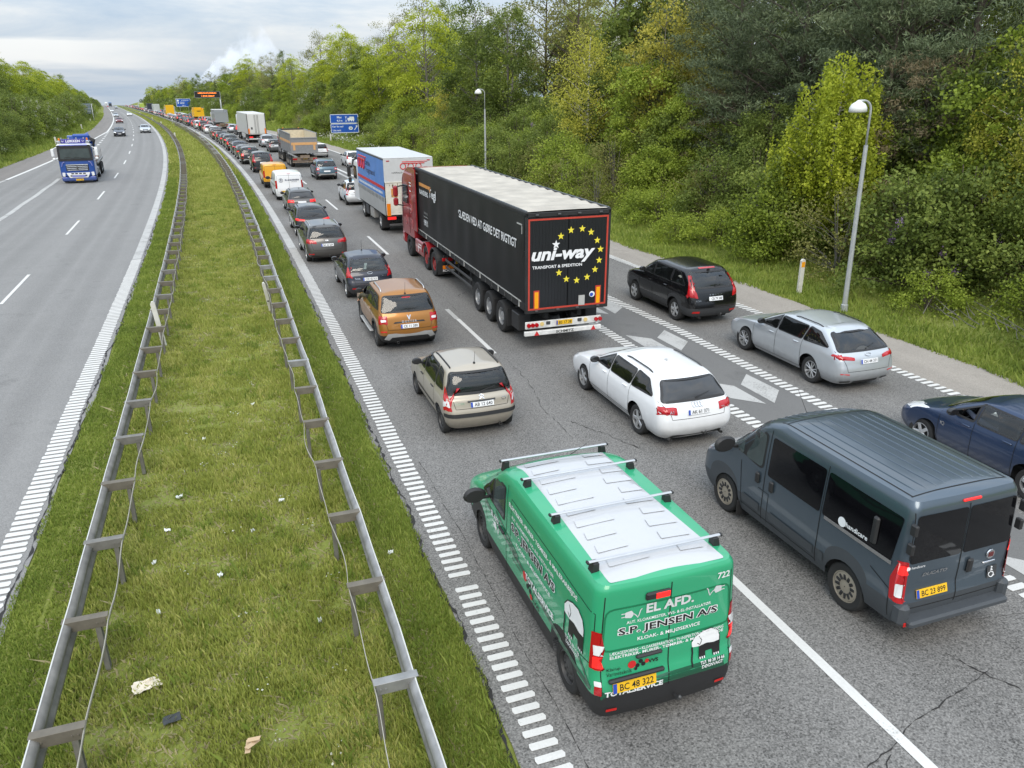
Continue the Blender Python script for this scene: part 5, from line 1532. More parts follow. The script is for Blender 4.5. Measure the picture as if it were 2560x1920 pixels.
# ---- white estate
def rings_more(z, n=4, r=.045, mat_=CHROME):
    def fn(S, root):
        m = MB()
        for k in range(n):
            c = (k - (n - 1) / 2) * r * 1.45
            pts = [on(S, 'B', c + r * math.cos(a), z + r * math.sin(a), .014)[0] for a in np.linspace(0, 2 * math.pi, 15)]
            m.tube(pts, .006, 5, caps=False)
        m.build('emblem', mat_, root)
    return fn
def a6_more(S, root):
    rings_more(.93)(S, root); rear_text(S, root, 'badge', 'A6', -.62, .80, .1); rear_text(S, root, 'badge', 'TDI', .6, .79, .09)
    patch(S, 'diffuser', BLACK, root, [('B', [(-.62, .23), (-.60, .32), (.60, .32), (.62, .23)])], .01, .1, .02)
    m = MB()
    for ax in 'LR': ribbon(m, S, ax, [(.42, .36), (2.42, .36)], .016, .006)
    m.build('sill_trim', STEELD, root)
P_WHITE = paint('white_paint', (.80, .81, .82), 0, .3)
a6, S_ = build_car(dict(name='white_estate_car', t='wagon', H=1.46, W=1.855, wb=2.84, ro=1.08, fo=.98, R=.335, tw=.22, paint=P_WHITE, pillars=[1.42, (.42, .36)], dmar=.34, dlow=.02, doors=[(2.40, 0), (1.42, 0), (.40, 0)],
    handles=[(1.62, .90), (.62, .92)], rim='spoke5', hatch=(.68, .66), rails=(STEELD, .035), brake=None, plate=(.80, 'AK 61 371'), fin=.45, exhaust=[(-.62, .22), (.62, .22)], tow=.12, trim=BLACK,
    glass=SMOKED, rglass=glass('rear_tint', (.045, .047, .05)), wip=(0, .36), edit={7: dict(ry=.40), 8: dict(ry=.62)},
    lights=[('tail_light', RED, [('B', [(.50, .77), (.50, .915), (.84, .935), (.90, .90), (.90, .77)]), ('S', [(-.99, .78), (-.78, .86), (-.80, .935), (-.99, .94)])]), ('headlight', WHITEL, [('F', [(.45, .62), (.48, .72), (.84, .78), (.86, .66)])])],
    more=[a6_more]))
park(a6, 13.72, 7.78, 1.855, 'white estate car with dark tinted windows and number plate AK 61 371', CARGRP)
# ---- orange-brown SUV
SILVP = mat('silver_plastic', (.42, .42, .41), .45, .3)
def duster_more(S, root):
    patch(S, 'skid_plate', SILVP, root, [('B', [(-.74, .40), (-.64, .56), (.64, .56), (.74, .40), (.60, .36), (.52, .45), (-.52, .45), (-.60, .36)])], .022, .08, .02)
    patch(S, 'handle_strip', BLACK, root, [('B', [(-.46, .84), (-.42, .885), (.42, .885), (.46, .84)])], .012, .08, .01)
    rear_text(S, root, 'badge', 'DUSTER', 0, .85, .42, CHROME, off=.017, spacing=1.5); rear_text(S, root, 'emblem', 'V', 0, .925, .12, CHROME, bold=.05)
    for sx, ax in ((-1, 'L'), (1, 'R')):
        p, _ = on(S, ax, 1.35, .34, .05); part('side_step', SILVP, root, lambda m: m.box((p.x - sx * .01, 1.35, .33), (.13, 1.75, .05), .02))
    for sx in (-1, 1):
        patch(S, 'reflector', REFLR, root, [('B', [(sx * .66, .60), (sx * .82, .60), (sx * .82, .64), (sx * .66, .64)])], .018, .06, .005)
P_BRON = paint('bronze_paint', (.36, .15, .022), .45, .32)
dus, S_d = build_car(dict(name='bronze_offroad_car', t='suv', H=1.68, W=1.80, cr=(.17, .13, .36, .2), edit={7: dict(w=.885), 8: dict(w=.805), 9: dict(w=.75)}, wb=2.67, ro=.83, fo=.84, R=.345, tw=.22, paint=P_BRON, clad=1.6, pillars=[1.42, (.38, .36)], dmar=.26, doors=[(2.28, 0), (1.42, 0), (.42, 0)],
    handles=[(1.56, 1.0), (.58, 1.02)], rim='twin', rimmat=STEELD, hatch=(.66, .66), rails=(SILVER, .07), brake=(1.50, .12, False), plate=(.75, 'CE 11 380'), antenna=(-.35, .35), exhaust=[(-.35, .27)], tow=.0, open_window=True, mirmat=BLACK,
    lights=[('tail_light', RED, [('B', [(.62, .82), (.62, 1.06), (.83, 1.06), (.87, .82)]), ('S', [(-.72, .82), (-.60, .84), (-.62, 1.05), (-.72, 1.06)])]), ('light_inset', WHITEL, [('B', [(.66, .90), (.66, .96), (.80, .965), (.80, .89)])]), ('headlight', WHITEL, [('F', [(.45, .75), (.48, .88), (.80, .90), (.82, .76)])])],
    more=[duster_more]))
park(dus, 21.86, 3.55, 1.80, 'bronze off-road car with silver roof rails and number plate CE 11 380', CARGRP)
# ---- dark blue hatchback
def fiesta_more(S, root):
    m = MB(); pts = [on(S, 'B', .09 * math.cos(a), .93 + .035 * math.sin(a), .014)[0] for a in np.linspace(0, 6.283, 13)]; m.tube(pts, .008, 5); m.build('emblem', CHROME, root)
    rear_text(S, root, 'badge', 'Fiesta', -.45, .74, .18); rear_text(S, root, 'badge', 'Titanium', .48, .80, .18)
    patch(S, 'spoiler', S.root_paint, root, [('T', [(-.50, S.yr[-1] - .05), (.50, S.yr[-1] - .05), (.46, S.yr[-1] + .2), (-.46, S.yr[-1] + .2)])], .015, .1, .03)
    patch(S, 'sun_shade', mat('pale_card', (.16, .20, .19), .7), root, [('B', [(-.20, 1.06), (-.13, 1.24), (-.03, 1.24), (-.10, 1.06)])], .0095, .08, .004)
    for sx in (-1, 1): patch(S, 'reflector', REFLR, root, [('B', [(sx * .50, .40), (sx * .66, .40), (sx * .66, .45), (sx * .50, .45)])], .012, .06, .005)
P_NAVY = paint('navy_paint', (.016, .020, .035), .2, .3)
Shell.root_paint = P_NAVY
fie, S_ = build_car(dict(name='navy_hatchback', t='hatch', H=1.48, W=1.72, wb=2.49, ro=.65, fo=.82, R=.30, tw=.19, paint=P_NAVY, pillars=[1.36, (.46, .44)], dmar=.36, doors=[(2.08, 0), (1.36, 0), (.48, 0)], handles=[(1.50, .88), (.62, .92)],
    rim='spoke7', hatch=(.60, .58), plate=(.735, 'CW 42 913'), antenna=(1.0, .40), edit={7: dict(ry=.36), 8: dict(ry=.58), 9: dict(ry=.62)},
    lights=[('tail_light', RED, [('B', [(.60, .78), (.68, .92), (.70, 1.14), (.80, 1.08), (.86, .80)]), ('S', [(-.48, .80), (-.30, .90), (-.33, 1.14), (-.48, 1.14)])])], more=[fiesta_more]))
park(fie, 27.9, 3.60, 1.72, 'dark navy hatchback with pointed red tail lights and number plate CW 42 913', CARGRP)
# ---- grey people carrier
def kia_more(txt):
    def fn(S, root):
        rear_text(S, root, 'emblem', 'KIA', 0, .955, .13, CHROME); rear_text(S, root, 'badge', txt, .55, .83, .1)
        for sx in (-1, 1): patch(S, 'reflector', REFLR, root, [('B', [(sx * .58, .40), (sx * .80, .40), (sx * .80, .46), (sx * .58, .46)])], .012, .06, .008)
        patch(S, 'lower_bumper', BLACK, root, [('B', [(-.70, .27), (-.66, .37), (.66, .37), (.70, .27)])], .01, .1, .02)
        patch(S, 'spoiler', BLACK, root, [('B', [(-.52, S.zr[-1] - .03), (.52, S.zr[-1] - .03), (.50, S.zr[-1] + .0), (-.50, S.zr[-1] + .0)])], .012, .1, .005)
    return fn
P_GRAPH = paint('graphite_paint', (.105, .10, .095), .55, .32)
car, S_ = build_car(dict(name='grey_people_carrier', t='suv', H=1.60, W=1.80, wb=2.72, ro=.85, fo=.94, R=.33, tw=.21, paint=P_GRAPH, pillars=[1.45, (.40, .38)], dmar=.28, doors=[(2.3, 0), (1.45, 0), (.40, 0)], handles=[(1.58, .95), (.58, .98)],
    rim='twin', hatch=(.60, .64), rails=(SILVER, .035), plate=(.80, 'BA 22 669'), antenna=(-.2, .25), tow=.05,
    lights=[('tail_light', RED, [('B', [(.44, .86), (.46, .98), (.80, 1.06), (.88, .98), (.88, .86)]), ('S', [(-.74, .86), (-.50, .93), (-.52, 1.02), (-.74, 1.06)])])], more=[kia_more('CRDi')]))
park(car, 34.83, 2.95, 1.80, 'grey people carrier with number plate BA 22 669 and silver roof rails', CARGRP)
# ---- black SUV in the slip lane
def xc_more(S, root):
    rear_text(S, root, 'badge', 'VOLVO', 0, .975, .46, CHROME, spacing=2.2, height=.035); rear_text(S, root, 'badge', 'XC60', -.62, .80, .18); rear_text(S, root, 'badge', 'D5 AWD', .62, .86, .1)
    patch(S, 'high_brake_light', RED, root, [('B', [(-.30, S.zr[-1] + .005), (-.30, S.zr[-1] + .035), (.30, S.zr[-1] + .035), (.30, S.zr[-1] + .005)])], .012, .06, .005)
    for sx in (-1, 1): patch(S, 'reflector', REFLR, root, [('B', [(sx * .55, .42), (sx * .78, .42), (sx * .78, .49), (sx * .55, .49)])], .012, .06, .008)
P_BLACK = paint('black_paint', (.004, .004, .005), 0, .2, .25)
xc, S_ = build_car(dict(name='black_offroad_car', t='suv', H=1.76, W=1.89, wb=2.75, ro=.98, fo=.90, R=.36, tw=.235, paint=P_BLACK, clad=1.9, cladmat=DGREY, pillars=[1.45, (.38, .34)], dmar=.36, dlow=-.02, doors=[(2.34, 0), (1.45, 0), (.42, 0)], handles=[(1.60, 1.02), (.60, 1.05)],
    rim='spoke5', hatch=(.56, .66), plate=(.87, 'CB 79 348', False, 'B', 0, .5, .13, False), exhaust=[(-.50, .26)], tow=.16, fin=-.35, edit={7: dict(ry=.36, w=.88), 8: dict(ry=.60, w=.80), 9: dict(ry=.66, w=.74)},
    lights=[('tail_light', RED, [('B', [(.62, .90), (.66, 1.06), (.72, 1.18), (.70, 1.40), (.66, 1.54), (.74, 1.54), (.80, 1.34), (.90, 1.12), (.93, .90)]), ('S', [(-.90, .92), (-.62, .94), (-.74, 1.12), (-.66, 1.36), (-.60, 1.54), (-.70, 1.54), (-.90, 1.2)])]), ('headlight', WHITEL, [('F', [(.45, .80), (.48, .95), (.84, .97), (.86, .82)])])], more=[xc_more]))
park(xc, 21.18, 13.20, 1.89, 'black off-road car with tall red tail lights in the lane beside the shoulder', CARGRP)
# ---- silver estate
def mon_more(S, root):
    m = MB(); pts = [on(S, 'B', .09 * math.cos(a), .945 + .03 * math.sin(a), .014)[0] for a in np.linspace(0, 6.283, 13)]; m.tube(pts, .008, 5); m.build('emblem', CHROME, root)
    for sx in (-1, 1):
        patch(S, 'exhaust_trim', STEELD, root, [('B', [(sx * .46, .27), (sx * .48, .335), (sx * .74, .335), (sx * .72, .27)])], .014, .06, .02)
        patch(S, 'reflector', REFLR, root, [('B', [(sx * .58, .50), (sx * .80, .52), (sx * .80, .545), (sx * .58, .525)])], .012, .06, .005)
    patch(S, 'spoiler', Shell.mon_paint, root, [('T', [(-.52, S.yr[-1] - .09), (.52, S.yr[-1] - .09), (.52, S.yr[-1] + .28), (-.52, S.yr[-1] + .28)])], .012, .1, .04)
    patch(S, 'diffuser', BLACK, root, [('B', [(-.40, .23), (-.38, .31), (.38, .31), (.40, .23)])], .012, .1, .02)
P_SILV = paint('silver_paint', (.52, .55, .575), .5, .32); Shell.mon_paint = P_SILV
mon, S_ = build_car(dict(name='silver_estate_car', t='wagon', H=1.49, W=1.85, wb=2.85, ro=1.06, fo=.97, R=.345, tw=.235, paint=P_SILV, glass=SMOKED, pillars=[1.46, (.46, .40)], dmar=.30, dlow=.05, doors=[(2.42, 0), (1.46, 0), (.44, 0)], handles=[(1.64, .90), (.64, .92)], rim='twin',
    hatch=(.58, .66), rails=(BLACK, .03), plate=(.80, 'CH 44 371'), fin=None, edit={7: dict(ry=.50), 8: dict(ry=.78), 9: dict(ry=.86)},
    lights=[('tail_light', RED, [('B', [(.42, .84), (.42, .91), (.80, .97), (.90, .93), (.90, .86)]), ('S', [(-.97, .86), (-.62, .92), (-.66, .97), (-.97, .98)])]), ('headlight', WHITEL, [('F', [(.45, .66), (.48, .74), (.84, .80), (.86, .70)]), ('S', [(3.50, .68), (3.72, .66), (3.70, .76), (3.46, .80)])])], more=[mon_more]))
park(mon, 15.0, 13.47, 1.85, 'silver estate car with black roof rails and number plate CH 44 371', CARGRP)
# ---- blue hatchback at the picture edge, driver's window open
P_BLUE = paint('blue_paint', (.013, .034, .088), .3, .3)
def cor_more(S, root):
    m = MB(); text_mb(m, 'IQ', (0, 2.0, .70), (0, -1, 0), (0, 0, 1), width=.1, proj=lambda p: on(S, 'L', p.y, p.z, .01)[0]); m.build('badge', CHROME, root)
cor, S_c = build_car(dict(name='blue_hatchback', t='hatch', H=1.48, W=1.75, wb=2.51, ro=.68, fo=.83, R=.315, tw=.195, paint=P_BLUE, pillars=[1.34, (.42, .40)], dmar=.34, doors=[(2.12, 0), (1.34, 0), (.44, 0)], handles=[(1.50, .90), (.60, .92)], rim='spoke5', hatch=(.60, .6), open_window=True,
    plate=(.75, 'DA 31 550'), lights=[('tail_light', RED, [('B', [(.60, .80), (.64, 1.0), (.80, 1.0), (.86, .82)]), ('S', [(-.5, .8), (-.32, .86), (-.34, 1.0), (-.5, 1.0)])]), ('headlight', WHITEL, [('F', [(.42, .68), (.46, .82), (.80, .90), (.84, .74)]), ('S', [(2.92, .74), (3.14, .70), (3.08, .84), (2.80, .88)])])], more=[cor_more]))
park(cor, 8.62, 13.08, 1.75, 'dark blue hatchback with open window beside the grey van', CARGRP)

# the drivers at the two open windows
SKIN = mat('skin', (.45, .26, .18), .55)
OLIVE = mat('olive_sleeve', (.055, .05, .03), .85)
BLUESH = mat('grey_blue_sleeve', (.13, .15, .21), .85)
def driver(root, S, y, z, W, shirt, elbow, wrist, label):
    """seated driver: one body surface from hips to head and both arms; hand with fingers as child"""
    rt = empty('person'); rt.matrix_world = root.matrix_basis
    x = -W * .22
    sh = (x - .19, y - .20, z + .10); 
    pts = [(x, y - .16, z - .26), (x, y - .20, z - .02), (x, y - .20, z + .12), (x, y - .18, z + .22), (x, y - .15, z + .31), (x, y - .14, z + .38), sh, elbow, wrist, (x + .19, y - .20, z + .10), (x + .24, y - .02, z - .12), (x + .15, y + .22, z - .02)]
    ed = [(0, 1), (1, 2), (2, 3), (3, 4), (4, 5), (2, 6), (6, 7), (7, 8), (2, 9), (9, 10), (10, 11)]
    b = skinned('body', pts, ed, [.17, .17, .13, .058, .095, .085, .075, .058, .042, .075, .055, .04], shirt, rt)
    # head as its own skin-coloured surface over the neck, with hair
    m = MB(); m.lathe([(.02, -.12), (.06, -.11), (.078, -.04), (.085, .03), (.075, .09), (.045, .125), (.005, .135)], 14, 'z', (x, y - .14, z + .36)); m.box((x, y - .05, z + .35), (.03, .04, .045), .01)
    for q in (-.082, .082): m.box((x + q, y - .15, z + .36), (.02, .04, .06), .008)
    hd = m.build('head', SKIN, rt, True)
    part('hair', mat('brown_hair', (.03, .02, .012), .8), hd, lambda q: q.lathe([(.088, .02), (.093, .06), (.08, .11), (.045, .14), (.005, .148)], 14, 'z', (x, y - .155, z + .36)), True)
    e_, w_ = Vector(elbow), Vector(wrist); d = (w_ - e_).normalized()
    a = d.orthogonal().normalized(); c = d.cross(a)
    m = MB(); pal = [w_ - d * .01, w_ + d * .045, w_ + d * .085]
    m.tube(pal, [.030, .040, .036], 8)
    for k, (off, ln) in enumerate(((-.030, .065), (-.010, .078), (.010, .074), (.029, .060))):
        p = w_ + d * .08 + a * off; m.tube([p, p + d * ln * .5 - c * .012, p + d * ln * .85 - c * .035], [.0095, .009, .0075], 6)
    p = w_ + d * .03 + a * -.038; m.tube([p, p + d * .035 - a * .022, p + d * .062 - a * .026 - c * .012], [.011, .010, .008], 6)
    m.build('hand', SKIN, rt, True)
    tag(rt, label, 'person', 'drivers')
    return rt
pw, _n = on(S_d, 'L', 1.60, 1.14, 0)
driver(dus, S_d, 1.40, 1.02, 1.80, OLIVE, (pw.x - .10, 1.62, 1.17), (pw.x - .13, 1.88, .98), 'driver in an olive sleeve, arm hanging out of the bronze car')
driver(cor, S_c, 1.25, .80, 1.75, BLUESH, (-.62, 1.50, 1.02), (-.46, 1.86, 1.04), 'driver in a grey-blue shirt holding the wheel of the blue hatchback')

# ================================================================== VANS
random.seed(33)
VANG = 'vans waiting in the queue'
def finish_van(S, root, sp, cut=None):
    H, W, wb, ro, fo, Rw = sp['H'], sp['W'], sp['wb'], sp['ro'], sp['fo'], sp['R']
    c = sp.get('clad', 1.5) * S.ns
    shell_part(S, 'body', lambda r_: r_ >= c, sp['paint'], root, cut); shell_part(S, 'bumper', lambda r_: r_ < c, sp.get('cladmat', BLACK), root)
    part('underbody', INTER, root, lambda m: m.box((0, (wb + fo - ro) / 2, .55), (W - 2 * .22 - .16, wb + fo + ro - .6, .62), .03))
    for y in (0, wb):
        for sx in (-1, 1): add_wheel(root, sx * (W / 2 - .22 / 2 - .05), y, Rw, .22, sp['rim'], None, sp.get('rimmat'))
P_GREEN = paint('green_paint', srgb(44, 158, 112), 0, .3)
GREEND = mat('dark_green_film', srgb(16, 84, 58), .35, coat=.5)
GREENG = mat('green_crease_shade', srgb(22, 112, 74), .4)
ROOFW = paint('white_roof_film', (.50, .51, .525), 0, .4)
GREYP = mat('grey_print', (.60, .61, .62), .5)
REDP = mat('red_print', (.55, .02, .02), .5)
def plug(m, S, ax, u, v, k=1.0, sx=1):
    P = lambda pts: [(u + a * k * sx, v + b * k) for a, b in pts]
    patch_mb(m, S, ax, P([(-.05, -.035), (.03, -.05), (.06, 0), (.03, .05), (-.05, .035)]), .007, .05, .012)
    for b in (-.022, .022): patch_mb(m, S, ax, P([(-.05, b - .006), (-.05, b + .006), (-.095, b + .006), (-.095, b - .006)]), .007, .05, 0)
    ribbon(m, S, ax, P([(.06, 0), (.09, -.03), (.11, -.06), (.125, -.02), (.14, .03), (.16, .05)]), .012 * k, .007, .02)
def elephant(S, root, ax, u, v, k, sx=1):
    P = lambda pts: [(u + a * k * sx, v + b * k) for a, b in pts]
    patch(S, 'elephant_print', WHITE, root, [(ax, P([(-.20, -.02), (-.21, .06), (-.15, .13), (-.05, .17), (.06, .18), (.15, .13), (.185, .05), (.19, -.02), (.10, -.03), (0, -.01), (-.10, -.03)]))], .008, .05, .02)
    patch(S, 'elephant_print', BLACKP, root, [(ax, P([(-.10, -.03), (0, -.01), (.10, -.03), (.19, -.02), (.19, -.20), (.09, -.20), (.085, -.12), (-.01, -.12), (-.015, -.20), (-.11, -.20)]))], .0075, .05, .01)
    m = MB(); ribbon(m, S, ax, P([(-.20, -.02), (-.19, -.10), (-.205, -.20), (-.20, -.27)]), .022 * k, .008, .03); ribbon(m, S, ax, P([(-.21, .06), (-.15, .13), (-.05, .17), (.06, .18), (.15, .13), (.185, .05), (.19, -.08)]), .012 * k, .009, .03)
    ribbon(m, S, ax, P([(-.11, .11), (-.07, .05), (-.09, -.01), (-.13, .02)]), .009 * k, .010, .02); m.build('elephant_outline', BLACKP, root)
    m = MB()
    for q in (-.09, -.06, -.03, .11, .14, .17): ribbon(m, S, ax, P([(q, -.175), (q, -.20)]), .014 * k, .010, .02)
    m.build('elephant_toes', WHITE, root)
def trafic():
    sp = dict(t='van', H=2.04, W=1.95, wb=3.49, ro=.84, fo=.98, R=.335, paint=P_GREEN, cr=(.17, .14, .42, .25), bow=(.04, .16), clad=1.5, rim='steel', barrel=.03, crown=.05, edit={0: dict(ry=-.02, rz=.125), 1: dict(ry=-.05, rz=.205), 2: dict(ry=-.05), 7: dict(w=.975), 8: dict(ry=.05, rz=.945, w=.945), 9: dict(ry=.08, rz=.982, w=.90)})
    S = make_shell(sp); root = empty('green_delivery_van'); finish_van(S, root, sp)
    yb = -.86
    # cab windows and windscreen
    for ax in 'LR':
        patch(S, 'window_trim', BLACK, root, [(ax, [(3.30, 1.20), (2.72, 1.72), (2.20, 1.76), (2.20, 1.20)])], .004, .12, .06)
        patch(S, 'side_window', GLASS_PALE if ax == 'L' else GLASS, root, [(ax, [(2.74, 1.23), (2.66, 1.69), (2.24, 1.73), (2.24, 1.23)])], .008, .12, .05)
        patch(S, 'side_window', GLASS, root, [(ax, [(3.24, 1.23), (2.76, 1.64), (2.80, 1.23)])], .008, .12, .03)
    patch(S, 'windscreen', GLASS, root, [('F', [(-.78, 1.24), (-.70, 1.80), (.70, 1.80), (.78, 1.24)])], .006, .12, .06)
    mirror_part(S, root, 2.98, 1.22, BLACK, 1.55)
    # panel gaps
    m = MB()
    for ax in 'LR':
        ribbon(m, S, ax, [(2.12, 1.84), (2.12, .40)], .012); ribbon(m, S, ax, [(1.02, .92), (1.02, .40)], .010); ribbon(m, S, ax, [(3.18, 1.12), (3.02, .80)], .01)
        ribbon(m, S, ax, [(1.95, 1.70), (.30, 1.70), (-.70, 1.64), (-.72, .98), (-.45, .92)], .012, .003); ribbon(m, S, ax, [(1.95, 1.70), (1.95, .80)], .012, .003)
    ribbon(m, S, 'B', [(0, 1.92), (0, .56)], .014)
    for sx in (-1, 1): ribbon(m, S, 'B', [(sx * 0.813, 1.88), (sx * 0.850, 1.2), (sx * 0.850, .60)], .012)
    m.build('panel_gaps', SEAM, root)
    m = MB(); ribbon(m, S, 'B', rnd([(-.80, 1.70), (.80, 1.70), (.84, 1.16), (-.84, 1.16)], .10), .022, .004, closed=True); m.build('door_crease_shade', GREENG, root)  # flat ribbon; its darker green paints the shade of the pressed door outline
    # roof film, its pressed ribs and the four load bars
    yf_ = 2.48
    patch(S, 'roof_film', ROOFW, root, [('T', [(-.74, yb + .16), (.74, yb + .16), (.70, yf_), (-.70, yf_)])], .006, .12, .04)
    for y in np.arange(-.45, 2.3, .30):
        for x0, x1 in ((-.62, -.22), (.22, .62)) if int(y * 10) % 2 else ((-.62, -.10), (.30, .62)):
            patch(S, 'roof_rib', ROOFW, root, [('T', [(x0, y), (x1, y), (x1 - .03, y + .17), (x0 + .03, y + .17)])], .016, .1, .02)
    for y in (-.40, .72, 1.74, 2.66):
        zb = on(S, 'T', .0, y, 0)[0].z + .075
        br = part('roof_bar', SILVER, root, lambda q: q.box((0, y, zb), (1.74, .042, .026), .010))
        part('bar_cap', BLACK, br, lambda q: [q.box((sx * .875, y, zb), (.03, .06, .038), .01) for sx in (-1, 1)])
        for sx in (-1, 1):
            p, _ = on(S, 'T', sx * .80, y, 0)
            part('bar_foot', BLACK, br, lambda q: q.prism([(p.x - .05 * sx, p.z - .01), (p.x + .05 * sx, p.z - .03), (p.x + .02 * sx, zb - .01), (p.x - .05 * sx, zb - .01)], 'y', y - .05, y + .05))
    pA, _ = on(S, 'T', .30, 2.75, 0); part('antenna', BLACK, root, lambda q: q.tube([pA, pA + Vector((.05, -.45, .38))], [.006, .003], 5))
    # lamps
    for sx in (-1, 1):
        ax = 'R' if sx > 0 else 'L'
        patch(S, 'tail_light', RED, root, [('B', [(sx * .855, .92), (sx * .855, 1.42), (sx * .925, 1.42), (sx * .925, .92)]), (ax, [(yb + .03, .92), (yb + .17, .92), (yb + .18, 1.40), (yb + .04, 1.42)])], .010, .05, .02)
        for nm, mt, z0, z1 in (('reverse_light', WHITEL, 1.12, 1.25), ('brake_light', REDL, .95, 1.10)):
            patch(S, nm, mt, root, [('B', [(sx * .862, z0), (sx * .862, z1), (sx * .915, z1), (sx * .915, z0)]), (ax, [(yb + .06, z0), (yb + .13, z0), (yb + .13, z1), (yb + .06, z1)])], .014, .05, .01)
        patch(S, 'reflector', RED, root, [('B', [(sx * 0.850, .60), (sx * 0.850, .72), (sx * 0.917, .72), (sx * 0.917, .60)])], .012, .06, .01)
        patch(S, 'fog_lens', WHITEL, root, [('B', [(sx * 0.850, .72), (sx * 0.850, .78), (sx * 0.917, .78), (sx * 0.917, .72)])], .012, .06, .01)
        patch(S, 'bumper_reflector', REFLR, root, [('B', [(sx * .66, .36), (sx * .66, .40), (sx * 0.794, .40), (sx * 0.794, .36)])], .012, .06, .008)
    m = MB(); p, n = on(S, 'B', -.17, 1.80, .01); m.box(p, (.32, .05, .10), .02); m.build('high_light_housing', BLACK, root)
    m = MB(); m.box((p.x + .05, p.y - .025, p.z), (.18, .012, .075), .004); m.build('high_brake_light', REDL, root)
    # lower film, handles, plate
    patch(S, 'lower_film', GREEND, root, [('B', [(-.86, .54), (-.86, .66), (.86, .80), (.86, .54)])], .005, .12, .01)
    m = MB()
    for ax in 'LR':
        ribbon(m, S, ax, [(3.1, 1.08), (-.40, .66), (-.74, .66)], .075, .005); ribbon(m, S, ax, [(2.6, 1.16), (1.6, .96)], .05, .005); ribbon(m, S, ax, [(-.40, .90), (-.74, .66)], .05, .006)
    m.build('side_stripe', GREEND, root)
    m = MB(); p, n = on(S, 'B', -.26, 1.03, .02); m.box(p, (.34, .05, .05), .018); m.build('door_handle', BLACK, root)
    p, n = on(S, 'L', 2.28, 1.02, .02); part('door_handle', BLACK, root, lambda q: q.box(p, (.04, .22, .05), .015))
    m = MB(); p, n = on(S, 'B', -.42, .785, .02); m.box(p, (.72, .06, .055), .018); m.build('plate_lamp_bar', BLACK, root)
    plate(S, root, .695, 'BC 48 322', True, 'B', -.45, .56, .13)
    part('tow_bar', STEELD, root, lambda q: (q.tube([(0.1, yb + .1, .36), (.1, yb - .10, .36), (.1, yb - .14, .40)], .02, 8), q.lathe([(.006, -.03), (.026, -.01), (.026, .012), (.006, .03)], 10, 'z', (.1, yb - .14, .42))), True)
    # lettering on the rear doors
    T = lambda txt, x, z, w_, mt=WHITE, h=None, **k: rear_text(S, root, 'lettering', txt, x, z, w_, mt, h, **k)
    T('722', .70, 1.80, .17, WHITE, bold=.02)
    T('EL AFD.', .0, 1.575, .62, GREYP, .125, bold=.035)
    T('AUT. KLOAKMESTER, VVS- & EL-INSTALLATØR', 0, 1.475, 1.10, WHITE, .046, bold=.012)
    T('S.P. JENSEN A/S', 0, 1.315, 1.32, WHITE, .135, bold=.075, off=.009); T('S.P. JENSEN A/S', 0, 1.323, 1.29, BLACKP, .119, bold=.022, off=.013)
    T('KLOAK- & MILJØSERVICE', .0, 1.225, .82, WHITE, .060, bold=.015)
    T('LÆKAGESPORING • KLOAKREPARATION • TV-INSPEKTION • SLAMSUGNING', 0, 1.105, 1.50, WHITE, .040, bold=.012)
    T('ELEKTRIKER- MURER- TØMRER- & MALERARBEJDE', 0, 1.045, 1.50, WHITE, .050, bold=.02)
    T('Klarup', -.70, .885, .17, BLACKP, .055); T('Varmeteknik', -.63, .83, .32, BLACKP, .05)
    T('VVS', -.20, .90, .13, BLACKP, .05, bold=.03)
    T('TLF. 98 38 14 66', .60, .70, .34, WHITE, .042, bold=.02); T('DØGNVAGT', .60, .645, .30, WHITE, .045, bold=.02)
    T('TOTALSERVICE', -.45, .58, .74, WHITE, .075, bold=.04)
    for x, z, r_, mt in ((-.47, .93, .052, REDP), (-.40, .90, .028, BLACKP), (-.36, .95, .028, BLACKP), (-.325, .905, .028, BLACKP), (-.28, .935, .028, REDP), (-.42, .86, .02, BLACKP)):
        patch(S, 'logo_dot', mt, root, [('B', [(x + r_ * math.cos(a), z + r_ * math.sin(a)) for a in np.linspace(0, 6.283, 13)[:-1]])], .009, .05, 0)
    elephant(S, root, 'B', .52, .97, 1.0)
    m = MB(); plug(m, S, 'B', -.52, 1.60, 1.0, 1); plug(m, S, 'B', .64, 1.66, 1.0, -1); m.build('plug_print', GREYP, root)
    # lettering along the flank
    Ls = lambda txt, y, z, w_, mt=WHITE, h=None, **k: rear_text(S, root, 'lettering', txt, y, z, w_, mt, h, ax='L', **k)
    Ls('ELEKTRIKER- MURER- TØMRER- & MALERARBEJDE', .85, 1.54, 2.35, WHITE, .085, bold=.02)
    Ls('AUT. KLOAKMESTER, VVS- & EL-INSTALLATØR', 1.12, 1.42, 1.55, WHITE, .06, bold=.012)
    Ls('S.P. JENSEN A/S', 1.10, 1.20, 1.62, WHITE, .18, bold=.075, off=.009); Ls('S.P. JENSEN A/S', 1.10, 1.212, 1.58, BLACKP, .158, bold=.022, off=.013)
    Ls('KLOAK- & MILJØSERVICE', 1.05, 1.09, 1.25, WHITE, .07, bold=.015)
    Ls('TOTALSERVICE', .80, .83, 1.0, WHITE, .10, bold=.04)
    Ls('Klarup', 1.70, .86, .2, BLACKP, .06); Ls('Varmeteknik', 1.65, .79, .36, BLACKP, .06); Ls('VVS', .88, .62, .2, BLACKP, .07, bold=.03)
    Ls('TLF. 98 38 14 66', -.26, .885, .40, WHITE, .05, bold=.02); Ls('DØGNVAGT', -.26, .82, .34, WHITE, .05, bold=.02)
    Ls('EL AFD', 2.62, 1.0, .34, WHITE, .09, bold=.03)
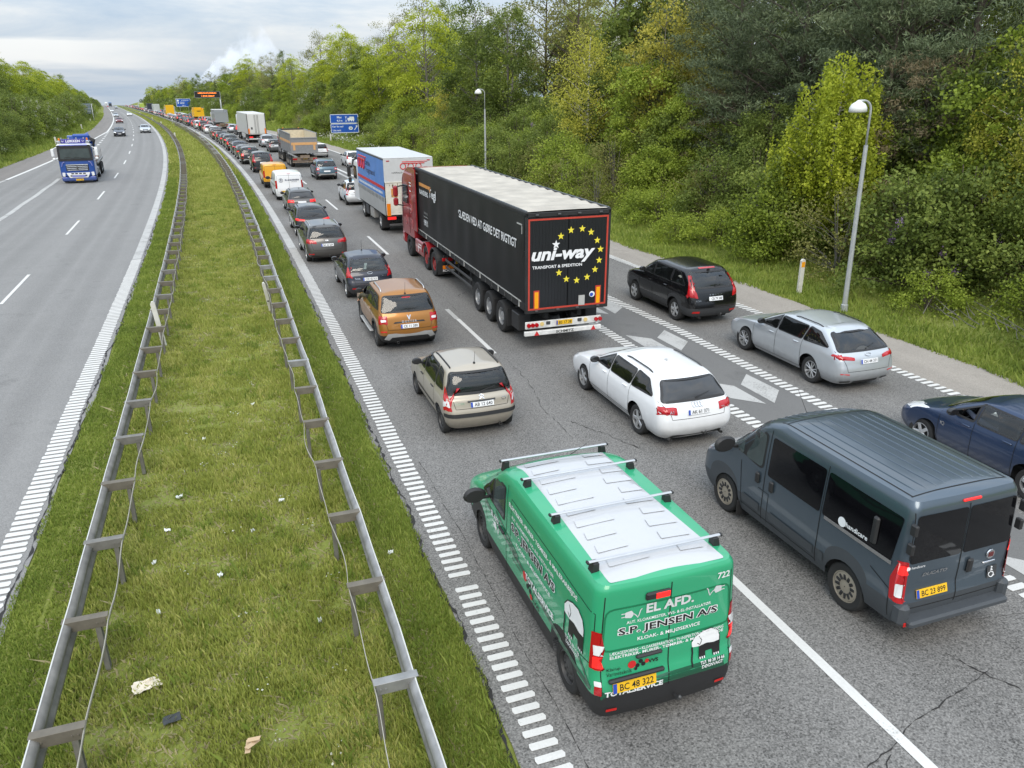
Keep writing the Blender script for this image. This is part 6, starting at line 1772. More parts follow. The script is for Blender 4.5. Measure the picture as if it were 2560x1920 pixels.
    for y, z, r_, mt in ((1.32, .84, .075, REDP), (1.22, .74, .04, BLACKP), (1.16, .81, .04, BLACKP), (1.12, .72, .04, BLACKP), (1.08, .66, .045, REDP)):
        patch(S, 'logo_dot', mt, root, [('L', [(y + r_ * math.cos(a), z + r_ * math.sin(a)) for a in np.linspace(0, 6.283, 13)[:-1]])], .009, .05, 0)
    elephant(S, root, 'L', -.28, 1.24, 1.35, -1)
    m = MB(); plug(m, S, 'L', 2.62, .90, 1.3, -1); m.build('plug_print', WHITE, root)
    rear_text(S, root, 'lettering', '722', -.35, 1.90, .3, WHITE, ax='F', off=.01) if False else None
    return park(root, 7.12, 3.21, 1.956, 'green delivery van with white roof, four roof bars and S.P. JENSEN lettering', VANG, 'van')
trafic()
P_SLATE = paint('slate_blue_paint', (.085, .115, .145), .55, .30, .6)
SLATEP = mat('slate_plastic', (.055, .062, .070), .6)
WCOV = mat('dull_wheel_cover', (.36, .32, .26), .5, .3)
def ducato():
    sp = dict(t='box', H=2.22, W=2.0, wb=3.0, ro=.94, fo=.93, R=.36, paint=P_SLATE, cr=(.12, .12, .40, .30), bow=(.02, .14), clad=1.7, cladmat=SLATEP, rim='cover', rimmat=WCOV, barrel=.03, crown=.05, edit={1: dict(ry=-.03), 2: dict(ry=-.04), 0: dict(ry=0)})
    S = make_shell(sp); root = empty('slate_minibus'); finish_van(S, root, sp); yb = -.96
    DG = glass('privacy_glass', (.004, .004, .005))
    for ax in 'LR':
        patch(S, 'window_trim', BLACK, root, [(ax, [(2.98, 1.30), (2.40, 1.90), (1.98, 1.94), (1.98, 1.30)])], .004, .12, .10)
        patch(S, 'side_window', GLASS_PALE, root, [(ax, [(2.46, 1.33), (2.36, 1.87), (2.02, 1.90), (2.02, 1.33)])], .008, .12, .07)
        patch(S, 'side_window', GLASS_PALE, root, [(ax, [(2.92, 1.34), (2.50, 1.80), (2.54, 1.34)])], .008, .12, .05)
        patch(S, 'side_window', DG, root, [(ax, [(1.86, 1.26), (1.86, 1.93), (.64, 1.95), (.64, 1.26)])], .008, .14, .05)
        patch(S, 'side_window', DG, root, [(ax, [(.58, 1.26), (.58, 1.95), (-.78, 1.93), (-.72, 1.26)])], .008, .14, .05)
    patch(S, 'windscreen', GLASS, root, [('F', [(-.84, 1.34), (-.76, 2.0), (.76, 2.0), (.84, 1.34)])], .006, .12, .06)
    mirror_part(S, root, 2.76, 1.40, BLACK, 1.75)
    for sx in (-1, 1):
        patch(S, 'rear_window', DG, root, [('B', [(sx * .02, 1.30), (sx * .02, 2.00), (sx * 0.850, 2.00), (sx * 0.869, 1.30)])], .008, .14, .05)
        ax = 'R' if sx > 0 else 'L'
        patch(S, 'tail_light', RED, root, [('B', [(sx * 0.888, .72), (sx * 0.879, 1.34), (sx * 0.973, 1.34), (sx * 0.973, .72)]), (ax, [(yb - .02, .74), (yb + .16, .74), (yb + .20, 1.05), (yb + .12, 1.32), (yb, 1.34)])], .012, .06, .03)
        patch(S, 'reverse_light', WHITEL, root, [('B', [(sx * 0.907, .80), (sx * 0.907, 1.0), (sx * 0.964, 1.0), (sx * 0.964, .80)]), (ax, [(yb, .80), (yb + .08, .80), (yb + .08, 1.0), (yb, 1.0)])], .016, .06, .02)
        patch(S, 'brake_light', REDL, root, [('B', [(sx * 0.898, 1.14), (sx * 0.898, 1.28), (sx * 0.954, 1.28), (sx * 0.964, 1.14)]), (ax, [(yb, 1.14), (yb + .06, 1.14), (yb + .05, 1.28), (yb, 1.28)])], .016, .06, .02)
        for z in (1.90, 1.62): part('door_hinge', BLACK, root, lambda q: q.box((sx * 0.945, yb + .01, z - .05), (.06, .10, .16), .015))
        part('bumper_corner', SLATEP, root, lambda q: q.box((sx * 0.879, yb + .02, .56), (.18, .20, .32), .05))
        part('bumper_reflector', REFLR, root, lambda q: q.box((sx * 0.879, yb - .085, .44), (.05, .014, .06), .003))
    part('rear_step', SLATEP, root, lambda q: q.box((0, yb - .06, .46), (1.74, .22, .11), .03))
    m = MB(); ribbon(m, S, 'B', [(0, 2.05), (0, .58)], .016); ribbon(m, S, 'B', [(-.90, .62), (.90, .62)], .012)
    for sx in (-1, 1): ribbon(m, S, 'B', [(sx * 0.879, 2.04), (sx * 0.879, 1.36)], .012)
    for ax in 'LR':
        ribbon(m, S, ax, [(1.92, 2.02), (1.92, .42)], .014); ribbon(m, S, ax, [(.61, 2.02), (.61, .42)], .014); ribbon(m, S, ax, [(2.56, 1.22), (2.46, .42)], .012); ribbon(m, S, ax, [(2.48, .46), (.62, .46)], .012)
        ribbon(m, S, ax, [(2.05, .95), (1.78, .95), (1.78, .42)], .010); ribbon(m, S, ax, [(-.42, 1.0), (-.78, .86), (-.80, .45)], .012)
    m.build('panel_gaps', SEAM, root)
    m = MB()
    for ax in 'LR': ribbon(m, S, ax, [(1.70, .60), (.66, .60)], .15, .014); ribbon(m, S, ax, [(2.42, .60), (1.98, .60)], .15, .014); ribbon(m, S, ax, [(.54, .60), (.44, .60)], .15, .014)
    m.build('side_moulding', SLATEP, root)
    m = MB(); ribbon(m, S, 'L', [(.52, 1.245), (-.74, 1.245)], .055, .016); m.build('chrome_strip', CHROME, root)
    part('air_vent', BLACK, root, lambda q: q.box(on(S, 'L', -.40, 1.55, .025)[0], (.06, .11, .42), .03))
    for y, z in ((2.08, 1.12), (1.72, 1.12)): part('door_handle', BLACK, root, lambda q: q.box(on(S, 'L', y, z, .02)[0], (.05, .10, .20), .03))
    part('door_handle', BLACK, root, lambda q: q.box(on(S, 'B', .18, 1.08, .02)[0], (.10, .05, .22), .03))
    # pressed roof ribs
    for x in np.arange(-.66, .67, .165):
        pts = [on(S, 'T', x, y, 0)[0] for y in np.linspace(-.62, 1.72, 14)]
        m = MB(); m.tube(pts, [.004] + [.013] * 12 + [.004], 6); m.build('roof_rib', P_SLATE, root, True)
        pts = [on(S, 'T', x * .92, y, 0)[0] for y in np.linspace(1.86, 2.32, 6)]
        m = MB(); m.tube(pts, [.003, .009, .009, .009, .009, .003], 6); m.build('roof_rib', P_SLATE, root, True)
    for sx in (-1, 1):
        m = MB(); ribbon(m, S, 'T', [(sx * .80, 1.9), (sx * .80, -.70)], .02, .003); m.build('roof_gutter', SEAM, root)
    m = MB(); ribbon(m, S, 'T', [(-.82, 1.79), (.82, 1.79)], .018, .003); ribbon(m, S, 'T', [(-.82, -.70), (.82, -.70)], .018, .003); m.build('roof_seams', SEAM, root)
    part('antenna', BLACK, root, lambda q: q.tube([on(S, 'T', .0, 2.30, 0)[0], on(S, 'T', .0, 2.30, 0)[0] + Vector((.02, .30, .30))], [.006, .003], 5))
    p, n = on(S, 'B', .02, 2.10, .012); part('high_brake_light', REDL, root, lambda q: q.box(p, (.30, .03, .035), .008))
    plate(S, root, .815, 'BC 23 899', True, 'B', -.42, .53, .12)
    rear_text(S, root, 'badge', 'DUCATO', -.42, 1.08, .42, CHROME, .05, shear=.3, bold=.02); rear_text(S, root, 'lettering', 'handicare', -.72, 1.225, .22, WHITE, .04)
    rear_text(S, root, 'lettering', 'handicare', -.10, 1.315, .40, WHITE, .075, ax='L', bold=.02, off=.013)
    for ax, u, v, r_ in (('L', .18, 1.35, .075), ('B', -.88, 1.24, .03)): patch(S, 'logo_disc', WHITE, root, [(ax, [(u + r_ * math.cos(a), v + r_ * math.sin(a)) for a in np.linspace(0, 6.283, 17)[:-1]])], .013, .05, 0)
    p, n = on(S, 'B', .55, 1.17, .01)
    part('emblem', CHROME, root, lambda q: q.lathe([(.07, -.012), (.075, 0), (.07, .004)], 20, 'y', tuple(p))); part('emblem_face', mat('maroon', (.12, .02, .02), .3), root, lambda q: q.box((p.x, p.y - .014, p.z), (.085, .006, .07), .002))
    p, n = on(S, 'B', .55, 1.05, .01); part('badge_strip', CHROME, root, lambda q: q.box(p, (.22, .014, .028), .006))
    patch(S, 'wheelchair_sign', DGREY, root, [('B', [(.56, .78), (.56, .96), (.74, .96), (.74, .78)])], .009, .06, .008)
    m = MB()
    c = [on(S, 'B', .64 + .045 * math.cos(a), .83 + .04 * math.sin(a), .013)[0] for a in np.linspace(2.2, 6.9, 12)]; m.tube(c, .006, 5)
    for pl in ([(.635, .93), (.635, .86), (.67, .86), (.695, .80)], [(.635, .895), (.665, .895)]): m.tube([on(S, 'B', a, b, .013)[0] for a, b in pl], .007, 5)
    m.lathe([(.001, -.012), (.012, -.006), (.012, .004), (.001, .01)], 8, 'z', tuple(on(S, 'B', .635, .945, .013)[0])); m.build('wheelchair_symbol', WHITE, root)
    for y in (3.0 - .48,): part('mud_flap', BLACK, root, lambda q: q.box((-.90, y, .30), (.24, .02, .30), .005))
    return park(root, 7.27, 7.63, 2.05, 'slate-blue minibus with black windows and yellow plate BC 23 899', VANG, 'van')
ducato()

# ---- smaller vans further up the queue
def small_van(name, pm, label, s, o, plate_txt, H=1.84, W=1.84, wb=3.06, ro=.84, fo=.90, R=.32, rear_glass=False, txt=None, clad=1.3, cladmat=None):
    sp = dict(t='van', H=H, W=W, wb=wb, ro=ro, fo=fo, R=R, paint=pm, cr=(.14, .12, .42, .25), bow=(.05, .16), clad=clad, cladmat=cladmat or BLACK, rim='steel', barrel=.012, crown=.05, nside=22)
    S = make_shell(sp); root = empty(name); finish_van(S, root, sp)
    ya = wb - .75
    for ax in 'LR':
        patch(S, 'side_window', GLASS, root, [(ax, [(ya + .48, H * .62), (ya + .10, H * .875), (ya - .62, H * .89), (ya - .62, H * .62)])], .006, .14, .06)
    patch(S, 'windscreen', GLASS, root, [('F', [(-W * .40, H * .64), (-W * .35, H * .90), (W * .35, H * .90), (W * .40, H * .64)])], .006, .14, .06)
    if rear_glass: patch(S, 'rear_window', GLASS, root, [('B', [(-W * .38, H * .60), (-W * .35, H * .86), (W * .35, H * .86), (W * .38, H * .60)])], .006, .14, .06)
    for sx in (-1, 1):
        patch(S, 'tail_light', RED, root, [('B', [(sx * W * .44, H * .44), (sx * W * .44, H * .72), (sx * W * .49, H * .72), (sx * W * .49, H * .44)]), ('R' if sx > 0 else 'L', [(-ro, H * .44), (-ro + .14, H * .46), (-ro + .10, H * .72), (-ro, H * .72)])], .009, .08, .02)
    m = MB(); ribbon(m, S, 'B', [(0, H * .94), (0, H * .30)], .012); ribbon(m, S, 'B', rnd([(-W * .42, H * .9), (W * .42, H * .9), (W * .44, H * .32), (-W * .44, H * .32)], .08), .012, closed=True)
    for ax in 'LR': ribbon(m, S, ax, [(ya - .70, H * .92), (ya - .70, H * .22)], .012); ribbon(m, S, ax, [(.62, H * .9), (.62, H * .5)], .012)
    m.build('panel_gaps', SEAM, root)
    mirror_part(S, root, ya + .28, H * .64, BLACK, 1.4)
    if plate_txt: plate(S, root, H * .33, plate_txt, True, 'B', 0 if name == 'yellow_van' else -.35, .5, .115)
    part('antenna', BLACK, root, lambda q: q.tube([on(S, 'T', 0, ya - .3, 0)[0], on(S, 'T', 0, ya - .3, 0)[0] + Vector((0, -.2, .35))], [.006, .003], 5))
    p, n = on(S, 'B', 0, H * .955, .01); part('high_brake_light', RED, root, lambda q: q.box(p, (.26, .03, .03), .006))
    if txt: txt(S, root)
    park(root, s, o, W, label, VANG, 'van')
    return root, S
NAVYP = mat('navy_print', (.02, .03, .07), .5)
def ib(S, root):
    rear_text(S, root, 'lettering', 'IB ANDERSEN', .20, 1.30, .92, NAVYP, .105, bold=.03); rear_text(S, root, 'lettering', 'VVS & BLIK', .32, 1.21, .4, NAVYP, .05)
    m = MB(); m.tube([on(S, 'B', -.52 + .12 * math.cos(a), 1.34 + .12 * math.sin(a), .01)[0] for a in np.linspace(0, 6.283, 19)], .012, 5); m.build('logo_ring', NAVYP, root)
    patch(S, 'logo_mark', NAVYP, root, [('B', [(-.56, 1.27), (-.56, 1.40), (-.52, 1.43), (-.48, 1.40), (-.48, 1.27), (-.51, 1.27), (-.51, 1.37), (-.53, 1.37), (-.53, 1.27)])], .01, .05, 0)
    m = MB(); ribbon(m, S, 'L', [(2.4, .98), (-.5, .98)], .05, .007); ribbon(m, S, 'L', [(2.4, .90), (-.5, .90)], .03, .007); m.build('side_stripe', mat('moss_print', (.10, .12, .06), .5), root)
small_van('white_van', P_WHITE, 'white panel van with IB ANDERSEN on its rear doors', 56.33, 3.46, 'CK 20 117', txt=ib, cladmat=P_WHITE)
P_YELL = paint('yellow_paint', (.72, .34, .004), 0, .35)
small_van('yellow_van', P_YELL, 'yellow post van ahead of the white panel van', 64.02, 3.28, None, H=1.80, W=1.78, wb=2.72, cladmat=BLACK)

# ================================================================== LORRIES
random.seed(44)
TRG = 'lorries waiting in the queue'
CURT = mat('black_curtain', (.014, .015, .016), .45, var=.4, scale=.9, bump=.3, bscale=2.0, spec=.3)
DOORB = mat('black_door', (.009, .010, .012), .35)
CHASS = mat('chassis_black', (.016, .016, .016), .7, var=.3)
ROOFT = mat('pale_tarpaulin', (.43, .395, .335), .6, var=.22, scale=1.6)
STARY = mat('yellow_print', (.78, .66, .05), .5)
ORANP = mat('orange_print', (.62, .27, .07), .5)
REDT = mat('red_tape', (.48, .05, .03), .4)
GREYT = mat('grey_tape', (.42, .42, .40), .5)
def flat_text(parent, name, txt, org, ux, uy, width, material, height=None, **k):
    m = MB(); text_mb(m, txt, org, ux, uy, width=width, height=height, **k); return m.build(name, material, parent)
def star(c, r, ux=(1, 0, 0), uz=(0, 0, 1), rot=0.0):
    V = []
    for i in range(10):
        a = math.pi / 2 + i * math.pi / 5 + rot; q = r if i % 2 == 0 else r * .42
        V.append(Vector(c) + Vector(ux) * q * math.cos(a) + Vector(uz) * q * math.sin(a))
    return V, [tuple(range(10))]
def truck_wheels(root, ys, x=1.05, Rw=.50, wd=.36, style='truck', rim_mat=None, double=False):
    for y in ys:
        for sx in (-1, 1): add_wheel(root, sx * x, y, Rw, wd, style, Rw * .56, rim_mat)
def wavy_panel(name, x, y0, y1, z0, z1, material, parent, amp=.02, n=60, k=8, per=1.3):
    """curtain hanging along the side, gently buckled between its straps"""
    V, F = [], []
    for i in range(n + 1):
        for j in range(k + 1):
            y, z = y0 + (y1 - y0) * i / n, z0 + (z1 - z0) * j / k
            b = math.sin(math.pi * j / k)
            V.append((x + math.copysign(1, x) * amp * b * (math.sin(y * 2 * math.pi / per) * .6 + math.sin(y * 3.1 + z * 2) * .6), y, z))
    for i in range(n):
        for j in range(k):
            a = i * (k + 1) + j; q = (a, a + 1, a + k + 2, a + k + 1); F.append(q if x < 0 else q[::-1])
    return mesh_obj(name, V, F, material, parent, True)
def trailer_black():
    root = empty('curtain_trailer'); W2 = 1.275; L_ = 13.6
    wavy_panel('curtain', -W2, .10, L_ - .05, 1.46, 3.90, CURT, root); wavy_panel('curtain', W2, .10, L_ - .05, 1.46, 3.90, CURT, root)
    # roof with shallow transverse waves
    V, F = [], []; n = 90
    for i in range(n + 1):
        y = .06 + (L_ - .1) * i / n
        for j in range(7):
            x = -W2 + .08 + (2 * W2 - .16) * j / 6; V.append((x, y, 3.975 + .022 * math.sin(y * 2 * math.pi / .68) + .012 * math.sin(math.pi * j / 6)))
    for i in range(n):
        for j in range(6): a = i * 7 + j; F.append((a, a + 1, a + 8, a + 7))
    mesh_obj('roof', V, F, ROOFT, root, True)
    for sx in (-1, 1):
        part('roof_beam', CHASS, root, lambda m: m.box((sx * (W2 - .035), L_ / 2, 3.935), (.09, L_, .11), .02))
        part('roof_trim', mat('grey_rubber', (.10, .115, .13), .6), root, lambda m: m.tube([(sx * (W2 - .05), .05, 4.0), (sx * (W2 - .05), L_ - .1, 4.0)], .022, 6), True)
        part('side_rail', CHASS, root, lambda m: m.box((sx * (W2 - .03), L_ / 2, 1.33), (.06, L_ - .02, .22), .01))
        part('rail_stripe', GREYT, root, lambda m: m.box((sx * (W2 + .004), L_ / 2 + .1, 1.445), (.012, L_ - .5, .035)))
        for k in range(21): part('buckle', GREYT if k % 3 == 0 else STEELD, root, lambda m: (m.box((sx * (W2 + .008), .5 + k * .63, 1.37), (.02, .045, .14), .005), m.box((sx * (W2 + .008), .5 + k * .63, 1.28), (.03, .06, .05), .008)))
        part('chassis_beam', CHASS, root, lambda m: m.box((sx * .52, L_ / 2 - .3, 1.05), (.14, L_ - 1.2, .34), .01))
    part('front_wall', ROOFT, root, lambda m: m.box((0, L_ - .03, 2.6), (2.5, .06, 2.7), .01))
    part('deck', CHASS, root, lambda m: m.box((0, L_ / 2, 1.30), (2.44, L_ - .1, .10)))
    # rear frame, doors with fine ribs
    part('rear_frame', CHASS, root, lambda m: (m.box((0, .04, 3.90), (2.55, .10, .12), .01), m.box((-W2 + .04, .04, 2.6), (.08, .10, 2.75), .01), m.box((W2 - .04, .04, 2.6), (.08, .10, 2.75), .01), m.box((0, .04, 1.20), (2.55, .10, .10), .01)))
    for sx in (-1, 1):
        def door(m):
            m.box((sx * .60, .03, 2.54), (1.18, .05, 2.58), .005)
            for k in range(12): m.box((sx * .60 - .53 + k * .097, .003, 2.54), (.075, .008, 2.54), .002)
        part('door', DOORB, root, door)
        for z in (1.22, 3.90):
            for q in (.30, .95): part('lock_cam', STEELD, root, lambda m: m.box((sx * q, -.025, z), (.10, .05, .05), .012))
    y0 = -.006
    T = .048
    part('reflective_strip', REDT, root, lambda m: m.box((0, y0, 3.775), (2.40, .008, T)))
    part('reflective_strip', REDT, root, lambda m: m.box((0, y0, 1.275), (2.40, .008, T)))
    for sx in (-1, 1): part('reflective_strip', REDT, root, lambda m: m.box((sx * 1.176, y0, 2.525), (T, .008, 2.45)))
    for x, z in [(-0.24, 3.29), (0.06, 3.44), (0.4, 3.46), (0.67, 3.35), (0.87, 3.11), (0.98, 2.85), (0.95, 2.54), (0.83, 2.28), (0.59, 2.08), (0.27, 2.01), (-0.05, 2.07), (-0.28, 2.27)]:
        V, F = star((x, y0 - .006, z), .105); mesh_obj('star', V, F, STARY, root)
    V, F = star((-.38, y0 - .006, 3.07), .125); mesh_obj('star', V, F, WHITE, root)
    flat_text(root, 'lettering', 'uni-way', (-.145, y0 - .007, 2.53), (1, 0, 0), (0, 0, 1), 1.92, WHITE, .46, bold=.035, shear=.25)
    flat_text(root, 'lettering', 'TRANSPORT & SPEDITION', (-.33, y0 - .007, 2.42), (1, 0, 0), (0, 0, 1), 1.50, WHITE, .085, bold=.02)
    for sx in (-1, 1):
        q = part('marker_plate', REDT, root, lambda m: m.box((sx * .95, y0 - .004, 1.53), (.17, .008, .56)))
        part('marker_inset', REFLY, q, lambda m: m.box((sx * .95, y0 - .010, 1.53), (.11, .008, .47)))
    part('grey_panel', GREYT, root, lambda m: m.box((.44, y0 - .004, 1.42), (.19, .010, .29)))
    part('round_sticker', WHITE, root, lambda m: m.lathe([(.085, y0 - .012), (.085, y0)], 20, 'y', (.76, 0, 1.57))); part('sticker_mark', EUBLUE, root, lambda m: m.lathe([(.055, y0 - .014), (.055, y0 - .008)], 16, 'y', (.745, 0, 1.56)))
    # underrun bumper with lamps
    bw = mat('bumper_white', (.66, .66, .64), .5, var=.2)
    part('lamp_bar', bw, root, lambda m: m.box((-.06, .10, .78), (2.36, .05, .21), .01)); part('underrun_bar', bw, root, lambda m: m.box((-.06, .12, .53), (2.40, .10, .14), .02))
    for x in (-1.15, -1.03, -.91, .95, 1.08): part('tail_light', RED, root, lambda m: m.lathe([(.058, .02), (.05, .055), (.058, .07)], 14, 'y', (x, 0, .79)))
    for x in (-.74, .62): part('round_marker', mat('cream_lens', (.70, .52, .20), .3), root, lambda m: m.lathe([(.06, .055), (.06, .075)], 14, 'y', (x, 0, .80)))
    for x in (-.55, .43): part('bracket', STEELD, root, lambda m: m.box((x, .06, .82), (.13, .03, .10), .02))
    plate(None, root, 0, 'BS 17 38', True, flat=((-.05, .058, .80), (0, -1, 0)), w=.50, h=.13)
    flat_text(root, 'lettering', 'SCHMITZ', (-.02, .066, .49), (1, 0, 0), (0, 0, 1), .56, BLACKP, .08, bold=.03)
    for x in (-.90, .88): part('warning_triangle', REDP, root, lambda m: m.add([(x - .08, .062, .47), (x + .08, .062, .47), (x, .062, .61)], [(0, 1, 2)]))
    # running gear
    ys = (2.27, 3.52, 4.77)
    truck_wheels(root, ys, 1.06, .50, .38)
    part('axles', CHASS, root, lambda m: [m.tube([(-1.0, y, .5), (1.0, y, .5)], .08, 8) for y in ys])
    for sx in (-1, 1):
        for y in (1.65, 2.9, 4.15): part('mudguard', BLACK, root, lambda m: m.box((sx * 1.05, y, .62), (.40, .03, .55), .008))
        part('storage_box', BLACK, root, lambda m: m.box((sx * 1.06, .95, .72), (.38, .62, .50), .02))
        for z in (.62, .88): part('side_guard', STEELD, root, lambda m: m.box((sx * 1.17, 7.4, z), (.03, 3.6, .10), .01))
        for y in (5.8, 7.4, 9.0): part('guard_leg', CHASS, root, lambda m: m.box((sx * 1.14, y, .95), (.04, .06, .72), .005))
    part('landing_leg', CHASS, root, lambda m: [m.box((sx * .75, 9.9, .75), (.14, .14, .95), .01) for sx in (-1, 1)])
    # print on the flank that faces the queue
    x = -1.292; ux, uz = (0, -1, 0), (0, 0, 1)
    flat_text(root, 'lettering', 'GLÆDEN VED AT GØRE DET RIGTIGT', (x, 3.72, 2.90), ux, uz, 6.05, WHITE, .27, bold=.02, spacing=.95)
    flat_text(root, 'lettering', 'RANDERS', (x, 11.95, 3.0), ux, uz, 1.5, WHITE, .20, bold=.02); flat_text(root, 'lettering', 'Tegl', (x, 10.50, 2.93), ux, uz, 1.15, WHITE, .46, bold=.02)
    for k in range(4): part('orange_brick', ORANP, root, lambda m: m.box((x + .002, 12.48 - k * .49, 3.40), (.006, .46, .13)))
    part('orange_leg', ORANP, root, lambda m: m.box((x + .002, 10.89, 3.32), (.006, .10, .16)))
    flat_text(root, 'lettering', 'SINCE', (x, 11.72, 2.27), ux, uz, .62, GREYT, .09, spacing=1.6); part('thin_rule', GREYT, root, lambda m: m.box((x, 11.75, 2.16), (.006, .75, .014)))
    flat_text(root, 'lettering', '1911', (x, 11.75, 1.78), ux, uz, .66, WHITE, .26, bold=.03)
    part('corner_mark', GREYT, root, lambda m: (m.box((x, .45, 3.62), (.006, .42, .04)), m.box((x, .26, 3.50), (.006, .04, .26))))
    part('corner_mark', GREYT, root, lambda m: (m.box((x, 13.20, 3.78), (.006, .42, .04)), m.box((x, 13.39, 3.66), (.006, .04, .26))))
    root.location = P3(19.67, 8.71); root.rotation_euler = (0, 0, -.0065)
    return tag(root, 'long black curtain-sided trailer with uni-way and yellow stars on its doors', 'trailer', TRG)
trailer_black()
P_RED = paint('scania_red_paint', (.30, .012, .018), .1, .3)
def cab(root, y0, y1, W, z0, z1, pm, wind_rake=.25, roof_fair=0.0, name='cab', rear_flat=True):
    """cab-over body: rounded box with raked screen; y1 is the front"""
    w2 = W / 2
    prof = [(y0, z0), (y1 - .02, z0), (y1, z0 + .25), (y1 - .02, z0 + (z1 - z0) * .42), (y1 - wind_rake * .25, z0 + (z1 - z0) * .55), (y1 - wind_rake, z1 - .30), (y1 - wind_rake - .25, z1 - .06), (y1 - wind_rake - .6, z1), (y0, z1)]
    prof = rnd(prof, .10, 3)
    V, F = [], []; n = len(prof)
    st = [(-w2, .10), (-w2 + .04, .03), (-w2 + .14, 0), (w2 - .14, 0), (w2 - .04, .03), (w2, .10)]
    cy, cz = (y0 + y1) / 2, (z0 + z1) / 2
    for x, ins in st:
        for y, z in prof:
            V.append((x, y + (cy - y) * ins / (y1 - y0) * 2 * (1 if y > cy else .2), z + (cz - z) * ins / (z1 - z0) * 2 * (1 if z > cz else .2)))
    for i in range(len(st) - 1):
        for j in range(n): F.append((i * n + j, i * n + (j + 1) % n, (i + 1) * n + (j + 1) % n, (i + 1) * n + j))
    F += [tuple(range(n))[::-1], tuple(range((len(st) - 1) * n, len(st) * n))]
    o = mesh_obj(name, V, F, pm, root, 40); fix_normals(o)
    return o
def tractor_red():
    root = empty('red_tractor_unit')
    # local origin under the rear drive axle
    cab(root, 3.15, 5.55, 2.48, .95, 3.72, P_RED, .3)
    part('roof_deflector', P_RED, root, lambda m: m.prism([(3.10, 3.55), (5.0, 3.62), (4.2, 3.90), (3.10, 3.98)], 'x', -1.2, 1.2))
    for sx in (-1, 1):
        part('side_deflector', P_RED, root, lambda m: m.prism([(2.62, 1.35), (3.2, 1.35), (3.2, 3.92), (2.62, 3.92)], 'x', sx * 1.235 - .02, sx * 1.235 + .02))
        part('side_window', GLASS, root, lambda m: m.prism(rnd([(4.05, 2.35), (5.18, 2.35), (5.02, 3.12), (4.05, 3.16)], .08), 'x', sx * 1.245 - .008, sx * 1.245 + .008))
        part('door_seam', SEAM, root, lambda m: (m.box((sx * 1.243, 3.95, 2.2), (.012, .014, 2.2)), m.box((sx * 1.243, 5.25, 1.7), (.012, .014, 1.2))))
        part('side_skirt', P_RED, root, lambda m: m.box((sx * 1.19, 2.35, .72), (.10, 1.50, .62), .05))
        part('skirt_emblem', WHITE, root, lambda m: (m.box((sx * 1.245, 2.25, .86), (.008, .50, .03)), m.box((sx * 1.245, 2.3, .74), (.008, .40, .03)), m.box((sx * 1.245, 2.55, .66), (.008, .03, .26))))
        for y in (0, 1.28): part('mudguard', P_RED if y else BLACK, root, lambda m: [m.box((sx * 1.04, y + .60 * math.cos(a), .52 + .60 * math.sin(a)), (.46, .05, .22), .01, 0, Matrix.Rotation(a, 3, 'X').to_4x4()) for a in np.linspace(.35, 2.8, 9)])
        def mir(m):
            m.tube([(sx * 1.22, 5.05, 3.05), (sx * 1.50, 5.15, 2.98)], .03, 6); m.tube([(sx * 1.22, 5.05, 2.15), (sx * 1.50, 5.15, 2.2)], .03, 6)
        part('mirror_arm', BLACK, root, mir)
        part('mirror', P_RED, root, lambda m: (m.box((sx * 1.56, 5.18, 2.78), (.22, .18, .48), .06), m.box((sx * 1.56, 5.18, 2.32), (.22, .18, .36), .06)))
        part('door_script', WHITE, root, lambda m: (m.box((sx * 1.247, 3.60, 3.30), (.006, .30, .05)), m.box((sx * 1.247, 3.60, 3.18), (.006, .36, .05)), m.box((sx * 1.247, 3.62, 2.95), (.006, .22, .05))))
        part('scroll_print', mat('rose_print', (.45, .16, .17), .4), root, lambda m: [m.tube([(sx * 1.247, yy + .14 * math.cos(a), zz + .2 * math.sin(a)) for a in np.linspace(0, 5.2, 10)], .012, 4) for yy, zz in ((3.5, 1.55), (4.6, 1.6), (3.62, 2.2))])
    part('chassis', CHASS, root, lambda m: (m.box((0, 2.0, .95), (.9, 6.2, .26), .02), m.box((0, .65, 1.13), (1.0, .9, .08), .02)))
    part('rear_crossmember', CHASS, root, lambda m: m.box((0, -.95, .85), (2.2, .12, .30), .02))
    for sx in (-1, 1):
        part('tail_light', RED, root, lambda m: m.box((sx * .95, -1.02, .85), (.42, .04, .13), .01))
        part('marker_plate', ORANGEL, root, lambda m: m.box((sx * .92, -1.03, .55), (.45, .02, .14), .004))
        part('mud_flap', BLACK, root, lambda m: m.box((sx * 1.0, -.78, .50), (.55, .02, .55), .005))
    flat_text(root, 'lettering', 'SCANIA', (-.9, -1.045, .38), (1, 0, 0), (0, 0, 1), .5, WHITE, .09, bold=.03)
    plate(None, root, 0, 'CX 61', True, flat=((-.45, -1.04, .72), (0, -1, 0)), w=.45, h=.13)
    rr = mat('red_rim', (.26, .03, .03), .45)
    truck_wheels(root, (0, 1.28), 1.02, .50, .44, 'truck', rr); truck_wheels(root, (4.30,), 1.06, .50, .34, 'truck', BLACK)
    part('grille', BLACK, root, lambda m: m.box((0, 5.56, 1.7), (1.7, .06, .9), .03)); part('windscreen', GLASS, root, lambda m: m.prism([(5.53, 2.40), (5.33, 3.30), (5.36, 3.32), (5.56, 2.40)], 'x', -1.08, 1.08))
    part('bumper', P_RED, root, lambda m: m.box((0, 5.40, .72), (2.46, .50, .60), .10))
    root.location = P3(30.05, 8.71); root.rotation_euler = (0, 0, -heading(32))
    return tag(root, 'red tractor unit coupled to the black trailer', 'truck', TRG)
tractor_red()
BOXB = mat('blue_curtain', srgb(78, 128, 196), .45, var=.10, scale=1.5)
BOXG = mat('grey_curtain', (.36, .36, .35), .5, var=.08, scale=1.5)
BOXW = mat('pale_grey_panel', (.52, .53, .53), .45, var=.05)
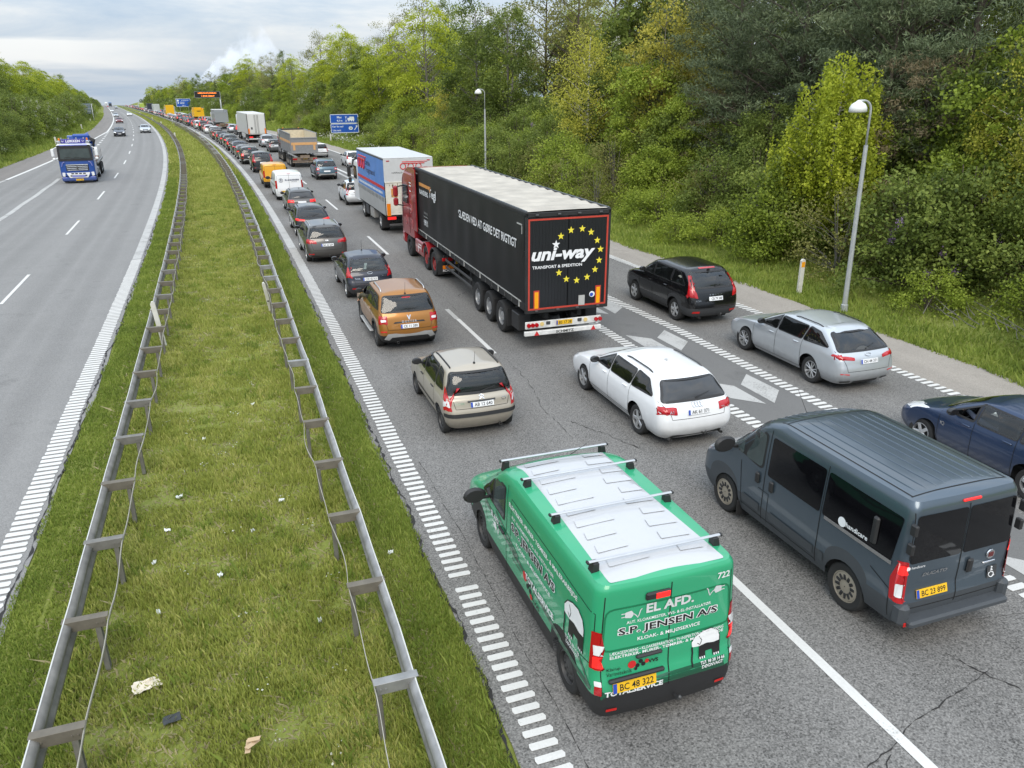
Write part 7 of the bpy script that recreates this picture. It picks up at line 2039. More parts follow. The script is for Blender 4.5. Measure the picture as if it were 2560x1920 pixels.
LIFTW = mat('rusty_white_panel', (.60, .57, .49), .6, var=.18, scale=3)
RUST = mat('rust', (.14, .065, .03), .9, var=.3)
def box_truck():
    root = empty('box_lorry'); # origin under rear axle; body from -1.75 to 5.9
    y0, y1, W2 = -1.78, 5.85, 1.275
    wavy_panel('curtain', -W2, y0 + .06, y1, 1.86, 3.74, BOXB, root, .006); wavy_panel('lower_curtain', -W2 - .002, y0 + .06, y1, 1.0, 1.90, BOXG, root, .004)
    wavy_panel('curtain', W2, y0 + .06, y1, 1.0, 3.74, BOXB, root, .006)
    part('roof', BOXW, root, lambda m: m.box((0, (y0 + y1) / 2, 3.83), (2.55, y1 - y0, .06), .02))
    for sx in (-1, 1): part('roof_edge', STEELD, root, lambda m: m.box((sx * 1.262, (y0 + y1) / 2, 3.77), (.05, y1 - y0, .08), .01))
    part('rear_panel', BOXW, root, lambda m: m.box((0, y0 + .02, 3.22), (2.55, .06, 1.16), .01)); part('front_wall', BOXW, root, lambda m: m.box((0, y1, 2.4), (2.5, .06, 2.85), .01))
    part('tail_lift', LIFTW, root, lambda m: (m.box((0, y0 - .03, 1.83), (2.50, .07, 1.60), .01), *[m.box((-.95 + k * .38, y0 - .07, 1.6), (.16, .02, .9), .01) for k in range(6)], m.box((0, y0 - .06, 2.66), (2.5, .05, .06), .01)))
    part('rust_streaks', RUST, root, lambda m: [m.box((-1.0 + .13 * k + random.uniform(-.04, .04), y0 - .068, 2.52 - .04 * (k % 3)), (random.uniform(.02, .07), .006, random.uniform(.05, .2)), 0) for k in range(9)])
    part('hazard_plate', ORANP, root, lambda m: m.box((-.80, y0 - .075, 2.14), (.34, .01, .42)))
    part('marker_plate', ORANGEL, root, lambda m: m.box((-1.13, y0 - .07, 1.30), (.20, .012, .62))); part('marker_plate', ORANGEL, root, lambda m: m.box((1.13, y0 - .07, 1.30), (.20, .012, .62)))
    part('deck', CHASS, root, lambda m: m.box((0, (y0 + y1) / 2, .98), (2.5, y1 - y0, .10), .01)); part('chassis', CHASS, root, lambda m: m.box((0, 2.2, .80), (.9, 8.5, .3), .02))
    for sx in (-1, 1):
        part('tail_light', REDL, root, lambda m: m.box((sx * .98, y0 + .02, .86), (.44, .06, .14), .01)); part('mudguard', BLACK, root, lambda m: m.box((sx * 1.05, -.68, .52), (.5, .03, .60), .01))
        part('tank', DGREY if sx > 0 else mat('grey_box', (.30, .29, .27), .6), root, lambda m: m.box((sx * 1.02, 2.35, .68), (.42, 1.0, .62), .03)); part('tool_box', DGREY, root, lambda m: m.box((sx * 1.05, 3.75, .62), (.36, .8, .5), .02))
        part('roof_marker', RED, root, lambda m: m.box((sx * 1.05, y0 - .015, 3.70), (.16, .02, .05), .005))
    part('rear_bar', STEELD, root, lambda m: m.box((0, y0 + .1, .50), (2.2, .1, .12), .02))
    x = -1.288
    part('side_band', REDP, root, lambda m: m.box((x, (y0 + y1) / 2, 2.36), (.008, y1 - y0 - .1, .15)))
    flat_text(root, 'lettering', 'VI ER MED HELE VEJEN  -  SIDEN 1910 - AALBORG', (x - .002, 2.1, 1.99), (0, -1, 0), (0, 0, 1), 6.9, WHITE, .18, bold=.02) if False else None
    m = MB()
    for k in range(26): m.box((x - .002, 5.4 - k * .26, 2.08), (.008, .15 + .06 * (k % 3), .12))
    m.build('worn_white_lettering', mat('faded_white_print', (.55, .60, .68), .6), root)
    flat_text(root, 'lettering', 'Danske', (x - .002, 2.6, 3.13), (0, -1, 0), (0, 0, 1), 1.5, NAVYP, .32); flat_text(root, 'lettering', 'Fragtmænd', (x - .002, 1.9, 2.66), (0, -1, 0), (0, 0, 1), 2.5, NAVYP, .38)
    def loops(ux, org, k_, flatx):
        m = MB(); ux = Vector(ux); org = Vector(org)
        for i in range(3):
            c = org + ux * (i * .42 * k_)
            P = [c + ux * (.15 * k_ * math.cos(a)) + Vector((0, 0, .15 * k_ * math.sin(a))) for a in np.linspace(math.pi / 2, math.pi * 2.4, 16)]
            m.tube([c + ux * (.34 * k_) + Vector((0, 0, .15 * k_))] + P, .024 * k_, 5)
        m.tube([org + ux * (-.05 * k_) + Vector((0, 0, .235 * k_)), org + ux * (1.32 * k_) + Vector((0, 0, .235 * k_))], .022 * k_, 5)
        return m.build('logo_loops', REDP, root)
    loops((1, 0, 0), (-.28, y0 - .015, 3.42), .95, 0); loops((0, -1, 0), (x, 5.2, 3.12), 1.7, 0)
    flat_text(root, 'lettering', 'HARALD JAC', (-.46, y0 - .018, 3.06), (1, 0, 0), (0, 0, 1), .82, BLACKP, .10)
    for k in range(20): part('strap', DGREY, root, lambda m: m.box((x - .004, y0 + .35 + k * .38, 1.76), (.010, .035, .20)))
    truck_wheels(root, (0,), 1.02, .48, .46); truck_wheels(root, (5.0,), 1.05, .48, .32)
    cab(root, 5.98, 8.0, 2.45, .80, 3.1, P_WHITE, .25)
    for sx in (-1, 1):
        part('mirror', BLACK, root, lambda m: (m.box((sx * 1.50, 7.75, 2.35), (.22, .12, .62), .04), m.box((sx * 1.46, 7.75, 1.85), (.2, .12, .30), .04), m.tube([(sx * 1.2, 7.7, 2.7), (sx * 1.5, 7.75, 2.68)], .025, 6)))
        part('side_window', GLASS, root, lambda m: m.prism(rnd([(6.6, 2.0), (7.72, 2.0), (7.6, 2.75), (6.6, 2.75)], .08), 'x', sx * 1.228 - .008, sx * 1.228 + .008))
    root.location = P3(41.6, 8.87); root.rotation_euler = (0, 0, -heading(43))
    return tag(root, 'box lorry with blue curtain side, red stripe and HARALD JAC lettering', 'truck', TRG)
box_truck()
ALU = mat('dull_aluminium', (.26, .26, .265), .55, .4, var=.10)
SAND = mat('sandy_inside', (.52, .46, .34), .85, var=.15)
PEACH = mat('peach_band', (.62, .34, .14), .6, var=.08)
DIRTY = mat('dusty_chassis', (.22, .17, .13), .9, var=.2)
def tipper(name, s, o, label, side, inside, band, H=3.15, L_=8.2, cabm=None, low=1.35, dusty=True, rearm=None):
    root = empty(name); y0, y1 = -1.55, -1.55 + L_
    W2 = 1.27
    def wall(nm, sx, m_): return part(nm, m_, root, lambda m: m.prism([(y0 + .05, low), (y1, low), (y1, H), (y0, H)], 'x', sx * W2 - (.03 if sx > 0 else -.03) - .025, sx * W2 - (.03 if sx > 0 else -.03) + .025))
    for sx in (-1, 1):
        wall('side_wall', sx, side)
        part('top_rail', ALU, root, lambda m: m.tube([(sx * W2, y0, H), (sx * W2, y1, H + .05)], .055, 8), True)
        if band: part('colour_band', band, root, lambda m: m.box((sx * (W2 + .005), (y0 + y1) / 2, (low + H) / 2 + .12), (.02, L_ - .1, .24)))
        for y in np.linspace(y0 + 1.2, y1 - .6, 5): part('side_rib', side, root, lambda m: m.box((sx * (W2 + .0), y, (low + H) / 2), (.05, .05, H - low - .1), .01))
        part('inner_lining', inside, root, lambda m: m.box((sx * (W2 - .075), (y0 + y1) / 2, (low + H) / 2 + .05), (.02, L_ - .1, H - low - .1)))
    part('load', inside, root, lambda m: m.box((0, (y0 + y1) / 2, low + .45), (2.4, L_ - .1, .7), .02))
    part('front_wall', side, root, lambda m: m.box((0, y1, (low + H) / 2), (2.54, .05, H - low))); part('front_lining', inside, root, lambda m: m.box((0, y1 - .05, (low + H) / 2), (2.44, .03, H - low)))
    part('tailgate', rearm or side, root, lambda m: (m.box((0, y0, (low + H) / 2 - .18), (2.56, .06, H - low - .36), .01), m.box((0, y0 - .04, H - .40), (2.56, .06, .1), .01), m.box((0, y0 - .04, low + .03), (2.56, .12, .08), .01)))
    if band:
        part('gate_band', band, root, lambda m: (m.box((0, y0 - .035, (low + H) / 2 - .02), (2.4, .02, .24)), m.box((-.95, y0 - .035, (low + H) / 2 - .36), (.2, .02, .5)), m.box((.95, y0 - .035, (low + H) / 2 - .36), (.2, .02, .5))))
    ch = DIRTY if dusty else CHASS
    part('chassis', ch, root, lambda m: m.box((0, 3.2, 1.02), (.9, 9.5, .3), .02))
    part('rear_crossmember', ch, root, lambda m: (m.box((0, y0 + .25, .80), (2.3, .10, .34), .01), m.box((0, y0 + .2, .52), (2.4, .12, .12), .02)))
    for sx in (-1, 1): part('tail_light', RED, root, lambda m: m.box((sx * .95, y0 + .18, .80), (.40, .04, .14), .01))
    plate(None, root, 0, 'AK 82 17', True, flat=((0.0, y0 + .19, .84), (0, -1, 0)), w=.5, h=.13)
    rm = mat('dusty_rim', (.40, .36, .31), .7)
    truck_wheels(root, (0, 1.3, 2.6), 1.06, .50, .38, 'truck', rm)
    truck_wheels(root, (6.6, 7.9, 9.9), 1.04, .50, .36, 'truck', rm)
    cab(root, y1 + .35, y1 + 2.7, 2.46, .95, 3.2, cabm or P_BLACK, .25)
    part('headboard', cabm or P_BLACK, root, lambda m: m.box((0, y1 + .12, (low + H) / 2 + .3), (2.5, .12, H - low - .3), .04))
    part('cab_guard', mat('pale_grey_metal', (.5, .5, .5), .5), root, lambda m: m.box((-.9, y1 + .2, .95), (.5, .8, .5), .03))
    for sx in (-1, 1): part('beacon', ORANGEL, root, lambda m: m.lathe([(.06, 0), (.06, .12), (.03, .16)], 10, 'z', (sx * .8, y1 + .6, 3.2)))
    root.location = P3(s, o); root.rotation_euler = (math.atan(grade(s)), 0, -heading(s + 3))
    tag(root, label, 'truck', TRG)
    return root
tipper('tipper_lorry', 80.8, 8.55, 'grey tipper lorry with open sandy trough and peach band, behind the blue crossover', ALU, SAND, PEACH)
GREYM = paint('light_grey_paint', (.30, .32, .33), .2, .45)
tipper('tipper_lorry', 174, 8.3, 'light grey tipper lorry with plain tailgate beyond the white reefer', GREYM, GREYM, None, 3.6, 7.0, P_WHITE)
YELT = paint('yellow_tipper_paint', (.74, .42, .005), 0, .45)
r_ = tipper('tipper_lorry', 240, 9.1, 'yellow tipper lorry with grey flanks far up the queue', YELT, YELT, None, 3.5, 6.5, YELT)
flat_text(r_, 'lettering', 'MJM', (0, -1.60, 2.55), (1, 0, 0), (0, 0, 1), 1.0, BLACKP, .3, bold=.03)
def van_trailer(name, s, o, label, bodym, L_=13.4, H=4.0, cabm=P_WHITE, rear=None, detail=True, oncoming=False, cat='truck', grp=TRG, top=None):
    root = empty(name); W2 = 1.28
    part('box_body', bodym, root, lambda m: m.box((0, L_ / 2 - 1.3, (1.15 + H) / 2), (2.56, L_, H - 1.15), .05))
    if detail:
        for sx in (-1, 1):
            part('door', rear or bodym, root, lambda m: m.box((sx * .60, -1.31, (1.2 + H) / 2), (1.15, .05, H - 1.45), .02))
            for q in (.12, .25): part('lock_bar', STEELD, root, lambda m: m.tube([(sx * q, -1.35, 1.3), (sx * q, -1.35, H - .2)], .02, 6))
            part('marker_plate', ORANGEL, root, lambda m: m.box((sx * 1.12, -1.345, 1.62), (.22, .02, .7)))
            part('rear_post', STEELD, root, lambda m: m.box((sx * 1.24, -1.32, (1.15 + H) / 2), (.08, .08, H - 1.2), .01))
            part('tail_light', REDL, root, lambda m: m.box((sx * .9, -1.25, .80), (.5, .06, .16), .01))
        part('door_sign', DGREY, root, lambda m: m.box((-.70, -1.345, 2.0), (.22, .01, .3)))
        part('rear_bumper', mat('pale_bumper', (.6, .6, .58), .5), root, lambda m: m.box((0, -1.2, .55), (2.4, .12, .16), .02))
        part('skirt', bodym, root, lambda m: m.box((0, 5.6, .85), (2.5, 4.6, .5), .03))
        truck_wheels(root, (0, 1.3, 2.6), 1.06, .50, .38)
    else:
        truck_wheels(root, (0, 1.3), 1.06, .50, .38)
        for sx in (-1, 1): part('tail_light', REDL, root, lambda m: m.box((sx * .9, -1.30, .9), (.5, .06, .2), .01))
    part('chassis', CHASS, root, lambda m: m.box((0, L_ / 2, .95), (1.0, L_ + 1, .35), .02))
    yc = L_ - 1.3 + .5
    cab(root, yc, yc + 2.2, 2.46, .9, min(3.6, H - .1), cabm, .25)
    part('windscreen', GLASS, root, lambda m: m.prism([(yc + 2.2, 2.0), (yc + 2.0, 2.9), (yc + 2.04, 2.9), (yc + 2.24, 2.0)], 'x', -1.1, 1.1))
    truck_wheels(root, (yc - 1.3, yc + 1.0), 1.04, .50, .34)
    root.location = P3(s, o); root.rotation_euler = (math.atan(grade(s)), 0, -heading(s + 4) + (math.pi if oncoming else 0))
    tag(root, label, cat, grp)
    return root
REEF = mat('reefer_white', (.60, .60, .575), .4, var=.04)
van_trailer('refrigerated_lorry', 121.7, 8.45, 'white refrigerated semi-trailer with orange door markers', REEF, rear=REEF)
van_trailer('box_lorry', 300, 5.0, 'tall yellow box lorry beside the distance sign', YELT, 9, 4.1, YELT, detail=False)
van_trailer('box_lorry', 345, 8.2, 'small grey-green box lorry far up the queue', mat('sage_panel', (.30, .34, .30), .5), 6, 3.4, detail=False)
van_trailer('box_lorry', 392, 5.2, 'pale grey coach-like lorry far up the queue', mat('ash_panel', (.42, .45, .43), .5), 11, 4.1, detail=False)
van_trailer('box_lorry', 450, 5.4, 'dark blue-black lorry far up the queue', mat('midnight_panel', (.02, .025, .04), .5), 12, 4.2, P_BLACK, detail=False)
van_trailer('coach', 560, 5.6, 'lime-green coach near the crest of the road', mat('lime_panel', (.36, .46, .08), .5), 12, 3.9, detail=False, cat='coach')
van_trailer('box_lorry', 640, 7.8, 'white box lorry near the crest of the road', REEF, 12, 3.9, detail=False)
OG = 'oncoming lorries'
van_trailer('oncoming_lorry', 900, -9.5, 'oncoming lorry with a blue trailer at the crest of the road', mat('blue_panel', (.06, .14, .32), .5), 13, 4.0, mat('dark_cab', (.05, .06, .08), .4), detail=False, oncoming=True, grp=OG)
van_trailer('oncoming_lorry', 1010, -12.0, 'white oncoming lorry at the crest of the road', REEF, 13, 4.0, P_WHITE, detail=False, oncoming=True, grp=OG)

# ---- blue tow lorry coming towards the bridge
P_BL = paint('royal_blue_paint', (.012, .065, .30), .1, .3)
PLB = mat('pale_violet_panel', (.22, .24, .55), .4)
def tow_truck():
    root = empty('blue_tow_lorry')             # local +y is its front; origin under the front bumper's rear axle line
    cab(root, 4.0, 6.1, 2.50, .55, 3.02, P_BL, .18)
    part('screen_surround', P_WHITE, root, lambda m: m.prism(rnd([(-1.25, 1.78), (1.25, 1.78), (1.20, 3.0), (-1.20, 3.0)], .12), 'y', 5.80, 6.13))
    part('windscreen', GLASS_PALE, root, lambda m: m.prism(rnd([(-1.08, 1.95), (1.08, 1.95), (1.04, 2.72), (-1.04, 2.72)], .06), 'y', 6.05, 6.15))
    part('roof_front', P_WHITE, root, lambda m: m.box((0, 5.6, 2.95), (2.44, .9, .22), .08)); part('visor', PLB, root, lambda m: m.box((0, 6.06, 2.98), (2.0, .22, .10), .04))
    lb = part('name_board', mat('violet_board', (.06, .05, .28), .4), root, lambda m: m.box((0, 5.75, 3.28), (1.70, .18, .32), .03))
    flat_text(lb, 'lettering', 'LØKKEN', (0, 5.845, 3.18), (-1, 0, 0), (0, 0, 1), 1.02, WHITE, .20, bold=.03)
    for x in (-.72, .72): part('board_mark', WHITE, lb, lambda m: m.tube([(x - .08, 5.845, 3.32), (x, 5.845, 3.22), (x + .08, 5.845, 3.32)], .018, 5))
    for x in (-1.02, 1.02):
        part('spot_lamp', CHROME, root, lambda m: m.lathe([(.13, 5.70), (.15, 5.80), (.12, 5.84), (.01, 5.84)], 14, 'y', (x, 0, 3.18), caps=False)); part('beacon', ORANGEL, root, lambda m: m.lathe([(.07, 3.30), (.07, 3.46), (.03, 3.5)], 10, 'z', (x * .98, 5.4, 0)))
    for x in (-.8, -.27, .27, .8): part('air_horn', CHROME, root, lambda m: m.lathe([(.03, 5.5), (.05, 5.75), (.06, 5.8)], 10, 'y', (x, 0, 3.50)))
    def gr(m):
        m.box((0, 6.11, 1.26), (1.62, .05, .52), .03)
    part('grille_recess', BLACK, root, gr)
    for k in range(4): part('grille_bar', CHROME, root, lambda m: m.box((0, 6.15, 1.06 + k * .135), (1.60 - .04 * (3 - k), .05, .06), .015))
    part('grille_emblem', STEELD, root, lambda m: m.lathe([(.09, 6.16), (.09, 6.19)], 14, 'y', (0, 0, 1.26)))
    part('lower_panel', P_WHITE, root, lambda m: m.prism(rnd([(-.86, .86), (.86, .86), (.66, .46), (-.66, .46)], .06), 'y', 6.06, 6.14))
    for x in (-.42, -.14, .14, .42): part('lamp_slot', BLACK, root, lambda m: m.box((x, 6.145, .79), (.20, .02, .09), .01))
    part('lower_grille', BLACK, root, lambda m: m.box((0, 6.145, .62), (1.2, .02, .10), .01)); part('sign_strip', PLB, root, lambda m: m.box((0, 6.155, .58), (.95, .02, .14), .01))
    for sx in (-1, 1):
        part('headlight', WHITEL, root, lambda m: m.prism(rnd([(sx * .93, .88), (sx * 1.14, .90), (sx * 1.16, .62), (sx * .98, .56)], .04), 'y', 6.03, 6.12)); part('fog_light', PLB, root, lambda m: m.box((sx * 1.02, 6.10, .46), (.30, .05, .12), .02))
        part('side_window', GLASS, root, lambda m: m.prism(rnd([(4.7, 1.95), (5.72, 1.95), (5.6, 2.7), (4.7, 2.7)], .06), 'x', sx * 1.253 - .008, sx * 1.253 + .008))
        part('mirror', P_WHITE, root, lambda m: (m.box((sx * 1.56, 5.95, 2.42), (.24, .16, .62), .06), m.box((sx * 1.52, 5.95, 1.93), (.24, .16, .22), .06), m.tube([(sx * 1.22, 5.8, 2.85), (sx * 1.5, 5.92, 2.72)], .03, 6), m.tube([(sx * 1.22, 5.8, 1.75), (sx * 1.46, 5.92, 1.85)], .03, 6)))
        part('wiper', BLACK, root, lambda m: m.tube([(sx * .35 - .3, 6.17, 1.96), (sx * .35 + .12, 6.17, 2.06), (sx * .35 + .45, 6.17, 2.05)], .014, 5))
        part('flank_swoosh', PLB, root, lambda m: m.tube([(sx * .85, 6.12, 1.72), (sx * 1.02, 6.12, 1.62), (sx * 1.1, 6.11, 1.35)], .03, 5))
        part('fuel_tank', ALU, root, lambda m: m.box((sx * 1.02, 2.2, .70), (.44, 1.1, .58), .10))
        part('bed_rail', ALU, root, lambda m: m.box((sx * 1.2, -1.6, 1.25), (.10, 6.8, .16), .02))
        for y in (-4.2, -2.6, -1.0, .8): part('stake', ALU, root, lambda m: m.box((sx * 1.2, y, 1.65), (.05, .05, .8), .01))
    plate(None, root, 0, 'CS 31 402', True, flat=((0, 6.20, .31), (0, 1, 0)), w=.6, h=.14)
    part('bumper', P_BL, root, lambda m: m.box((0, 5.98, .36), (2.48, .30, .34), .08))
    part('crane_base', P_BL, root, lambda m: (m.box((0, 3.3, 1.7), (1.2, .8, 1.6), .08), m.prism([(3.0, 2.4), (3.9, 2.4), (3.7, 3.55), (3.3, 3.6)], 'x', -1.0, .55)))
    part('crane_arm', P_BL, root, lambda m: (m.tube([(-.2, 3.4, 3.2), (-.9, 3.3, 3.62), (-1.25, 3.1, 2.7)], [.20, .22, .16], 8), m.box((-.45, 3.5, 3.45), (1.3, .5, .5), .12)))
    part('crane_hoses', BLACK, root, lambda m: [m.tube([(-.7 - .08 * k, 3.6, 3.5), (-1.3 - .05 * k, 3.65, 3.1 + .05 * k), (-1.15, 3.4, 2.4)], .05, 6) for k in range(4)])
    for x, z in ((-1.05, 3.2), (-.95, 2.95)): part('hook', CHROME, root, lambda m: m.lathe([(.10, 3.5), (.10, 3.6)], 10, 'y', (x, 0, z)))
    part('bed', STEELD, root, lambda m: m.box((0, -1.6, 1.15), (2.4, 6.8, .16), .02))
    part('ladder_frame', ALU, root, lambda m: [m.tube([(-1.1 + .12 * k, 1.2, 1.3), (-1.1 + .12 * k, .9, 2.9)], .02, 5) for k in range(7)])
    part('cargo', mat('rusty_load', (.30, .16, .10), .8, var=.3), root, lambda m: [m.box((random.uniform(-.8, .8), random.uniform(-4, .5), 1.4), (random.uniform(.3, .8), random.uniform(.4, 1.2), random.uniform(.2, .5)), .03) for _ in range(11)])
    part('chassis', CHASS, root, lambda m: m.box((0, .6, .85), (.9, 10.5, .3), .02))
    truck_wheels(root, (-3.4, -2.1), 1.03, .50, .44); truck_wheels(root, (1.0, 4.9), 1.06, .50, .34)
    root.location = P3(79.2, -10.45); root.rotation_euler = (0, 0, -heading(79) + math.pi + .02)
    return tag(root, 'blue and white tow lorry with LØKKEN board driving against the queue', 'truck', OG)
tow_truck()

# ================================================================== THE REST OF THE TRAFFIC
random.seed(55)
PAINTS = {'black': P_BLACK, 'white': P_WHITE, 'silver': P_SILV, 'graphite': P_GRAPH, 'navy': P_NAVY, 'red': paint('dark_red_paint', (.16, .012, .014), .2, .3), 'blue': P_BLUE, 'grey': paint('mid_grey_paint', (.16, .17, .18), .5, .33),
          'slate': paint('steel_blue_paint', (.085, .145, .19), .4, .32), 'brown': paint('brown_paint', (.07, .045, .03), .4, .33), 'beige': P_BEIGE, 'skyblue': paint('sky_blue_paint', (.28, .50, .66), 0, .3), 'brightred': paint('bright_red_paint', (.45, .03, .03), 0, .32)}
DROP = {'lettering', 'badge', 'emblem', 'sun_shade', 'country_band', 'antenna', 'tow_bar', 'steering_wheel', 'high_brake_light'}
base_name = lambda o: o.name.split('.')[0]
def clone_car(src, name, src_paint, new_paint, lit=False, glassm=None, drop=DROP):
    """copy a car with all its parts; paint and lamps swapped on the copies"""
    def cp(o, parent):
        if base_name(o) in drop: return None
        c = o.copy(); COL.objects.link(c); c.parent = parent
        if c.type == 'MESH':
            for sl_ in c.material_slots:
                nm = sl_.material
                new = new_paint if nm == src_paint else (REDL if (lit and nm == RED and base_name(o) in ('tail_light', 'brake_light')) else None)
                if glassm and nm in (GLASS_PALE,): new = glassm
                if new: sl_.link = 'OBJECT'; sl_.material = new
        for ch in o.children: cp(ch, c)
        return c
    r_ = cp(src, None); r_.name = name
    for k in ('label', 'category', 'group', 'shellL'):
        if k in r_: del r_[k]
    return r_
def mid(src, sp_, W, name, col, s, o, label, lit=False, sc=(1, 1, 1), oncoming=False, grp=CARGRP, glassm=None):
    c = clone_car(src, name, sp_, PAINTS[col], lit, glassm)
    c.scale = sc
    park(c, s, o, W * sc[0], label, grp, oncoming=oncoming)
    return c
car.name = 'grey_people_carrier'
mid(mon, P_SILV, 1.85, 'black_estate_car', 'black', 41.5, 3.15, 'black estate car with lit brake lights between the grey people carrier and another black car', True, (.97, .92, 1.0))
mid(a6, P_WHITE, 1.855, 'black_estate_car', 'graphite', 49.1, 3.50, 'black estate car with lit brake lights directly behind the white panel van', True, (.92, .86, 1.0))
c = mid(c3, P_BEIGE, 1.667, 'white_city_car', 'white', 51.9, 7.45, 'white city car with pale blue roof, half hidden by the box lorry', glassm=GLASS)
# its pale blue roof and the tall roof sign bracket
def yroof(root):
    S0 = make_shell(dict(t='hatch', H=1.52, W=1.667, wb=2.45, ro=.62, fo=.78, R=.295, edit={6: dict(rz=.63), 7: dict(ry=.27, w=.86), 8: dict(ry=.41, w=.765), 9: dict(ry=.52, w=.70)}, cr=(.26, .17, .5, .24), crown=.06))
    patch(S0, 'roof_film', PAINTS['skyblue'], root, [('T', [(-.50, -.02), (.50, -.02), (.46, 1.1), (-.46, 1.1)])], .007, .1, .05)
    patch(S0, 'flank_film', PAINTS['skyblue'], root, [('L', [(-.4, .55), (.0, .62), (.02, .98), (-.38, .98)])], .007, .1, .03); patch(S0, 'flank_film', PAINTS['skyblue'], root, [('L', [(.55, .35), (.70, .35), (.75, .95), (.6, .95)])], .007, .1, .02)
    plate(S0, root, .80, 'BT 57 203', True)
for ch in list(c.children):
    if base_name(ch) in ('number_plate', 'bumper_strip', 'roof_strip', 'side_moulding'):
        for g_ in list(ch.children): bpy.data.objects.remove(g_)
        bpy.data.objects.remove(ch)
yroof(c)
mid(dus, P_BRON, 1.80, 'blue_crossover', 'slate', 68.1, 7.80, 'steel-blue crossover behind the tipper lorry', False, (1, .96, .95))
mid(xc, P_BLACK, 1.89, 'black_offroad_car', 'black', 76.7, 3.40, 'black off-road car ahead of the yellow post van', False, (1, 1, 1.02))
mid(fie, P_NAVY, 1.72, 'white_hatchback', 'white', 78.0, 12.2, 'white hatchback in the shoulder-side lane ahead of the dark off-road car', False, (1, .98, 1.0), glassm=GLASS)
mid(xc, P_BLACK, 1.89, 'navy_offroad_car', 'navy', 71.7, 12.15, 'dark off-road car beside the blue box lorry', False, (1, 1, .98))
mid(c3, P_BEIGE, 1.667, 'white_city_car', 'white', 90.9, 11.05, 'small white car beside the tipper trough', False, (1.02, 1, 1))
mid(mon, P_SILV, 1.85, 'silver_estate_car', 'silver', 111.0, 7.70, 'silver car just behind the white refrigerated trailer', False, (.97, .92, 1.06)); mid(c3, P_BEIGE, 1.667, 'grey_hatchback', 'grey', 101.2, 7.56, 'grey hatchback close beside the tipper headboard', False, (1.03, 1.05, 1))
for s, o, src, sp_, W, col, nm, lb in ((85.9, 3.1, dus, P_BRON, 1.80, 'black', 'black_offroad_car', 'black off-road car with lit lamps ahead of another black off-road car'), (92.8, 3.15, a6, P_WHITE, 1.855, 'graphite', 'grey_estate_car', 'dark grey estate car in a tight row of dark cars'),
        (99.4, 3.2, mon, P_SILV, 1.85, 'navy', 'navy_estate_car', 'dark navy estate car in a tight row of dark cars'), (106.2, 3.1, fie, P_NAVY, 1.72, 'black', 'black_hatchback', 'black rounded hatchback level with the silver car'),
        (112.6, 3.2, car, P_GRAPH, 1.80, 'black', 'black_people_carrier', 'black people carrier with silver roof rails among dark cars'), (118.9, 3.2, a6, P_WHITE, 1.855, 'black', 'black_estate_car', 'black estate car level with the refrigerated trailer'),
        (125.3, 3.2, fie, P_NAVY, 1.72, 'black', 'black_hatchback', 'black hatchback level with the middle of the refrigerated trailer'), (131.8, 3.15, c3, P_BEIGE, 1.667, 'brown', 'brown_hatchback', 'brown hatchback level with the front of the refrigerated trailer')):
    mid(src, sp_, W, nm, col, s, o, lb, True)
# ---- single-mesh versions for cars too small to show their parts
def flatten(src, name):
    V, F, M, mats = [], [], [], []
    inv = src.matrix_world.inverted() if False else None
    def walk(o, mat_):
        m_ = mat_ @ o.matrix_local if o is not src else Matrix.Identity(4)
        if o.type == 'MESH' and base_name(o) not in DROP | {'seat', 'rear_seat', 'dashboard', 'cabin_floor', 'panel_gaps', 'number_plate', 'window_trim', 'reflector', 'exhaust_pipe', 'roof_rail'}:
            n = len(V); V.extend(tuple(m_ @ v.co) for v in o.data.vertices)
            sl = [s_.material for s_ in o.material_slots]
            for p in o.data.polygons:
                mt = sl[p.material_index] if sl else BLACK
                if mt in (CLEAR, SMOKED): mt = GLASS
                if mt not in mats: mats.append(mt)
                F.append(tuple(i + n for i in p.vertices)); M.append(mats.index(mt))
        for ch in o.children: walk(ch, m_)
    walk(src, Matrix.Identity(4))
    me = bpy.data.meshes.new(name); me.from_pydata(V, [], F)
    for m_ in mats: me.materials.append(m_)
    me.polygons.foreach_set('material_index', M); me.polygons.foreach_set('use_smooth', [True] * len(F)); me.set_sharp_from_angle(angle=R(38)); me.update()
    return me, mats
bpy.context.view_layer.update()
FAR = {}
for key, src, sp_, W in (('hatchback', c3, P_BEIGE, 1.667), ('estate_car', mon, P_SILV, 1.85), ('offroad_car', xc, P_BLACK, 1.89), ('people_carrier', car, P_GRAPH, 1.80), ('small_hatchback', fie, P_NAVY, 1.72)):
    me, mats = flatten(src, key); FAR[key] = (me, mats.index(sp_), mats.index(RED) if RED in mats else None, W)
# front-facing saloon for the oncoming lanes
def sal_more(S, root):
    patch(S, 'grille', BLACK, root, [('F', [(-.42, .52), (-.46, .66), (.46, .66), (.42, .52)])], .012, .08, .03); patch(S, 'lower_grille', BLACK, root, [('F', [(-.55, .24), (-.60, .40), (.60, .40), (.55, .24)])], .012, .08, .03)
    plate(S, root, .45, 'AF 20 311', False, 'F')
sal, S_ = build_car(dict(name='oncoming_saloon', t='sedan', H=1.45, W=1.82, wb=2.75, ro=1.05, fo=.88, R=.32, paint=P_NAVY, pillars=[1.4], doors=[(2.3, 0), (1.4, 0)], rim='spoke5', lights=[('headlight', WHITEL, [('F', [(.50, .58), (.52, .72), (.80, .78), (.86, .62)])]), ('tail_light', RED, [('B', [(.5, .74), (.5, .88), (.84, .9), (.86, .74)])])], more=[sal_more]))
OCG = 'cars in the oncoming lanes'
def oncoming(src, W, s_front, oc, label, wb=2.75):
    s = s_front + wb
    src.location = P3(s, oc); src.rotation_euler = (-math.atan(grade(s)), 0, -heading(s) + math.pi); tag(src, label, 'car', OCG)
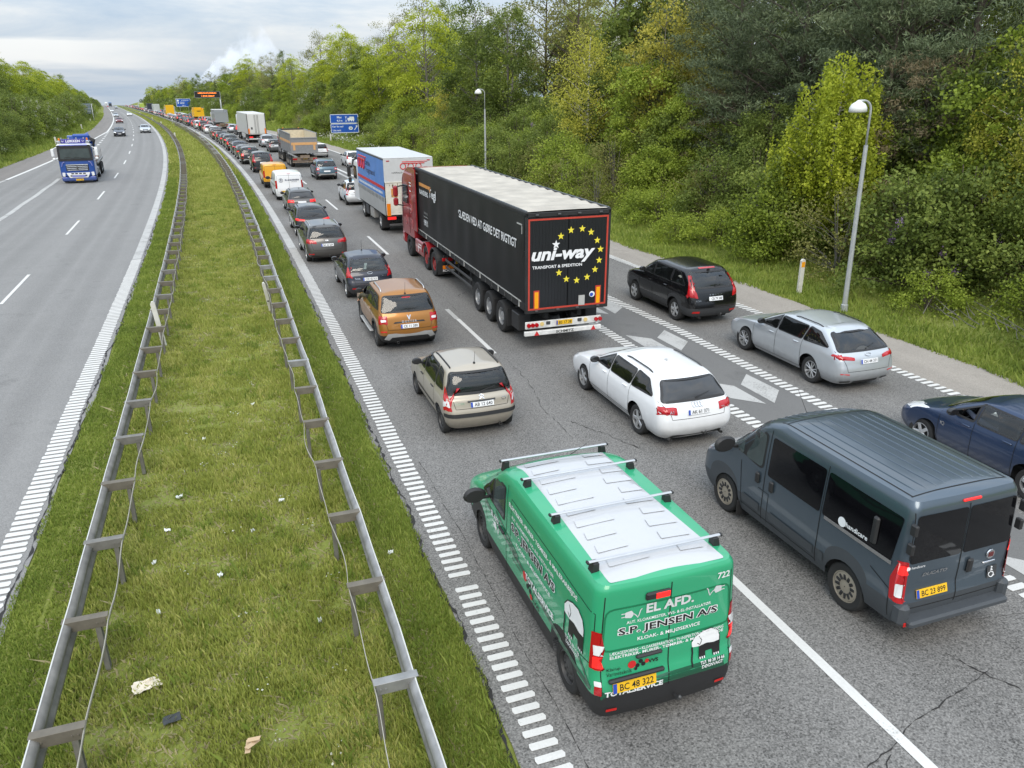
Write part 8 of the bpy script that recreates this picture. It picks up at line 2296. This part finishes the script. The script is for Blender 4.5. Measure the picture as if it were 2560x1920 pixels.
oncoming(sal, 1.82, 151, -10.1, 'dark blue saloon in the oncoming lanes behind the tow lorry')
c2 = clone_car(sal, 'oncoming_saloon', P_NAVY, P_SILV, drop=set()); oncoming(c2, 1.82, 163, -6.0, 'silver car in the oncoming lane next to the median')
me, mats = flatten(sal, 'saloon'); FAR['saloon'] = (me, mats.index(P_NAVY), None, 1.82)
def far_car(kind, col, s, oc, label, grp, onc=False, lit=False):
    me, ip, ir, W = FAR[kind]
    o = bpy.data.objects.new(('oncoming_' if onc else col + '_') + kind, me); link(o)
    o.material_slots[ip].link = 'OBJECT'; o.material_slots[ip].material = PAINTS[col]
    if lit and ir is not None: o.material_slots[ir].link = 'OBJECT'; o.material_slots[ir].material = REDL
    o.location = P3(s, oc); o.rotation_euler = (math.atan(grade(s)) * (-1 if onc else 1), 0, -heading(s) + (math.pi if onc else 0))
    tag(o, label, 'car', grp); return o
for kind, col, s, oc, lb in (('saloon', 'red', 241, -10.8, 'dark red car in the oncoming lanes'), ('saloon', 'silver', 336, -11.6, 'silver car following the dark red car in the oncoming lanes'), ('saloon', 'white', 476, -12.2, 'white car far up the outer oncoming lane'),
        ('saloon', 'white', 352, -6.8, 'white car in the oncoming lane next to the median'), ('saloon', 'graphite', 640, -8.2, 'dark car far up the oncoming lanes'), ('saloon', 'brightred', 820, -12.5, 'orange-red car near the crest in the oncoming lanes'), ('saloon', 'silver', 760, -6.5, 'pale car near the crest in the oncoming lanes')):
    far_car(kind, col, s, oc, lb, OCG, True)
cols = ['black', 'white', 'silver', 'graphite', 'navy', 'grey', 'blue', 'red', 'black', 'white', 'silver', 'brown']
kinds = ['hatchback', 'estate_car', 'offroad_car', 'people_carrier', 'small_hatchback', 'estate_car']
fixed = {0: ('estate_car', 'graphite'), 1: ('hatchback', 'white'), 2: ('small_hatchback', 'white'), 3: ('hatchback', 'red'), 4: ('offroad_car', 'black'), 5: ('people_carrier', 'silver'), 6: ('hatchback', 'white'), 7: ('small_hatchback', 'brightred'), 8: ('offroad_car', 'blue'), 9: ('estate_car', 'black')}
cname = lambda c: {'graphite': 'dark grey', 'navy': 'navy', 'brightred': 'bright red'}.get(c, c)
kname = lambda k: {'estate_car': 'estate car', 'offroad_car': 'off-road car', 'people_carrier': 'people carrier', 'small_hatchback': 'small hatchback'}.get(k, k)
def zone(s): return 'beyond the refrigerated trailer' if s < 175 else 'level with the grey and yellow tippers' if s < 260 else 'near the distance sign' if s < 400 else 'near the crest of the road'
s, k = 139.0, 0
while s < 880:
    kd, cl_ = fixed.get(k, (random.choice(kinds), random.choice(cols)))
    far_car(kd, cl_, s, 4.35 + random.uniform(-.2, .25), f'{cname(cl_)} {kname(kd)} in the median-side queue {zone(s)}', 'far cars in the median-side queue', lit=random.random() < .6)
    s += random.uniform(6.6, 8.4) if s < 420 else random.uniform(8, 13); k += 1
busy = [(170, 186), (236, 250), (335, 350), (635, 655)]
s = 146.0
while s < 880:
    if not any(a - 6 < s < b + 6 for a, b in busy):
        kd, cl_ = random.choice(kinds), random.choice(cols)
        far_car(kd, cl_, s, 8.55 + random.uniform(-.2, .3), f'{cname(cl_)} {kname(kd)} in the middle lane {zone(s)}', 'far cars in the middle lane', lit=random.random() < .6)
    s += random.uniform(7, 10) if s < 420 else random.uniform(9, 15)
for s in (210, 226, 262, 290):
    kd, cl_ = random.choice(kinds), random.choice(cols)
    far_car(kd, cl_, s, 10.9 if s > 240 else 11.6, f'{cname(cl_)} {kname(kd)} merging from the shoulder side {zone(s)}', 'far cars merging', lit=True)

# ================================================================== SIGNS AND LAMPS
SIGNB = mat('sign_blue', (.012, .085, .42), .45, var=.03)
SIGNW = mat('sign_white', (.72, .76, .80), .5)
GPOST = mat('galvanised_post', (.42, .44, .44), .5, .3, var=.12)
def sign_panel(root, name, x0, x1, z0, z1, border=.07, face=SIGNB):
    p = part(name, face, root, lambda m: m.prism(rnd([(x0, z0), (x1, z0), (x1, z1), (x0, z1)], .12), 'y', -.03, .02))
    def bd(m):
        for a, b in (((x0 + x1) / 2, z0 + border / 2), ((x0 + x1) / 2, z1 - border / 2)): m.box((a, -.034, b), (x1 - x0 - .12, .008, border))
        for a in (x0 + border / 2, x1 - border / 2): m.box((a, -.034, (z0 + z1) / 2), (border, .008, z1 - z0 - .12))
    part('border', SIGNW, p, bd)
    return p
hs = empty('height_limit_sign', P3(119, 18.6), -heading(119)); tag(hs, 'blue road sign reading Max 4.3 m above exit 24 panel', 'road sign')
for x in (.35, 2.3): part('post', GPOST, hs, lambda m: m.tube([(x, .06, -.3), (x, .06, 3.6)], .06, 8), True)
p1_ = sign_panel(hs, 'upper_panel', 0, 4.1, 2.48, 3.74); p2_ = sign_panel(hs, 'lower_panel', 0, 4.1, 1.16, 2.44)
tx = lambda par, t, x, z, h, al=0.5, **k: flat_text(par, 'lettering', t, (x, -.036, z), (1, 0, 0), (0, 0, 1), None, SIGNW, h, align=al, **k)
tx(p1_, 'Max', 1.35, 3.18, .30, bold=.02); tx(p1_, '4,3 m', 1.35, 2.68, .32, bold=.02)
part('height_arrow', SIGNW, p1_, lambda m: (m.box((2.30, -.036, 3.05), (.05, .006, .55)), m.box((2.30, -.036, 3.42), (.30, .006, .04)), m.box((2.30, -.036, 2.72), (.30, .006, .04)), m.add([(2.20, -.037, 3.26), (2.40, -.037, 3.26), (2.30, -.037, 3.40)], [(0, 1, 2)]), m.add([(2.20, -.037, 2.88), (2.30, -.037, 2.74), (2.40, -.037, 2.88)], [(0, 1, 2)])))
part('lorry_symbol', SIGNW, p1_, lambda m: (m.box((3.15, -.036, 3.14), (.72, .006, .50)), m.box((2.66, -.036, 3.06), (.26, .006, .34)), *[m.lathe([(.09, -.04), (.09, -.033)], 12, 'y', (q, 0, 2.82)) for q in (2.72, 3.10, 3.38)]))
tx(p2_, 'Kør fra ved', .25, 1.92, .26, 0, bold=.015); tx(p2_, 'Use exit', .25, 1.40, .26, 0, bold=.015)
part('exit_badge', SIGNW, p2_, lambda m: m.prism([(2.58, 1.80), (2.72, 2.02), (3.08, 2.02), (3.22, 1.80), (3.08, 1.58), (2.72, 1.58)], 'y', -.038, -.034)); flat_text(p2_, 'lettering', '24', (2.90, -.042, 1.69), (1, 0, 0), (0, 0, 1), None, BLACKP, .22, bold=.03)
part('exit_arrow', SIGNW, p2_, lambda m: (m.box((3.62, -.036, 1.78), (.10, .006, .62), 0, 0, Matrix.Rotation(R(38), 4, 'Y')), m.add([(3.62, -.037, 2.12), (3.92, -.037, 2.18), (3.86, -.037, 1.88)], [(0, 2, 1)])))
ds_ = empty('distance_sign', P3(380, 12.7), -heading(380)); tag(ds_, 'blue direction sign with white lettering far up the queue', 'road sign')
for x in (1.2, 4.6): part('post', GPOST, ds_, lambda m: m.tube([(x, .08, -.3), (x, .08, 6.0)], .09, 8), True)
p3_ = sign_panel(ds_, 'panel', 0, 5.8, 2.95, 6.2, .12)
tx(p3_, 'St. Restrup Vest', 3.6, 5.25, .42, bold=.02); tx(p3_, 'Hasseris', 1.6, 4.65, .38, 0, bold=.02); tx(p3_, 'Mølholm', 1.6, 4.10, .38, 0, bold=.02); tx(p3_, '1000 m', 2.9, 3.3, .34, bold=.02)
part('road_number', SIGNW, p3_, lambda m: (m.lathe([(.42, -.04), (.42, -.033)], 16, 'y', (.75, 0, 5.45)), m.lathe([(.30, -.04), (.30, -.033)], 16, 'y', (.8, 0, 4.5))))
vm = empty('message_gantry', P3(240, 15.2), -heading(240)); tag(vm, 'black electronic message board on a cantilever mast over the queue', 'message board')
part('mast', GPOST, vm, lambda m: (m.tube([(0, .3, -.5), (0, .3, 7.6)], [.22, .18], 10), m.box((-3.2, .3, 7.2), (6.6, .25, .3), .03)), True)
part('board', BLACKP, vm, lambda m: m.box((-3.25, 0, 6.95), (6.5, .35, 1.55), .03)); part('board_frame', ALU, vm, lambda m: (m.box((-3.25, -.16, 7.74), (6.6, .08, .08)), m.box((-3.25, -.16, 6.16), (6.6, .08, .08)), m.box((-6.53, -.16, 6.95), (.08, .08, 1.6)), m.box((.03, -.16, 6.95), (.08, .08, 1.6))))
LED = mat('amber_led', (1.0, .25, .04), .5, emit=1.4)
flat_text(vm, 'lettering', 'LIMFJORDSTUNNELEN', (-3.25, -.18, 7.10), (1, 0, 0), (0, 0, 1), 4.7, LED, .40, bold=.02); flat_text(vm, 'lettering', '1 SPOR ÅBENT', (-3.1, -.18, 6.42), (1, 0, 0), (0, 0, 1), 3.4, LED, .42, bold=.02)
bs = empty('sign_back', P3(260, -22.2, 1.0), -heading(260)); tag(bs, 'grey back of a big road sign beside the oncoming carriageway', 'road sign')
part('panel', mat('sign_back_grey', (.13, .17, .20), .5), bs, lambda m: m.box((2.3, 0, 2.6), (4.6, .06, 2.7), .01))
for z in (1.7, 2.6, 3.5): part('brace', GPOST, bs, lambda m: m.box((2.3, -.07, z), (4.6, .08, .09), .01))
for x in (.6, 4.9): part('post', GPOST, bs, lambda m: m.tube([(x, -.14, -2), (x, -.14, 3.9)], .10, 8), True)
LAMPW = mat('lamp_white', (.72, .73, .70), .4)
def lamp(s, o, label, lean, zb=0.0, H=6.75):
    root = empty('street_lamp', P3(s, o, zb)); root.rotation_euler = (0, lean, -heading(s)); tag(root, label, 'street lamp', 'street lamps on the verge')
    part('pole', GPOST, root, lambda m: (m.tube([(0, 0, -.3), (0, 0, .0), (0, 0, H * .80)], [.09, .085, .062], 8), m.lathe([(.115, -.05), (.115, .22), (.085, .24)], 8, 'z')), 30)
    arc = [(-.30 + .30 * math.cos(a), 0, H - .32 + .30 * math.sin(a)) for a in np.linspace(0, math.pi / 2, 7)]
    part('arm', GPOST, root, lambda m: m.tube([(0, 0, H * .78)] + arc + [(-.46, 0, H - .02)], .034, 8), True)
    part('lamp_shade', LAMPW, root, lambda m: m.lathe([(.02, .06), (.05, .04), (.10, .0), (.20, -.06), (.255, -.16), (.27, -.28), (.25, -.285), (.23, -.17), (.02, -.02)], 24, 'z', (-.50, 0, H - .05), closed=False), True)
    part('lamp_glass', mat('milky_glass', (.60, .61, .58), .3), root, lambda m: m.lathe([(.235, -.30), (.24, -.26), (.02, -.24)], 20, 'z', (-.50, 0, H - .05)), True)
    return root
lamp(20.12, 19.2, 'grey lamp post with white bowl lamp in front of the weeping birch', R(-1.5))
lamp(58.2, 19.35, 'farther lamp post with white bowl lamp above the box lorry', 0, .05, 7.0)
# manhole lid on the shoulder
mh = part('drain_cover', mat('cast_iron', (.03, .03, .03), .7), None, lambda m: m.lathe([(.17, 0), (.17, .012), (.13, .014), (.01, .014)], 20, 'z')); mh.location = P3(10.9, 17.5, .002); tag(mh, 'round dark drain cover in the tan shoulder', 'drain cover')

# ================================================================== LITTER IN THE MEDIAN
PAPER = mat('paper', (.66, .60, .50), .8); CARDB = mat('cardboard', (.50, .36, .22), .9); PLAST = mat('white_plastic', (.72, .75, .74), .4); DARKS = mat('dark_sheet', (.035, .04, .045), .7)
def crumple(name, s, o, w_, d_, material, label, cat, seed, hgt=.03, rz=0.0, n=6):
    r_ = random.Random(seed); V, F = [], []
    for i in range(n + 1):
        for j in range(n + 1):
            u, v = i / n - .5, j / n - .5; V.append((u * w_ + r_.uniform(-.03, .03) * w_, v * d_ + r_.uniform(-.03, .03) * d_, .035 + hgt * r_.uniform(-.3, 1)))
    for i in range(n):
        for j in range(n): a = i * (n + 1) + j; F.append((a, a + n + 1, a + n + 2, a + 1))
    me_o = mesh_obj(name, V, F, material); md = me_o.modifiers.new('thick', 'SOLIDIFY'); md.thickness = .006
    me_o.location = P3(s, o, float(bank(np.array(float(s)), np.array(float(o))))); me_o.rotation_euler = (0, 0, rz); tag(me_o, label, cat, 'litter in the grass'); return me_o
bag = crumple('paper_bag', 9.05, -1.80, .34, .21, PAPER, 'crumpled pale paper bag lying in the median grass', 'litter', 1, .05, .35)
flat_text(bag, 'print_block', 'MENU', (.05, -.02, .10), (1, 0, 0), (0, 1, 0), .10, CARDB)
crumple('dark_scrap', 8.34, -1.47, .20, .15, DARKS, 'dark rubber scrap lying flat in the median grass', 'litter', 2, .02, .1, 3)
cb = empty('cardboard_scrap', P3(7.4, -.57, .02), .6); tag(cb, 'torn tan cardboard strips in the median grass', 'litter', 'litter in the grass')
for k, (a, l) in enumerate(((.9, .28), (.2, .2), (2.2, .16))): part('strip', CARDB, cb, lambda m: m.box((.04 * k, .05 * math.sin(a), .06 + .02 * k), (l, .06, .006), 0, 0, Matrix.Rotation(a, 4, 'Z') @ Matrix.Rotation(.25, 4, 'Y')))
for k, (px_, py_, w_) in enumerate(((13.0, -1.75, .16), (14.2, -1.6, .18), (11.3, -.9, .15), (13.4, .2, .16), (12.0, -1.9, .10), (9.6, .45, .13), (10.9, 1.75, .14), (12.5, -.35, .10), (10.6, -1.75, .12), (16.8, -1.2, .12), (18.5, -.1, .12))):
    crumple('plastic_scrap', px_, py_, w_ * .6, w_ * .4, PLAST, ['white plastic scrap in the grass beside the oncoming-side guard rail', 'small scrap of white plastic in the middle of the median', 'white plastic scrap in the grass beside the queue-side guard rail'][0 if py_ < -1.5 else 2 if py_ > .1 else 1], 'litter', 10 + k, .06, k, 4)
# dead branches at the foot of the bank
brs = empty('dead_branches', P3(16.5, 21.0, .2)); tag(brs, 'heap of dead pale branches at the foot of the bank', 'branches')
r_ = random.Random(3)
for k in range(34):
    a = r_.uniform(-.7, 1.1); p = Vector((r_.uniform(-.6, 1.6), r_.uniform(-2.2, 2.2), r_.uniform(0, .35))); d = Vector((math.cos(a) * .4, math.sin(a) + .6, r_.uniform(-.05, .25)))
    part('twig', BARKG, brs, lambda m: m.tube([p, p + d * .5, p + d * r_.uniform(.8, 1.5) + Vector((0, 0, r_.uniform(-.1, .2)))], [.016, .012, .004], 5))

# ================================================================== STEAM PLUME ON THE HORIZON
def plume():
    D = 2200.0
    def at(px, py): 
        d = fwd + rgt * ((px - 1280) / F_PX) + upv * ((960 - py) / F_PX); return Vector((0, 0, CAM_H)) + d * (D / d.y)
    a, b = at(492, 206), at(668, 108)
    ax = (b - a); L_ = ax.length
    m, t, bs_ = new_mat('steam')
    t.nodes.remove(bs_)
    tcn = N(t, 'ShaderNodeTexCoord'); sx = N(t, 'ShaderNodeSeparateXYZ')
    n1 = N(t, 'ShaderNodeTexNoise'); n1.inputs['Scale'].default_value = .030; n1.inputs['Detail'].default_value = 6; n1.inputs['Roughness'].default_value = .6
    t.links.new(tcn.outputs['Object'], n1.inputs['Vector']); t.links.new(tcn.outputs['Object'], sx.inputs[0])
    u = math_node(t, 'DIVIDE', sx.outputs['X'], L_)
    rad = math_node(t, 'ADD', math_node(t, 'MULTIPLY', u, 42.0), 9.0)
    r2 = math_node(t, 'SQRT', math_node(t, 'ADD', math_node(t, 'MULTIPLY', sx.outputs['Y'], sx.outputs['Y']), math_node(t, 'MULTIPLY', sx.outputs['Z'], sx.outputs['Z'])))
    f = math_node(t, 'SUBTRACT', 1.0, math_node(t, 'DIVIDE', r2, rad))
    f = math_node(t, 'ADD', f, math_node(t, 'MULTIPLY', math_node(t, 'SUBTRACT', n1.outputs['Fac'], .55), 3.0))
    f = math_node(t, 'MULTIPLY', math_node(t, 'MINIMUM', math_node(t, 'MAXIMUM', f, 0.0), .5), math_node(t, 'MAXIMUM', math_node(t, 'SUBTRACT', 1.15, u), 0.0))
    pv = N(t, 'ShaderNodeVolumePrincipled'); pv.inputs['Color'].default_value = (.97, .98, 1, 1); pv.inputs['Anisotropy'].default_value = .0
    t.links.new(math_node(t, 'MULTIPLY', f, .12), pv.inputs['Density']); t.links.new(pv.outputs[0], t.nodes['Material Output'].inputs['Volume'])
    o = MB().box((L_ * .5, 0, 0), (L_ * 1.12, 150, 130)).build('smoke', m)
    ux = ax.normalized(); uy = Vector((0, 1, 0)); uy = (uy - ux * uy.dot(ux)).normalized(); uz = ux.cross(uy)
    M = Matrix((ux, uy, uz)).transposed().to_4x4(); M.translation = a; o.matrix_world = M
    tag(o, 'white steam plume drifting up on the horizon', 'smoke', kind='stuff')
plume()
